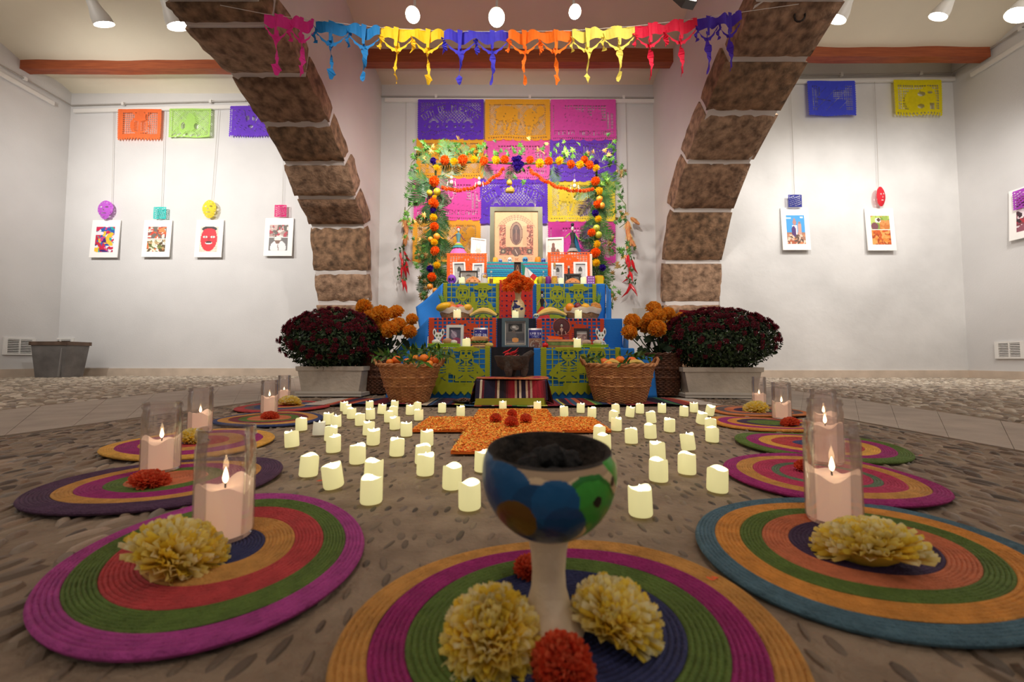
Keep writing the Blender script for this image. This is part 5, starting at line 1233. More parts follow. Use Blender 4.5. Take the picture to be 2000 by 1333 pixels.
lfm = MB(); lfm.add([(0, 0, 0), (.012, 0, .018), (.006, .006, .045), (-.008, .003, .022)], [(0, 1, 2, 3)]); lfm = lfm.mesh('chili_leaf', LF)
def ristra(YW, cord, corns, chs, lvs, label):
    p = PY(cord[0], cord[1], YW); t = thing('chili_string', label, 'ornament', p, group='corn and chili strings beside the altar')
    def rel(x, y): q = PY(x, y, YW)-p; return Vector((q.x, 0, q.z))
    mb = MB(); mb.tube([rel(cord[0], cord[1]), rel(cord[2], (cord[1]+cord[3])/2), rel(cord[2]+2, cord[3])], .006, 6); mb.build('cord', M('6a6038', .9), t)
    for x, y, a, s in corns: q = rel(x, y); ob('corn_cob', crm, t, (q.x, -.04, q.z), (0, a, 0), s); ob('corn_husk', hkm, t, (q.x, -.03, q.z), (0, a, 0), s*1.1)
    for i, (x, y, a, s) in enumerate(chs): q = rel(x, y); ob('chili', chm[i % 3], t, (q.x, -.03-.01*(i % 3), q.z), (0, a, i*.4), s*1.55)
    for i, (x, y) in enumerate(lvs):
        for k in range(4): q = rel(x+R.uniform(-4, 4), y+R.uniform(-4, 4)); ob('chili_leaf', lfm, t, (q.x, -.03-.02*R.random(), q.z), (R.uniform(-1, 1), R.uniform(0, 6), 0), 1.4)
YW = YC-.12
ristra(YW, (791, 405, 787, 560), [(794, 445, -.15, 1.25), (793, 470, .05, 1.1), (800, 437, -.8, .8)], [(783, 495, .1, .9), (791, 493, -.2, .9), (788, 508, .3, 1.0), (794, 512, -.1, 1.1), (792, 518, -.2, 1.2), (786, 525, .3, .8), (789, 548, .8, 1.2), (787, 547, .5, .9)], [(790, 488), (780, 486), (795, 504), (780, 523), (788, 520), (782, 541), (792, 545)], 'corn cob and red chili string on the wall, bin side of the altar')
ristra(YW, (1226, 430, 1227, 565), [(1225, 450, 0, 1.3), (1228, 470, -.1, 1.15), (1239, 434, -.9, .9), (1234, 477, -.6, .95), (1224, 484, .1, .7)], [(1222, 500, .2, 1.0), (1226, 498, .3, .9), (1232, 510, -.3, 1.2), (1228, 508, .1, 1.1), (1228, 533, 1.1, 1.1), (1230, 533, -.5, 1.1), (1228, 556, .9, 1.2), (1231, 556, -.2, 1.2)], [(1236, 492), (1233, 502), (1222, 522), (1234, 527), (1226, 550), (1236, 551), (1218, 532)], 'corn cob and red chili string on the wall, plaster side of the altar')

# ------------------------------------------------------------------ framed pictures
def fit(x0, x1, y0, Y, z): return ((x0+x1)/2-1000)/FP*Y, (x1-x0)/FP*Y, PY((x0+x1)/2, y0, Y).z-z
def frame(x0, x1, y0, Y, z, fcol, img, label, bw=.12, lean=.12, rz=0, mat='f4f0ea', mw=0.0, group='framed pictures on the altar', name='framed_picture', roll=0):
    x, w_, h = fit(x0, x1, y0, Y, z); t = thing(name, label, 'picture', (x, Y, z+.001), rot=(-lean, roll, rz), group=group); B = w_*bw; d = .018
    mb = MB()
    for cx, cz, a, b_ in ((0, B/2, w_, B), (0, h-B/2, w_, B), (-w_/2+B/2, h/2, B, h-2*B), (w_/2-B/2, h/2, B, h-2*B)): mb.box((cx, 0, cz), (a, d, b_))
    mb.build('frame', fcol if not isinstance(fcol, str) else M(fcol, .4, (20, .08)), t, smooth=False)
    if mw: m_ = MB(); m_.box((0, .004, h/2), (w_-2*B, .004, h-2*B)); m_.build('mount', M(mat, .7), t, smooth=False)
    picture('photograph', img, w_-2*B-2*mw*w_, h-2*B-2*mw*w_, t, 0.001, 0, B+mw*w_)
    b_ = MB(); b_.box((0, .012, h/2), (w_-B, .004, h-B)); b_.build('back_board', M('3a3028', .8), t, smooth=False)
    s_ = MB(); s_.box((0, .03, h*.35), (w_*.2, .004, h*.68), 0, (.10, 0, 0)); s_.build('stand', M('3a3028', .8), t, smooth=False); return t
def portrait(bg, suit, skin, hair, W=20, H=26):
    i = Img(W, H, bg).noise(.06, W); i.ell(W/2, H*1.02, W*.42, H*.40, suit).rect(W*.42, H*.6, W*.58, H*.74, skin).ell(W/2, H*.40, W*.21, H*.23, skin); i.put((((i.x-W/2)/(W*.23))**2+((i.y-H*.34)/(H*.22))**2 < 1) & (i.y < H*.30), hair)
    i.ell(W*.42, H*.4, .8, .7, '2a2422').ell(W*.58, H*.4, .8, .7, '2a2422').line(W*.43, H*.52, W*.57, H*.52, .8, '5a3a34'); return i
bi = Img(70, 84, 'c09468').noise(.03, 3)
bi.ell(35, 36, 29, 32, 'b48c64').ell(35, 37, 22, 26, 'c09a72'); bi.rect(8, 22, 18, 60, '96503a').rect(52, 22, 62, 60, '96503a').rect(8, 58, 62, 71, '8a4c38')
bi.blobs(['7a3c2c', 'b06850', 'c08868', '6a3426'], 150, 2, 5, (8, 24, 18, 70)).blobs(['7a3c2c', 'b06850', 'c08868', '6a3426'], 150, 2, 6, (52, 24, 62, 70)).blobs(['7a3c2c', 'a86048', '5a3024'], 160, 2, 7, (8, 58, 62, 71))
bi.rect(18, 24, 25, 56, 'bc946c').rect(45, 24, 52, 56, 'b08a64')
for r_ in (33, 30, 27): bi.put((np.abs(np.hypot(bi.x-35, (bi.y-40)*1.0)-r_) < .7) & (bi.y < 27) & ((np.arctan2(bi.x-35, 40-bi.y)*22).astype(int) % 3 != 0), '8a6850')
bi.ell(35, 36, 10.5, 19, '6a4838').ell(35, 36, 9, 17.5, '8a6a54').ell(35, 37, 6.5, 15, '4a3430').ell(35, 27, 3, 3.5, '5e4640').ell(35, 44, 6, 9, '5a3a34').line(35, 30, 35, 46, 1.4, '7a5a4c').ell(35, 66, 7, 7, '5c4034').line(33, 62, 37, 70, 1.3, 'c8a890').ell(14, 65, 4.5, 4.5, '4c3c30').ell(56, 65, 4.5, 4.5, '4c3c30').ell(14, 65, 2, 2, '9c8468').ell(56, 65, 2, 2, '9c8468')
bi.text('ALTAR', 16, 75, 14, 4, 'b8604c').text('DE', 33, 76, 6, 4, 'b86030').text('MUERTOS', 42, 75, 18, 4, 'b86a50')
OLV = M('66644f', .35, (3, .35), metal=.4)
frame(956, 1061, 401, 4.12, TZ[3], OLV, bi, 'large silver green frame with an old print of a robed figure in an oval', .085, .08, group='large frame')
sk = Img(20, 26, 'f2efe8'); sk.ell(10, 12, 4.5, 7, 'b8b0a4').ell(10, 9, 2.5, 3, 'd8d0c0').ell(10, 16, 5, 3, 'a49c8c').noise(.05, 4)
frame(918, 948, 464, 4.15, ZS, 'e8e4da', sk, 'white framed pale drawing beside the doll with the pink skirt', .07, .16, .25, roll=.05)
st = Img(20, 26, 'c8b8ac').noise(.05, 5); st.ell(8, 18, 3.5, 9, '5c3428').ell(8, 8, 1.8, 3, '6a4030').ell(14, 20, 3, 6, '6a4030')
frame(1067, 1102, 463, 4.15, ZS, 'c4c0b8', st, 'silver framed picture of two brown statuettes beside the caped doll', .1, .1, -.12)
frame(886, 911, 511, 3.72, TZ[2], 'f0ece4', portrait('b8b4ae', '3c3a3a', 'a8a09a', '3a3836'), 'small white framed photograph nearest the arch post, slightly tilted', .12, .12, .15, roll=-.06)
frame(921, 944, 513, 3.72, TZ[2], 'ece8e0', portrait('d8d8d6', 'b8b4b0', 'd0c8c4', '8a8682'), 'small white framed photograph in front of the orange grid paper, beside the glass candle', .14, .12, -.1)
frame(1078, 1103, 513, 3.72, TZ[2], 'ece8e0', portrait('b0aeac', '4a4846', 'b4aca6', '3c3a38'), 'white framed grey portrait behind the white robed figurine', .14, .1, 0)
frame(1122, 1149, 511, 3.72, TZ[2], 'f0ece6', portrait('d4d0cc', '3a3c38', 'c4bcb4', '4a4642'), 'white framed portrait of a man in a dark suit, bread below', .14, .1, 0)
frame(896, 932, 529, 3.55, TZ[2], '1c1a18', portrait('9a968e', 'c8c4bc', 'a09a90', '5a564e', 30, 18), 'low black framed photograph behind the sugared bread', .06, .1, -.05, mw=.06)
vi = Img(14, 24, '2c1c18').noise(.1, 5); vi.ell(7, 12, 4.6, 10, 'a87848').ell(7, 12, 3.6, 9, '5a2c20').ell(7, 8, 1.5, 2, 'c89878').ell(7, 15, 2, 5, '8a3c34')
frame(1004, 1018, 512, 3.70, TZ[2], '241812', vi, 'small dark upright picture of a robed figure above the marigold bouquet', .08, .06, 0)
frame(1103, 1136, 535, 3.60, TZ[2], '2c2a28', portrait('6c6862', '4a4642', '8c847c', '2c2a28', 30, 18), 'low dark framed photograph behind the braided bread', .1, .1)
pf = Img(20, 26, '5c5464').noise(.06, 5); pf.ell(8, 10, 5, 5, 'a08898').ell(13, 19, 8, 5, '9c3858').line(4, 4, 12, 12, 1.5, 'c0b0bc').rect(0, 23, 20, 26, 'b8a8a8')
frame(871, 905, 635, 2.62, TZ[0], 'd8d4ca', pf, 'white framed photograph beside the dog cutout of the bin side', .16, .1, -.05)
us = Img(30, 40, '6a6460').noise(.1, 5); us.rect(4, 3, 26, 17, '14120f').ell(14, 10, 7, 5, '6c645c').ell(13, 9, 3, 2.4, 'c8c0b4').ell(17, 12, 3, 1.6, 'a89c90').rect(0, 20, 30, 33, '4a4644').ell(12, 19, 4, 4, '6a5a50').ell(7, 25, 10, 7, '5c5650').ell(15, 32, 5.5, 4.5, 'e8984c').line(2, 38, 28, 38, 2, 'b8a890')
frame(980, 1033, 621, 2.60, TZ[0], '46585c', us, 'slate blue frame with an ultrasound print and an orange paper heart', .12, .1, 0, mw=.03, mat='d8d0c0')
dk = Img(20, 26, 'b89c90').noise(.07, 5); dk.rect(0, 0, 20, 5, 'd8ccc0').blobs(['a07c70', 'c8a898', '8c6c64'], 40, 3, 3, (0, 6, 20, 26))
frame(1122, 1152, 642, 2.66, TZ[0], '2c1c1c', dk, 'dark framed faded photograph behind the tea light of the plaster side', .16, .08, 0)

# ------------------------------------------------------------------ dolls
def doll(x0, x1, y0, Y, z, label, skirt, bands, torso, armc, hat, hair='1c1412', pose=0, cape=None, wide=1.0):
    x, w_, h = fit(x0, x1, y0, Y, z); t = thing('catrina_doll', label, 'doll', (x, Y, z+.001), group='skeleton dolls on the altar')
    hs = h*.46; rw = w_*.46*wide
    sm = M(skirt, .8, (14, .15))
    mb = MB(); prof = []; n = 40
    for k in range(9): q = k/8; prof.append((rw*(1-.82*q**1.1)*(1+.06*math.sin(k*2.4)), hs*q))
    V0 = len(mb.v); mb.lathe(prof, n, cap=True)
    for i, v in enumerate(mb.v):
        a = math.atan2(v[1], v[0]); f = 1+.07*math.sin(a*9)*(1-v[2]/hs); mb.v[i] = (v[0]*f, v[1]*f*.8, v[2])
    mb.build('skirt', sm, t)
    for j, (f0, f1, c) in enumerate(bands):
        b_ = MB(); r0 = rw*(1-.82*f0**1.1)*1.12; r1 = rw*(1-.82*f1**1.1)*1.04; b_.lathe([(r0, hs*f0), (r0*1.02, hs*(f0+.02)), (r1, hs*f1)], n, cap=False)
        for i, v in enumerate(b_.v): a = math.atan2(v[1], v[0]); f = 1+.05*math.sin(a*11); b_.v[i] = (v[0]*f, v[1]*f*.84, v[2])
        b_.build('ruffle', M(c, .8), t)
    mb = MB(); tw = h*.055; mb.lathe([(tw*.8, hs*.96), (tw*.62, hs*1.08), (tw*1.1, h*.66), (tw*1.15, h*.70), (tw*.35, h*.73), (tw*.3, h*.77)], 16, sx=1.15, sy=.8); mb.build('torso', M(torso, .7), t)
    for s in (-1, 1):
        a = MB(); e_ = (s*h*.13, -.005, h*(.60-.04*pose*s)); hnd = (s*h*(.20 if pose else .14), -.02, h*(.50 if s > 0 or not pose else .56)); a.tube([(s*tw*1.1, 0, h*.69), e_, hnd], [h*.016, h*.014, h*.009], 7); a.ball(hnd, h*.016, 8, 6); a.build('arm', M(armc, .7), t)
    hd = MB(); hd.ball((0, 0, h*.82), (h*.042, h*.042, h*.056), 14, 10); hd.ball((0, -h*.008, h*.785), (h*.026, h*.034, h*.026), 10, 8)
    for s in (-1, 1): hd.ball((s*h*.016, -h*.037, h*.825), (h*.012, h*.008, h*.013), 8, 6, 1)
    hd.ball((0, -h*.042, h*.80), (h*.005, h*.004, h*.007), 6, 5, 1); hd.box((0, -h*.04, h*.78), (h*.03, h*.01, h*.006), 1); hd.build('skull_head', [M('e8e0d0', .6), M('1c1614', .8)], t)
    hr = MB(); hr.ball((0, h*.012, h*.835), (h*.05, h*.045, h*.056), 14, 8); hr.build('hair', M(hair, .8), t)
    if hat == 'flower':
        for k in range(5): a = MB(); q = (k-2)*.45; a.ball((h*.045*math.sin(q), -.004, h*.86+h*.03*math.cos(q)), h*.024, 8, 6, jit=.15); a.build('hat_flower', M('e8451c', .7), t)
    elif hat == 'brim':
        a = MB(); a.lathe([(h*.001, h*.86), (h*.17, h*.84), (h*.175, h*.85), (h*.05, h*.875), (h*.045, h*.93), (.001, h*.94)], 28, cap=False, T=Matrix.Rotation(.9, 4, 'X') @ Matrix.Translation((0, 0, 0)) if False else None); a.build('hat', M('3a1216', .7), t)
    elif hat == 'disc':
        T = Matrix.Translation((0, h*.02, h*.78)) @ Matrix.Rotation(PI/2-.15, 4, 'X'); a = MB(); r = w_*.5; a.lathe([(.001, .004), (r*.6, .006), (r*.97, .0), (r, -.004), (r*.97, -.008), (.001, -.006)], 36, T=T, cap=False); a.build('hat', M('4c1418', .7, (40, .2)), t)
        a = MB(); a.lathe([(r*.96, .002), (r*1.0, .005), (r*1.04, .0), (r*1.0, -.006)], 36, T=T, cap=False); a.build('hat_edge', M('c87058', .7), t)
    else: a = MB(); a.ball((0, 0, h*.93), (h*.045, h*.04, h*.05), 12, 8); a.build('turban', M(hat, .8), t)
    if cape: a = MB(); a.grid(lambda u, v: (tw*.4+u*w_*.42*(.35+v), .012*math.sin(u*9), h*.70-v*h*.66), 10, 8); a.build('cape', M(cape, .6), t)
    return t
doll(874, 914, 437, 4.14, ZS, 'skeleton doll with teal bodice, spread arms and full pink skirt', 'd85ca0', [(.62, .8, '2c7a80'), (.8, .95, '8a9a30')], '4a7a80', '5c1c34', 'flower', pose=1, wide=1.15)
doll(1104, 1136, 434, 4.14, ZS, 'dark skeleton doll in patterned black skirt with blue cape and green sleeves', '2a2024', [(.05, .3, 'a89c98'), (.4, .6, '8c8480')], '14100f', '7a9a3c', '2a1420', pose=1, cape='145c80', wide=.9)
doll(1045, 1073, 567, 3.10, TZ[1], 'skeleton doll with black bodice and red skirt beside the vase', 'd83430', [], '201414', 'c88c70', '3c0c10', wide=1.5)
doll(1080, 1114, 627, 2.64, TZ[0], 'skeleton doll with a wide dark red disc hat behind the orange wrapped box', '6a1c1c', [], 'c8a08c', 'b89484', 'disc')

# ------------------------------------------------------------------ food, vase, small things
BANM = M('d8b048', .5, (20, .15), two='e8c468')
def banana(x, Y, z, L, rz, label, k=3, gr='banana bunches'):
    t = thing('banana_bunch', label, 'bananas', (x, Y, z), rz, gr)
    for j in range(k):
        pts = []; rad = []
        for q in range(9): a = q/8; pts.append(((a-.5)*L, -j*.028+.02, .022+.11*L*2*math.sin(PI*a)*(1-.22*j)+.01)); rad.append(.006+.016*math.sin(PI*min(.96, max(.04, a)))**.6)
        mb = MB(); mb.tube(pts, rad, 9); mb.build('banana', BANM, t)
    mb = MB(); mb.tube([(L*.5, 0, .03), (L*.54, .005, .05)], .009, 6); mb.build('stem', M('4a4020', .8), t)
banana(xat(944, 2.98), 2.98, TZ[1], .20, -.1, 'two bananas lying beside the shallow fruit basket, bin side', 2)
banana(xat(1077, 2.97), 2.97, TZ[1], .21, .15, 'bunch of bananas at the foot of the red skirted doll', 3)
WK = M('8a5a34', .8, (30, .3), (120, .8), two='b07c4c')
def tray_basket(x0, x1, Y, z, hh, label, fruits, pine):
    x = ((x0+x1)/2-1000)/FP*Y; w_ = (x1-x0)/FP*Y
    t = thing('fruit_basket', label, 'basket', (x, Y, z+.001), group='fruit baskets on the middle step')
    mb = MB(); mb.lathe([(.001, .002), (w_*.36, .002), (w_*.44, hh*.5), (w_*.47, hh), (w_*.45, hh), (w_*.42, hh*.5), (.001, .008)], 36, sy=.42, cap=False); mb.build('basket_bowl', WK, t)
    mb = MB(); n = 36
    mb.lathe([(w_*.45, hh*.62), (w_*.49, hh*.98), (w_*.485, hh*1.12), (w_*.45, hh*1.10), (w_*.43, hh*.9)], n, sy=.44, cap=False)
    for i, v in enumerate(mb.v): a = math.atan2(v[1], v[0]); mb.v[i] = (v[0], v[1], v[2]+.006*math.sin(a*6))
    mb.build('cloth_lining', M('e0cbb0', .85, (20, .1)), t)
    for k, (dx, s, c, nm, lab, sz) in enumerate(fruits):
        mb = MB(); r = s/FP*Y/2; mb.ball((0, 0, 0), (r*sz[0], r, r*sz[1]), 18, 12); mb.ball((r*.1, 0, r*sz[1]), r*.09, 6, 4, 1)
        o = mb.build(nm, [M(c, .4, (6, .15), (60, .1)), M('4a3a1c', .8)], loc=(x+dx*w_, Y-.02+.01*(k % 3), z+hh*.9+r*.55), rot=(0, .3*(k % 3-1), 0)); tag(o, lab, 'fruit', 'fruit in the baskets on the middle step')
    if pine:
        px_, s_ = pine; pt = thing('pineapple', 'pineapple with green crown lying in the fruit basket, '+('bin side' if x < 0 else 'plaster side'), 'fruit', (x+px_*w_, Y+.02, z+hh*1.1), rot=(0, -.25 if x < 0 else .15, 0)); r = .05
        mb = MB(); mb.lathe([(.001, -r*.6), (r*.8, -r*.4), (r, .2*r), (r*.85, r*.9), (r*.3, r*1.2)], 16); m2 = mb
        for i, v in enumerate(mb.v): a = math.atan2(v[1], v[0]); f = 1+.06*math.sin(a*8+v[2]*160); mb.v[i] = (v[0]*f, v[1]*f, v[2])
        mb.build('body', M('b87028', .7, (60, .5), (90, .8), two='d89848'), pt, rot=(0, PI/2, 0))
        for k in range(22):
            a = k*2.4; tl = .3+.9*(k/22); mb = MB(); L = .10*(1.1-.4*tl); mb.add([(-.007, 0, 0), (.007, 0, 0), (.008, .01, L*.5), (0, .03, L), (-.008, .01, L*.5)], [(0, 1, 2, 4), (4, 2, 3)]); mb.build('crown_leaf', M('4c8c34', .5, (9, .3), two='8ab860'), pt, rot=(-tl*.9*math.cos(a), tl*.9*math.sin(a), a), loc=(-.035 if x < 0 else .035, 0, r*.9), smooth=False)
    return t
tray_basket(855, 925, 3.02, TZ[1], .085, 'shallow fruit basket with cream cloth lining, bin side', [(-.33, 24, 'f0b810', 'mango', 'yellow mango at the end of the shallow basket, bin side', (1.3, .7)), (-.08, 17, 'e87838', 'peach', 'orange peach in the middle of the shallow basket, bin side', (1.1, .8)), (.12, 18, 'e05c4c', 'peach', 'pinkish red peach in the shallow basket, bin side', (1.2, .8)), (.33, 18, 'f0b430', 'yellow_apple', 'yellow apple at the end towards the bananas, bin side', (1, .8))], (-.22, 0))
tray_basket(1100, 1176, 3.02, TZ[1], .085, 'fruit basket with cream cloth lining, plaster side', [(-.33, 18, 'f88c18', 'orange', 'orange in the fruit basket, plaster side', (1, 1)), (-.12, 18, '7a1826', 'mango', 'dark red mango standing in the fruit basket, plaster side', (.85, 1.15)), (.08, 19, 'f0b020', 'mango', 'yellow mango beside the dark red one, plaster side', (1.05, .95))], (.3, 0))
t = thing('flower_vase', 'cream vase with dark blue painted grapes holding marigolds', 'vase', (xat(1012, 3.05), 3.05, TZ[1]+.001)); s_ = 3.05/FP
mb = MB(); vp = spline([(10*s_, 0), (12.5*s_, 10*s_), (13.8*s_, 24*s_), (11*s_, 36*s_), (6.2*s_, 43*s_), (5.6*s_, 50*s_), (7.2*s_, 57*s_)], 14); mb.lathe(vp, 110, cap=True); mb.c = []
gr = random.Random(5); gp = [(gr.gauss(-5, 3.4), gr.gauss(27, 4.5), 2.0) for _ in range(26)]+[(6, 22, 2.6), (8, 23, 2), (3, 26, 1.5)]
for f in mb.f:
    c = sum((Vector(mb.v[i]) for i in f), Vector())/len(f); x, z = c.x/s_, c.z/s_
    d = [((x-a)**2+(z-b_)**2)/(r*r) for a, b_, r in gp]; mb.c.append(lin('141c58' if min(d) < .7 else '2a3474' if min(d) < 1 else ('b8ac58' if 5 < x < 10 and 26 < z < 34 and int(z*1.5) % 3 == 0 else 'e4c890')))
mb.build('vase_body', attr_mat('vase_glaze', .35), t)
vm_ = flower_mesh('marigold_flower', 1, 80, ['ff9030', 'ffa040', 'ff8020', 'ffac50'], .9, .5, .42, .8, 9, 2, 2, 'ff8020')
for k, (px, py, w_) in enumerate([(990, 556, 20), (999, 546, 18), (1008, 543, 20), (1019, 549, 20), (1029, 553, 18), (1008, 556, 20), (1020, 562, 18), (1031, 565, 20), (998, 566, 20), (1012, 568, 16), (988, 566, 16), (1036, 558, 15)]):
    p = PY(px, py, 3.02); o = ob('marigold_flower', vm_, None, (p.x, p.y-.02*(k % 3), p.z), (PI/2-.5, R.uniform(-.4, .4), 0), w_/2/FP*3.02); tag(o, ['bright orange marigold at the %s of the vase bouquet' % q for q in ('bin side edge', 'upper bin side', 'very top', 'upper plaster side', 'plaster side shoulder', 'upper middle', 'centre', 'plaster side bottom', 'bin side middle', 'bottom above the vase neck', 'bin side bottom', 'outer plaster side')][k], 'flower', 'marigolds in the vase')
mb = MB()
for k in range(8): mb.tube([(0, 0, .15), (R.uniform(-.05, .05), R.uniform(-.03, .02), .27)], .003, 5)
mb.build('stem', M('3a5020', .8), t)
def aled(x0, x1, Y, z, label, hpx=None): led(xat((x0+x1)/2, Y), Y, z+.001, label, int(x0), group='tea lights on the altar steps', scale=(x1-x0)/FP*Y/.036).location.z = z+.001
aled(895, 907, 3.46, TZ[2], 'tall pale tea light beside the black framed photograph on the upper step'); aled(1091, 1102, 3.46, TZ[2], 'pale tea light beside the wrapped candy bag on the upper step'); aled(1135, 1147, 3.46, TZ[2], 'pale tea light beside the purple dotted box')
aled(885, 900, 2.90, TZ[1], 'tea light in front of the shallow fruit basket, bin side'); aled(1000, 1013, 2.90, TZ[1], 'tea light standing in front of the vase'); aled(1123, 1137, 2.90, TZ[1], 'tea light in front of the fruit basket, plaster side')
aled(903, 919, 2.47, TZ[0], 'tea light between the white frame and the sandwich'); aled(1119, 1135, 2.47, TZ[0], 'tea light between the orange wrapped box and the green tray')
# upper step bits
def bread(x0, x1, h, Y, z, label, cols=('c07038', 'e09858')):
    x, w_, _ = fit(x0, x1, 500, Y, z); t = thing('sweet_bread', label, 'bread', (x, Y, z+.002), group='breads on the altar'); hh = h/FP*Y; m_ = M(cols[0], .55, (9, .25), (50, .2), two=cols[1])
    mb = MB(); mb.lathe([(w_*.38, 0), (w_*.5, hh*.25), (w_*.44, hh*.6), (w_*.22, hh*.86), (.001, hh*.92)], 24, sy=.7); mb.build('loaf', m_, t)
    for k in range(4): a = k*PI/4+.3; mb = MB(); mb.tube([(w_*.46*math.cos(a)*q, w_*.33*math.sin(a)*q, hh*(.93-.55*q*q)+.003) for q in (-1, -.6, -.3, 0, .3, .6, 1)], hh*.13, 7); mb.build('dough_strip', m_, t)
    mb = MB(); mb.ball((0, 0, hh*.98), hh*.17, 10, 8); mb.build('dough_knob', m_, t)
bread(908, 939, 16, 3.5, TZ[2], 'large sweet bread with crossed strips beside the glass candle'); bread(1104, 1135, 13, 3.5, TZ[2], 'braided sweet bread between the pale tea lights')
t = thing('glass_candle', 'glass cup candle with a rounded top beside the sweet bread', 'candle', (xat(946, 3.5), 3.5, TZ[2]+.001))
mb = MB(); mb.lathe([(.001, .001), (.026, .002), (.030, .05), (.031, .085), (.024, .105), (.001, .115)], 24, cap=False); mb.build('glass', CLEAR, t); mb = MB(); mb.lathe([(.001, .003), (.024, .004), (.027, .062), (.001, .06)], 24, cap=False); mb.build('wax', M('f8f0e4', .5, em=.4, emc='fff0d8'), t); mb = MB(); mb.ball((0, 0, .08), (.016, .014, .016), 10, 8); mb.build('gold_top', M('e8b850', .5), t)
def bottle(px, y0, Y, z, r, col, label, liquid=None):
    x, _, h = fit(px-1, px+1, y0, Y, z); t = thing('small_bottle', label, 'bottle', (x, Y, z+.001), group='small bottles on the altar')
    mb = MB(); mb.lathe([(.001, .0), (r, .001), (r, h*.45), (r*.45, h*.68), (r*.4, h*.9)], 18, cap=False); mb.build('glass', col, t)
    if liquid: mb = MB(); mb.lathe([(.001, .002), (r*.9, .003), (r*.9, h*.42), (.001, h*.43)], 18, cap=False); mb.build('liquid', M(liquid, .3), t)
    mb = MB(); mb.lathe([(r*.48, h*.88), (r*.5, h), (.001, h)], 14, cap=False); mb.build('cap', M('d8d4c8', .5), t)
bottle(959, 530, 3.47, TZ[2], .017, CLEAR, 'clear little bottle of amber liquid beside the yellow cloth', 'c88420'); bottle(1062, 530, 3.44, TZ[2], .013, CLEAR, 'slim clear bottle beside the yellow pumpkin', 'd8c850'); bottle(1112, 520, 3.62, TZ[2]+.02, .020, M('14100e', .15), 'tiny black bottle with a pale label in front of the orange grid paper')
def simple(name, label, cat, x0, x1, y0, Y, z, fn, group=None, rz=0):
    x, w_, h = fit(x0, x1, y0, Y, z); t = thing(name, label, cat, (x, Y, z+.001), rz, group); fn(t, w_, h); return t
def skullf(c):
    def f(t, w_, h):
        mb = MB(); mb.ball((0, 0, h*.58), (w_*.46, w_*.4, h*.42), 16, 12); mb.ball((0, -w_*.12, h*.22), (w_*.28, w_*.26, h*.22), 12, 8); mb.build('skull', M(c, .6), t)
        for s in (-1, 1): mb = MB(); mb.ball((s*w_*.17, -w_*.36, h*.55), (w_*.11, w_*.07, h*.1), 10, 6); mb.build('eye_socket', M('1a1418', .8), t)
        mb = MB(); mb.ball((0, -w_*.40, h*.4), (w_*.05, w_*.03, h*.06), 6, 5); mb.build('nose', M('1a1418', .8), t)
    return f
simple('sugar_skull', 'shiny purple wrapped skull at the corner of the upper step', 'skull', 872, 891, 537, 3.52, TZ[2], skullf('8a38b8'))
simple('sugar_skull', 'white sugar skull in front of the big frame', 'skull', 991, 1000, 503, 3.96, TZ[3], skullf('e8e4da'), 'skulls before the big frame')
simple('sugar_skull', 'blue painted skull in front of the big frame', 'skull', 1020, 1032, 502, 3.96, TZ[3], skullf('4c8cb0'), 'skulls before the big frame')
simple('sugar_skull', 'tiny dark blue and white skull near the flame end of the big frame', 'skull', 973, 981, 506, 3.96, TZ[3], skullf('7888b8'), 'skulls before the big frame')
simple('sugar_skull', 'tiny blue skull at the end of the turquoise textile', 'skull', 1057, 1067, 505, 3.96, TZ[3], skullf('5068b0'), 'skulls before the big frame')
simple('sugar_skull', 'small pale painted skull at the foot of the red skirted doll', 'skull', 1041, 1054, 613, 2.9, TZ[1], skullf('c8ccb0'))
def pumpkin(c):
    def f(t, w_, h):
        mb = MB(); mb.lathe([(w_*.1, 0), (w_*.4, h*.08), (w_*.5, h*.45), (w_*.38, h*.86), (.001, h*.84)], 32)
        for i, v in enumerate(mb.v): a = math.atan2(v[1], v[0]); q = 1+.08*abs(math.sin(a*4)); mb.v[i] = (v[0]*q, v[1]*q, v[2])
        mb.build('body', M(c, .5, (8, .12)), t); mb = MB(); mb.tube([(0, 0, h*.8), (.003, 0, h)], h*.05, 6); mb.build('stem', M('4a5a20', .8), t)
    return f
simple('candle_pumpkin', 'glowing orange pumpkin candle in front of the big frame', 'candle', 1045, 1057, 501, 3.97, TZ[3], pumpkin('f88c10'))
simple('candle_pumpkin', 'small amber pumpkin candle in front of the big frame, arch post end', 'candle', 962, 972, 502, 3.97, TZ[3], pumpkin('f0b030'))
simple('paper_pumpkin', 'yellow green pumpkin next to the folded flag', 'ornament', 1049, 1066, 539, 3.5, TZ[2], pumpkin('d8c818'))
simple('purple_candle', 'round purple wrapped candle next to the yellow pumpkin', 'candle', 1065, 1077, 538, 3.5, TZ[2], pumpkin('8a2c90'))
def figure(t, w_, h):
    mb = MB(); mb.lathe([(w_*.45, 0), (w_*.38, h*.3), (w_*.2, h*.6), (w_*.26, h*.68), (w_*.1, h*.74)], 18, sy=.7); mb.build('robe', M('e4e0d8', .7), t)
    mb = MB(); mb.ball((0, 0, h*.8), (w_*.15, w_*.14, h*.09), 12, 8); mb.build('head', M('b8947c', .7), t); mb = MB(); mb.lathe([(w_*.14, h*.84), (w_*.17, h*.92), (w_*.13, h), (.001, h)], 12); mb.build('tall_hat', M('c89048', .7), t)
simple('robed_figurine', 'white robed figurine with a tall tan headpiece', 'figurine', 1077, 1091, 514, 3.6, TZ[2], figure)
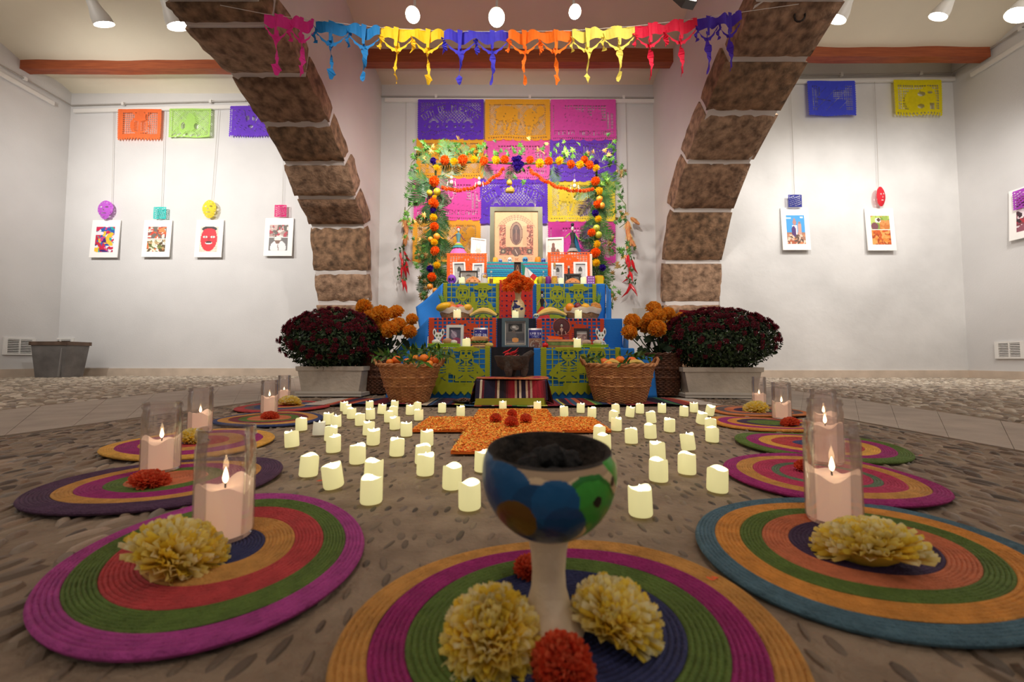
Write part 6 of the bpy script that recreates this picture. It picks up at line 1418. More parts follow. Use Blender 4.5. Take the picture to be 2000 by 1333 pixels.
def bag(c, c2):
    def f(t, w_, h):
        im = Img(16, 20, c); im.ell(8, 7, 5, 4, c2).ell(8, 14, 4, 3, c2).noise(.1, 3)
        mb = MB(); mb.lathe([(w_*.4, 0), (w_*.5, h*.3), (w_*.45, h*.8), (w_*.3, h)], 16, sy=.5); mb.build('pouch', M('d8904c', .4), t); picture('printed_front', im, w_*.8, h*.9, t, -w_*.3, 0, h*.04)
    return f
simple('candy_pouch', 'orange and yellow printed candy pouch on the upper step', 'pouch', 1077, 1090, 540, 3.47, TZ[2], bag('d89a40', 'e8b820'))
def dotbox(c, dots):
    def f(t, w_, h):
        mb = MB(); mb.box((0, 0, h/2), (w_, w_*.8, h)); o = mb.build('box', M(c, .6), t, smooth=False)
        for k in range(dots): mb = MB(); mb.lathe([(.0001, 0), (w_*.09, 0), (.0001, .001)], 10, T=Matrix.Translation((w_*(-.28+.28*(k % 3)), -w_*.405, h*(.2+.3*(k//3)))) @ Matrix.Rotation(PI/2, 4, 'X'), cap=False); mb.build('spot', M('f0e4f0', .6), t)
    return f
simple('gift_box', 'purple box with pale dots on the upper step', 'box', 1147, 1162, 541, 3.46, TZ[2], dotbox('a448b0', 9)); simple('gift_box', 'bright yellow angled box at the end of the upper step', 'box', 1163, 1178, 540, 3.47, TZ[2], dotbox('f8d008', 0), rz=.5)
# folded flag cloth
a = PY(1020, 512, 3.5); P_ = [PY(1019, 511, 3.5), PY(1031, 527, 3.46), PY(1030, 528, 3.46), PY(1048, 545, 3.42)]
mb = MB(); Q = [PY(x, y, 3.48-.004*i)-a for i, (x, y) in enumerate([(1018, 513), (1021, 541), (1026, 522), (1024, 542), (1031, 525), (1035, 543), (1041, 534), (1035, 541), (1049, 540), (1043, 549)])]
mb.add(Q, [(0, 1, 3, 2)], 0); mb.add(Q, [(2, 3, 5, 4)], 1); mb.add(Q, [(4, 5, 7, 6)], 1); mb.add(Q, [(6, 7, 9, 8)], 2)
o = mb.build('folded_flag', [M('2c8a6a', .8), M('eeeae2', .8), M('c81c28', .8)], loc=a, smooth=False); m = o.modifiers.new('s', 'SOLIDIFY'); m.thickness = .004; tag(o, 'folded green, white and red flag cloth above the marigold bouquet', 'flag')

# lowest step: dog cutouts, bags, sandwich, trays
def dog(x0, x1, y0, Y, label, flip=1):
    x, w_, h = fit(x0, x1, y0, Y, TZ[0]); b = Bmp(40, 44, False)
    b.ell(20, 17, 9, 8, True).ell(20, 22, 6, 6, True).ell(9, 8, 4, 8, True).ell(31, 8, 4, 8, True).ell(14, 14, 6, 6, True).ell(26, 14, 6, 6, True).ell(18, 36, 12, 9, True).rect(8, 34, 30, 44, True).ell(34, 36, 3, 8, True)
    t = thing('dog_cutout', label, 'cutout', (x, Y, TZ[0]+.001), group='white dog cutouts'); t.rotation_euler = (-.08, 0, 0)
    im = Img(40, 44, 'f0eee8'); im.ell(9, 9, 1.8, 5, '3a3230').ell(31, 9, 1.8, 5, '3a3230').ell(15.5, 16, 2.6, 2.6, '6a7850').ell(24.5, 16, 2.6, 2.6, '6a7850').ell(15.5, 16, 1, 1.2, '101010').ell(24.5, 16, 1, 1.2, '101010').ell(20, 23, 1.6, 1.2, '1a1414').line(16, 26, 24, 26, .8, '1a1414')
    for k in range(4): im.line(9, 33+k*3, 16, 31+k*3, 1.3, '1c1818'); im.line(20, 31+k*3, 27, 33+k*3, 1.3, '1c1818')
    im.ell(12, 24, 2, 1.5, '1c1818').ell(28, 28, 3, 2, '1c1818').line(33, 30, 33, 44, 1, '1c1818')
    mb = MB(); mb.c = []
    for side, yy in ((0, -.003), (1, .003)):
        for j in range(44):
            for i in range(40):
                if b.a[j, i]:
                    X0, X1, Z0, Z1 = [(q) for q in (flip*(i/40-.5)*w_, flip*((i+1)/40-.5)*w_, h*(1-j/44), h*(1-(j+1)/44))]; o_ = len(mb.v); mb.v += [(X0, yy, Z0), (X0, yy, Z1), (X1, yy, Z1), (X1, yy, Z0)]; mb.f.append((o_, o_+1, o_+2, o_+3)); mb.m.append(0); c = im.a[j, i]; mb.c.append([float(q)**2.2 for q in (c if not side else (.9, .9, .88))])
    mb.build('printed_card', PRINT, t, smooth=False); s_ = MB(); s_.box((0, .02, h*.2), (w_*.5, .03, h*.02)); s_.build('foot', M('d8d4cc', .7), t, smooth=False)
dog(841, 871, 642, 2.55, 'white dog cutout with dark stripes beside the white frame, bin side'); dog(1161, 1188, 641, 2.55, 'white dog cutout at the end of the lowest step, plaster side', -1)
def snack(x0, x1, y0, Y, im, label):
    x, w_, h = fit(x0, x1, y0, Y, TZ[0]); t = thing('snack_bag', label, 'bag', (x, Y, TZ[0]+.001), group='blue snack bags'); n = 10
    mb = MB(); mb.grid(lambda u, v: ((u-.5)*w_, -.018*math.sin(PI*u)*math.sin(PI*v), h*(1-v)), n, n); mb.grid(lambda u, v: ((.5-u)*w_, .018*math.sin(PI*u)*math.sin(PI*v)+.001, h*(1-v)), n, n); mb.build('foil', M('d8d4d0', .3, metal=.5), t)
    H, W = im.a.shape[:2]; m2 = MB(); m2.grid(lambda u, v: ((u-.5)*w_*.92, -.002-.018*math.sin(PI*(.04+.92*u))*math.sin(PI*(.1+.88*v)), h*(.92-.9*v)), W, H); m2.c = [[float(q)**2.2 for q in im.a[j, i]] for j in range(H) for i in range(W)]; m2.build('printed_front', PRINT, t)
ib = Img(44, 34, '241c78').noise(.05, 5); ib.text('SUPER SUN', 3, 8, 38, 8, 'e8e4f4').text('SNACKS', 12, 19, 22, 6, 'b8b4d0').ell(6, 4, 1.2, 1.2, 'f0f0ff').ell(22, 4, 1, 1, 'f0f0ff').ell(22, 32, 14, 7, 'd87848')
snack(925, 953, 641, 2.58, ib, 'blue and silver snack bag behind the sandwich')
ib = Img(40, 56, '241c78').noise(.05, 5); ib.put(ib.y > 26, 'a87858').text('SUPER SUN', 3, 8, 34, 8, 'e8e4f4').text('SNACKS', 9, 18, 22, 6, 'b8c0e0').ring(20, 46, 16, 14, .18, 'e0c098').ell(20, 48, 12, 9, 'b06848').ell(14, 48, 3, 3, 'd8b890').blobs(['c89068', '8a5838', 'd8b088'], 40, 2, 4, (2, 28, 38, 56))
snack(1032, 1059, 642, 2.58, ib, 'standing snack bag with blue top and brown food print beside the ultrasound frame')
def sandwich(t, w_, h):
    B_ = M('c8854c', .6, (9, .2), two='dca468')
    for nm, z0, z1, c, s_ in (('bread_bottom', .02, .28, B_, 1.0), ('filling', .28, .42, M('b06030', .7, (20, .4), two='e0b070'), 1.02), ('lettuce', .42, .58, M('4c6c20', .7, (15, .3)), 1.08), ('bread_top', .60, .98, B_, 1.03)):
        mb = MB(); mb.lathe([(w_*.44*s_, h*z0), (w_*.5*s_, h*(z0+z1)/2), (w_*.42*s_, h*z1*.97), (.001, h*z1)], 28, sy=.5)
        if nm == 'lettuce':
            for i, v in enumerate(mb.v): a = math.atan2(v[1], v[0]); mb.v[i] = (v[0], v[1], v[2]+h*.05*math.sin(a*9))
        mb.build(nm, c, t)
simple('sandwich', 'filled roll sandwich with lettuce beside the snack bag', 'food', 920, 954, 657, 2.5, TZ[0], sandwich)
def oranges_box(t, w_, h):
    mb = MB(); mb.box((0, 0, h*.36), (w_, w_*.5, h*.3)); mb.build('candied_layer', M('3c5a28', .6, (30, .4), two='8c9a50'), t, smooth=False)
    mb = MB(); mb.box((0, 0, h*.1), (w_*.98, w_*.5, h*.2)); mb.build('base_layer', M('a87840', .7, (30, .3)), t, smooth=False)
    mb = MB(); mb.box((0, 0, h*.58), (w_*1.02, w_*.52, h*.16)); mb.build('peach_layer', M('e89868', .6, (12, .2)), t, smooth=False)
    mb = MB(); mb.add([(-w_*.54, -w_*.2, h*.96), (w_*.06, -w_*.22, h*.84), (w_*.1, w_*.2, h*.86), (-w_*.45, w_*.22, h*1.0), (-w_*.45, -w_*.2, h*.7), (w_*.06, -w_*.22, h*.68)], [(0, 1, 2, 3), (0, 4, 5, 1)]); mb.build('orange_wrapper', M('ff6208', .5), t, smooth=False)
simple('layered_sweet', 'layered sweet with an orange wrapper in front of the disc hatted doll', 'food', 1068, 1120, 656, 2.5, TZ[0], oranges_box)
def tray(k):
    def f(t, w_, h):
        mb = MB(); mb.box((0, 0, h*.22), (w_, w_*.4, h*.30)); mb.box((0, -w_*.2, h*.36), (w_*1.02, .006, h*.1)); o = mb.build('tray', M('9ac81c', .4), t, smooth=False)
        for q, (dx, s, c) in enumerate(k): mb = MB(); mb.ball((dx*w_, 0, h*.36+s*h*.28), (s*w_*.15, w_*.10, s*h*.30), 14, 8, jit=.03); mb.build('pastry', M(c, .7, (30, .25)), t)
    return f
simple('pastry_tray', 'lime green tray with a pastry and white paper, bin side of the lowest step', 'tray', 838, 898, 661, 2.46, TZ[0], tray([(-.28, .9, 'f0e4dc'), (.1, 1.1, 'c89068'), (.3, .8, 'e8dcd0')]), 'lime green trays')
simple('pastry_tray', 'lime green tray with two sugared pastries, plaster side of the lowest step', 'tray', 1136, 1186, 665, 2.46, TZ[0], tray([(-.3, 1.2, 'b89888'), (.12, 1.2, 'e8d4b8')]), 'lime green trays')
simple('tamale', 'small yellow wrapped sweet beside the sandwich', 'food', 947, 964, 670, 2.44, TZ[0], lambda t, w_, h: (lambda mb: mb.ball((0, 0, h*.5), (w_*.5, w_*.35, h*.5), 14, 8, jit=.08).build('wrap', M('d8b860', .7, (30, .3)), t))(MB()))
simple('red_candy', 'red wrapped candy between the snack bag and the layered sweet', 'food', 1059, 1071, 670, 2.44, TZ[0], lambda t, w_, h: (lambda mb: mb.ball((0, 0, h*.5), (w_*.5, w_*.35, h*.5), 12, 8, jit=.08).build('wrapper', M('d81418', .3), t))(MB()))
# ------------------------------------------------------------------ blanket, box, mortar
SER = ['7a1c28', '8c2030', 'c8b8a0', '2a2440', '1e2038', '24244a', 'd8c8a8', '8a2430', 'a83038', 'b83c48', '3a6a40', '7ca040', 'c8c050', '3a5a7a', '1c2c50', 'c8603c', '8a2c24', '24182c', 'e0d0b8', '4a2038']
NS = 150; rs = random.Random(12); cols = []
while len(cols) < NS:
    c = rs.choice(SER); cols += [c]*rs.choice([1, 1, 2, 3, 4])
cols = cols[:NS]
t = thing('striped_blanket', 'multicoloured striped woven blanket on the cobbles under the altar baskets', 'blanket', (0, 2.05, .006))
def bl(u, v):
    x = -.97+1.94*u; front = .0+.03*math.sin(u*9)+(.10*abs(u-.5)*2 if abs(u-.5) > .35 else 0)*.2
    return (x, front+v*(.36-.02*abs(u-.5)), .004+.007*abs(math.sin(u*23+1.5*v))*(1 if abs(u-.5) > .12 else .4))
stripes_cloth('cloth', bl, NS, 6, cols, None, loc=(0, 0, 0), parent=t)
for s in (-1, 1):
    mb = MB()
    for k in range(16): y0 = .02+k*.021; mb.tube([(s*.965, y0, .008), (s*1.02, y0+R.uniform(-.01, .01), .008), (s*1.08, y0+R.uniform(-.02, .02), .006)], .0028, 4)
    tag(mb.build('fringe', M('b8aca0', .9), t), kind='stuff')
BX0, BX1 = xat(930, 2.08), xat(1068, 2.08); BZ = PY(1000, 741, 2.1).z
t = thing('covered_box', 'low box draped with a red and navy striped cloth before the altar', 'box', ((BX0+BX1)/2, 2.19, .012)); w_ = BX1-BX0; hh = BZ-.012
c3 = ['201a34', '241c38', 'd8c8b0', '6a1a28', '1e1830', '201a38', '221a38', '201834', '1e1a34', '5a1c20', 'd8c4a8', '241a24', '1c1828', '301a24', '601c28', '8c2030', 'a02434', '9c2030', 'c8a890', '301828', 'e0c8b0', '2a1a34', '2a1834', 'd8b89c', '7a2030', 'c8a890', 'a02030', 'ac2434', '982030', 'a82434', '8c1c2c', '6c1c2c', '2a1830']
mb_ = None
def bx(u, v):
    d = .22; x = (u-.5)*w_
    if v < .35: return (x, d/2-(v/.35)*d, hh)
    q = (v-.35)/.65; return (x*(1+.03*q), -d/2-.012*q-.004*math.sin(u*22)*q, hh*(1-q*.80))
stripes_cloth('striped_cloth', bx, 66, 10, [c for c in c3 for _ in (0, 1)], None, parent=t)
mb = MB(); mb.box((0, 0, hh/2-.004), (w_*.97, .212, hh-.012)); mb.build('box', M('8a8a20', .7), t, smooth=False)
mb = MB(); mb.add([(-w_*.52, -.128, .001), (w_*.46, -.128, .001), (w_*.46, -.126, hh*.28), (-w_*.5, -.126, hh*.26)], [(0, 1, 2, 3)]); mb.build('yellow_hem', M('9a9420', .8), t, smooth=False)
for s in (-1, 1):
    o = stripes_cloth('side_drape', lambda u, v: (s*(w_*.5+.035*v*u+.002), -.12+.22*(1-u)-.015*math.sin(v*5), hh*(1-v)*.97+.004), 12, 8, ['3a2a58', 'd8b090', '8a3a40', '5a3a78', 'c87040', '6a2c30'], None, parent=t, along='v' if s < 0 else 'u')
t_ = straw_mat((BX0+BX1)/2+.005, 2.16, w_*.53, .115, 0, [(1, 'sal'), (.8, 'pnk'), (.6, 'tan'), (.4, 'mar')], 'straw mat with salmon rim under the stone mortar', BZ-.0085+.0035)
mz = BZ+.0085
STO = M('3c3532', .95, (18, .4), (60, 1.0), two='5a504a')
t = thing('stone_mortar', 'dark volcanic stone mortar on three legs holding red dried chilies', 'mortar', (xat(1001, 2.17), 2.17, mz+.002)); s_ = 2.17/FP; top = PY(1001, 696, 2.17).z-mz
mb = MB(); mb.lathe([(.001, top*.30), (20*s_, top*.32), (30*s_, top*.52), (35.5*s_, top*.98), (34.5*s_, top), (31*s_, top), (26*s_, top*.72), (.001, top*.60)], 36, cap=False)
for i, v in enumerate(mb.v): k = 1+.02*math.sin(i*2.7); mb.v[i] = (v[0]*k, v[1]*k*.8, v[2])
mb.build('bowl', STO, t)
for a in (-1.9, -.25, PI*.5): mb = MB(); x, y = 23*s_*math.cos(a), 17*s_*math.sin(a); mb.tube([(x*1.0, y*1.0, top*.75), (x*1.02, y*1.02, top*.3), (x*.95, y*.95, 0)], [10*s_, 8.5*s_, 5*s_], 9); mb.build('leg', STO, t)
pst = thing('stone_pestle', 'dark stone pestle leaning in the mortar', 'pestle', (xat(1018, 2.17), 2.15, mz+top*.8), rot=(0, .95, 0)); mb = MB(); mb.lathe([(.001, -.01), (.016, .0), (.020, .03), (.015, .075), (.001, .082)], 16, cap=False); mb.build('pestle_body', STO, pst)
for k in range(14):
    a = k*.9; o = ob('dried_chili', chm[k % 3], None, (xat(1001, 2.17)+.045*math.cos(a)*(k % 4)/3-.01, 2.16+.03*math.sin(a), mz+top*.93+.012*(k % 3)), (1.2, a, k), (.42, .42, .42)); tag(o, 'dark red dried chili heaped in the stone mortar', 'chili', 'dried chilies in the mortar')
t = thing('nut_plate', 'dark flat plate of cacao beans on the blanket before the green paper', 'plate', (xat(905, 2.12), 2.14, .018))
mb = MB(); mb.lathe([(.001, 0), (.04, 0), (.060, .010), (.058, .012), (.04, .004), (.001, .004)], 32, cap=False); mb.build('plate', M('241a16', .5), t)
bn = MB(); bn.ball((0, 0, 0), (.008, .005, .004), 8, 5); bnm = bn.mesh('cacao_bean', M('6a4430', .7, (60, .3)))
for k in range(46): a = k*2.4; r = .042*math.sqrt(k/46); ob('cacao_bean', bnm, t, (r*math.cos(a), r*math.sin(a), .010+.011*(1-k/46)), (R.uniform(-.4, .4), R.uniform(-.4, .4), a))

# ------------------------------------------------------------------ wicker baskets
WC = M('a4683e', .6, (30, .25), (200, .3), two='cc8e58'); WD = M('4a2a1a', .7, (30, .25), (200, .3), two='6a4028')
def wicker(x, y, z0, r0, r1, h, label, group, mat=WC, rings=26, sy=1.0, handle=True, cat='basket'):
    t = thing('wicker_basket', label, cat, (x, y, z0), group=group)
    mb = MB(); n = 64
    def rad(f): return r0+(r1-r0)*(f**.85)
    st = 22
    for k in range(rings):
        f = (k+.5)/rings; r = rad(f); big = 1.5 if k in (int(rings*.45), int(rings*.68)) else 1
        V = []; F = []; m = 5; tk = h/rings*.56*big
        for i in range(n):
            a = 2*PI*i/n; rr = r+.0035*math.sin(a*st+(k % 2)*PI)+(.003 if big > 1 else 0)
            for j in range(m): b_ = 2*PI*j/m; V.append(((rr+tk*.7*math.cos(b_))*math.cos(a), (rr+tk*.7*math.cos(b_))*math.sin(a)*sy, f*h+tk*math.sin(b_)+.001*math.sin(a*7+k)))
        for i in range(n):
            i2 = (i+1) % n
            for j in range(m): j2 = (j+1) % m; F.append((i*m+j, i*m+j2, i2*m+j2, i2*m+j))
        mb.add(V, F)
    mb.build('weave', mat, t)
    mb = MB()
    for k in range(st): a = 2*PI*(k+.25)/st; mb.tube([(rad(f)*math.cos(a), rad(f)*math.sin(a)*sy, f*h) for f in (0, .25, .5, .75, 1)], .004, 5)
    mb.build('stake', mat, t)
    for q in range(2):
        mb = MB(); pts = [((r1+.004*math.cos(a*12+q*PI))*math.cos(a), (r1+.004*math.cos(a*12+q*PI))*math.sin(a)*sy, h+.006*math.sin(a*12+q*PI)) for a in [2*PI*i/96 for i in range(97)]]; mb.tube(pts, .0065, 6, cap=False); mb.build('rim_braid', mat, t)
    if handle:
        for s in (-1, 1): mb = MB(); mb.tube([(s*(r1+.004), -.045, h), (s*(r1+.022), -.03, h+.03), (s*(r1+.026), 0, h+.04), (s*(r1+.022), .03, h+.03), (s*(r1+.004), .045, h)], .008, 7); mb.build('handle', mat, t)
    mb = MB(); mb.lathe([(.001, .004), (r0*.98, .004), (rad(.6)*.95, h*.6), (.001, h*.62)], 24, sy=sy, cap=False); mb.build('filling', M('2a1c10', .9), t)
    return t
b1 = (xat(801, 2.235), 2.235); b2 = (xat(1209, 2.25), 2.25)
wicker(*b1, .014, .098, .166, PY(801, 714, 2.1).z-.014, 'round wicker basket of oranges and leaves, bin side', 'wicker baskets before the altar')
wicker(*b2, .014, .135, .188, PY(1209, 714, 2.1).z-.014, 'wide wicker basket of oranges, plaster side', 'wicker baskets before the altar', rings=30)
bz = PY(801, 714, 2.1).z
cm = {'c': citrus('orange', 'f07818', 'f89030')}
def fruit(px, py, w_, Y, label, c='f07c18', sx=1.0):
    p = PY(px, py, Y); r = w_/2/FP*Y; mb = MB(); mb.ball((0, 0, 0), (r*sx, r, r*.92), 16, 12); mb.ball((r*.2, -r*.2, r*.9), r*.08, 6, 4, 1)
    tag(mb.build('orange', [M(c, .5, (5, .12), (120, .3)), M('4a6a20', .7)], loc=p, rot=(R.uniform(-.5, .5), R.uniform(-.5, .5), 0)), label, 'fruit', 'oranges in the wicker baskets')
for i, (px, py, w_, Y, l) in enumerate([(761, 708, 14, 2.15, 'small orange at the outer end of the basket, bin side'), (775, 704, 19, 2.18, 'orange with a stem cap in the basket, bin side'), (812, 700, 14, 2.28, 'pinkish orange at the back of the basket, bin side'), (828, 701, 19, 2.2, 'long orange in the middle of the basket, bin side'), (848, 703, 21, 2.2, 'big orange at the inner end of the basket, bin side'), (839, 711, 14, 2.12, 'orange peeking over the front rim of the basket, bin side'), (795, 707, 15, 2.2, 'orange half under leaves in the basket, bin side'),
                             (1180, 708, 18, 2.2, 'tangerine at the bin end of the wide basket'), (1196, 708, 17, 2.2, 'tangerine next to the end one in the wide basket'), (1211, 704, 18, 2.22, 'bright orange in the middle of the wide basket'), (1234, 706, 19, 2.22, 'round orange beside the banana of the wide basket'), (1190, 713, 15, 2.12, 'tangerine low behind the rim of the wide basket'), (1222, 711, 15, 2.28, 'orange at the back of the wide basket')]): fruit(px, py, w_, Y, l, ['f07c18', 'ec6c1c', 'f48c24'][i % 3])
for px, Y, l in ((1195, 2.16, 'yellow banana lying at the bin end of the wide basket'), (1242, 2.16, 'yellow banana lying in the wide basket, plaster end')):
    p = PY(px, 713, Y); mb = MB(); mb.tube([(-.05, 0, 0), (-.025, 0, .012), (0, 0, .016), (.025, 0, .012), (.05, 0, 0)], [.006, .013, .014, .013, .005], 8); tag(mb.build('banana', BANM, loc=(p.x, p.y, p.z)), l, 'fruit', 'bananas in the wide basket')
def sprig(px, py, Y, n, L, label, seed, spread=1.0):
    g_ = random.Random(seed); p = PY(px, py, Y); t = thing('leaf_sprig', label, 'leaves', p, group='citrus leaf sprigs in the baskets'); mb = MB(); mb.tube([(-L*.5*spread, 0, 0), (0, 0, L*.2), (L*.5*spread, 0, .0)], .0025, 5); mb.build('twig', M('4a5428', .8), t)
    for k in range(n):
        x = g_.uniform(-.5, .5)*L*spread; l = g_.uniform(.03, .06); w_ = l*.16; a = g_.uniform(0, 6.3); m_ = MB(); m_.add([(0, 0, 0), (w_, .002, l*.35), (w_*.6, -.004, l*.7), (0, -.012, l), (-w_*.6, -.004, l*.7), (-w_, .002, l*.35), (0, .004, l*.4)], [(0, 1, 6, 5), (1, 2, 3, 6), (6, 3, 4, 5)])
        m_.build('leaf', LC[g_.choice([0, 0, 1])] if g_.random() < .7 else M('3c5420', .6, (8, .3), two='6a7c38'), t, loc=(x, g_.uniform(-.02, .02), L*.15*(1-abs(x/L))), rot=(g_.uniform(-.9, .9), a, 0))
for i, q in enumerate([(745, 700, 2.2, 16, .10, 'leaf sprig over the outer rim of the basket, bin side'), (768, 697, 2.3, 18, .12, 'leaf sprig behind the small orange, bin side'), (800, 692, 2.3, 26, .14, 'tall leaf sprig at the back of the basket, bin side'), (835, 690, 2.3, 30, .16, 'dense leaf sprig above the big oranges, bin side'), (865, 700, 2.18, 22, .12, 'leaf sprig hanging over the inner rim, bin side'), (810, 711, 2.06, 16, .12, 'leaf sprig draped on the front rim, bin side'),
                       (1160, 705, 2.2, 14, .10, 'leaf sprig at the bin end of the wide basket'), (1215, 714, 2.06, 6, .05, 'small leaf sprig over the front rim of the wide basket'), (1252, 702, 2.3, 20, .12, 'leaf sprig at the plaster end of the wide basket'), (1225, 700, 2.35, 10, .10, 'leaf sprig behind the oranges of the wide basket')]): sprig(*q, i)
# rear baskets with big marigolds
wicker(xat(741, 2.85), 2.85, .012, .10, .13, .24, 'dark wicker basket behind the planter holding orange blooms, bin side', 'dark wicker baskets', WD, 20, handle=False)
wicker(xat(1289, 2.72), 2.72, .012, .11, .14, .27, 'dark wicker basket beside the planter holding orange blooms, plaster side', 'dark wicker baskets', WD, 22, handle=False)
pom = flower_mesh('orange_bloom', 1, 190, ['ffa010', 'ffb028', 'ff900c', 'ffbc40'], 1.0, .42, .36, 1.0, 7, 2, 3, 'f07c08', ['ffb430', 'ffc450'])
FB = [(712, 602, 28, 2.9), (746, 620, 36, 2.8), (776, 614, 27, 2.9), (806, 626, 22, 2.9), (723, 622, 24, 2.85), (764, 648, 32, 2.75), (780, 640, 30, 2.85), (801, 650, 25, 2.8), (750, 642, 28, 2.8), (726, 640, 24, 2.9)]
FB2 = [(1274, 607, 28, 2.8), (1234, 632, 30, 2.7), (1227, 652, 28, 2.65), (1282, 645, 32, 2.6), (1302, 618, 27, 2.75), (1283, 622, 28, 2.7), (1268, 628, 27, 2.7), (1327, 623, 20, 2.8), (1256, 640, 26, 2.75), (1312, 640, 24, 2.8)]
pos_w = ['topmost', 'upper middle', 'upper inner', 'far inner', 'upper outer', 'lower front', 'lower middle', 'lower inner', 'centre', 'outer hidden']
for nm, L_, cx, cy, cz in (('bin side', FB, xat(741, 2.85), 2.85, .25), ('plaster side', FB2, xat(1289, 2.72), 2.72, .28)):
    for k, (px, py, w_, Y) in enumerate(L_):
        p = PY(px, py, Y); t = thing('marigold_bloom', 'orange %s bloom in the dark basket, %s' % (pos_w[k], nm), 'flower', p, group='tall orange blooms in the dark baskets')
        ob('petals', pom, t, (0, 0, 0), (PI/2-.6+R.uniform(-.3, .3), R.uniform(-.4, .4), 0), w_*1.14/2/FP*Y)
        mb = MB(); e_ = Vector((cx, cy, cz-.05))-p; mb.tube([(0, .01, -.005), (e_.x*.4, .02, e_.z*.5), tuple(e_)], .004, 5); mb.build('stem', M('2c4418', .8), t)
        for q in range(4):
            f = .2+.2*q; m_ = MB(); m_.add([(0, 0, 0), (.022, .005, .03), (0, -.008, .09), (-.022, .005, .03)], [(0, 1, 2, 3)]); m_.build('leaf', M('1c3414', .6, (8, .3)), t, loc=(e_.x*f, .01, e_.z*f), rot=(R.uniform(-1, 1), R.uniform(0, 6), 0))
p = PY(1248, 618, 2.9); mb = MB(); mb.grid(lambda u, v: ((u-.5)*.10*(1-.7*v), .02*math.sin(u*4), .06-.16*v), 6, 6); tag(mb.build('white_wrapper', M('d8d4cc', .8), loc=p), 'white paper wrapper standing among the orange blooms', 'paper')
p = PY(1337, 614, 3.0); t = thing('red_card', 'dark red card on a stick peeking above the maroon plant, plaster side', 'card', (p.x, p.y, 0)); mb = MB(); mb.box((0, 0, p.z), (.085, .01, .06), 0, (.1, .1, 0)); mb.build('card', M('a81c20', .7), t, smooth=False)
mb = MB(); mb.tube([(0, .008, 0), (0, .008, p.z)], .004, 5); mb.build('stick', M('8a6a40', .8), t)

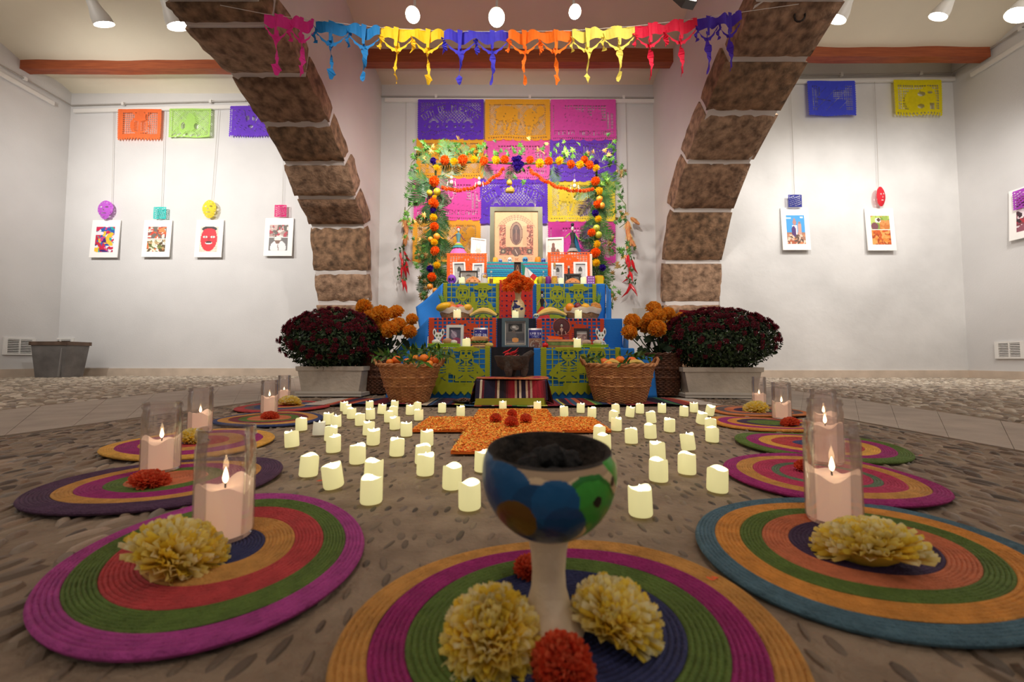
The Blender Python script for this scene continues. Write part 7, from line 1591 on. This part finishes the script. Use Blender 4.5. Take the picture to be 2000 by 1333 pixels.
# ------------------------------------------------------------------ maroon chrysanthemums in stone planters
PLT = M('c8bcac', .85, (7, .15), (40, .4)); 
mumm = flower_mesh('mum_flower', 1, 22, ['84142e', '6c1026', '981c38', '580c1e'], .5, .6, .34, .4, 4, 2, 2, '4a0a18')
def mum(x, y, z, label, px0, px1, py0, cx, cz, rx, rz, w_, h, rot, seed, side):
    t = thing('potted_chrysanthemum', label, 'plant', (x, y, .008), rot); d = .19
    mb = MB()
    V = []
    for zz, s in ((.022, .86), (h-.03, .97), (h-.028, 1.02), (h, 1.03)): V += [(-w_/2*s, -d/2*s, zz), (w_/2*s, -d/2*s, zz), (w_/2*s, d/2*s, zz), (-w_/2*s, d/2*s, zz)]
    for zz, s in ((h, .94), (h-.03, .92)): V += [(-w_/2*s, -d/2*s, zz), (w_/2*s, -d/2*s, zz), (w_/2*s, d/2*s, zz), (-w_/2*s, d/2*s, zz)]
    F = [(3, 2, 1, 0)]
    for L_ in range(5):
        for i in range(4): F.append((L_*4+i, L_*4+(i+1) % 4, L_*4+4+(i+1) % 4, L_*4+4+i))
    F.append((20, 21, 22, 23)); mb.add(V, F); o = mb.build('planter', PLT, t, smooth=False)
    mb = MB(); mb.box((0, 0, .011), (w_*.99, d*1.12, .022)); mb.box((0, -d*.56, .026), (w_*1.0, .008, .014)); mb.box((0, d*.56, .026), (w_*1.0, .008, .014)); mb.build('drip_tray', M('d0c8bc', .6), t, smooth=False)
    rr = np.random.RandomState(seed); n = 11000; V = []; F = []; C_ = []; gs = [lin(c) for c in ('1c3014', '243a18', '12240e', '2e4820', '3a5228')]
    c0 = np.array([cx-x, 0.06, cz])
    for k in range(n):
        dv = rr.normal(size=3); dv /= np.linalg.norm(dv); q = .55+.46*rr.rand()**.6; p = c0+dv*q*np.array([rx, .24, rz]);
        if p[2] < c0[2]: p[0] = c0[0]+(p[0]-c0[0])*(1-.45*((c0[2]-p[2])/rz)**2)
        p[2] = max(p[2], h*.86 if abs(p[0]) < w_*.45 else .10)
        l = rr.uniform(.010, .018); a = rr.normal(size=3); a /= np.linalg.norm(a); b_ = np.cross(a, dv); b_ /= np.linalg.norm(b_)+1e-6
        o_ = len(V); V += [tuple(p-a*l), tuple(p+b_*l*.45), tuple(p+a*l), tuple(p-b_*l*.45)]; F.append((o_, o_+1, o_+2, o_+3)); C_.append(gs[rr.randint(5)])
    mb = MB(); mb.v = V; mb.f = F; mb.m = [0]*n; mb.c = C_; tag(mb.build('foliage', attr_mat('leaf_green', .6), t, smooth=False), kind='stuff')
    mb = MB()
    for k in range(46):
        a = rr.uniform(-1.25, 1.25); b_ = rr.uniform(-1, 1); tip = (c0[0]+rx*.92*math.sin(a), .06+.2*b_, c0[2]+rz*.85*math.cos(a)*math.sqrt(1-.5*b_*b_)-.02); mb.tube([(c0[0]*.5+.08*math.sin(a), .0, h*.9), ((c0[0]+tip[0])/2+.02*math.sin(a), tip[1]*.7, (h+tip[2])/2-.02), tip], .0022, 4)
    mb.build('stems', M('3a4a24', .8), t)
    mb = MB(); mb.box((0, 0, h-.014), (w_*.93, d*.88, .012)); mb.build('soil', M('2a1c14', .95, (40, .4), (60, .8)), t, smooth=False)
    k = 0
    while k < 290:
        dv = rr.normal(size=3); dv /= np.linalg.norm(dv)
        if dv[1] > .45: continue
        lim = -.45 if dv[1] < -.3 else -.02
        if dv[2] < lim or (dv[2] < .35 and rr.rand() > .30*(1.2 if side == 0 else .4)): continue
        p = c0+dv*np.array([rx, .24, rz])*rr.uniform(.96, 1.05); q = Vector(dv).to_track_quat('Z', 'Y').to_euler(); s_ = rr.uniform(.014, .023)
        ob('mum_flower', mumm, t, tuple(p-dv*s_*.3), q, s_); k += 1
    return t
Yp = 2.70; mum(xat(657, Yp), Yp, 0, 'domed maroon chrysanthemum in a long stone planter, bin side', 0, 0, 0, xat(655, 2.78), PY(655, 673, 2.78).z, 100/FP*2.72, 66/FP*2.72, 128/FP*2.62, .195, .0, 3, 0)
Yp = 2.60; mum(xat(1399, Yp), Yp, 0, 'wide maroon chrysanthemum in a long stone planter, plaster side', 0, 0, 0, xat(1398, 2.68), PY(1398, 672, 2.68).z, 112/FP*2.62, 66/FP*2.62, 146/FP*2.52, .19, -.10, 5, 1)
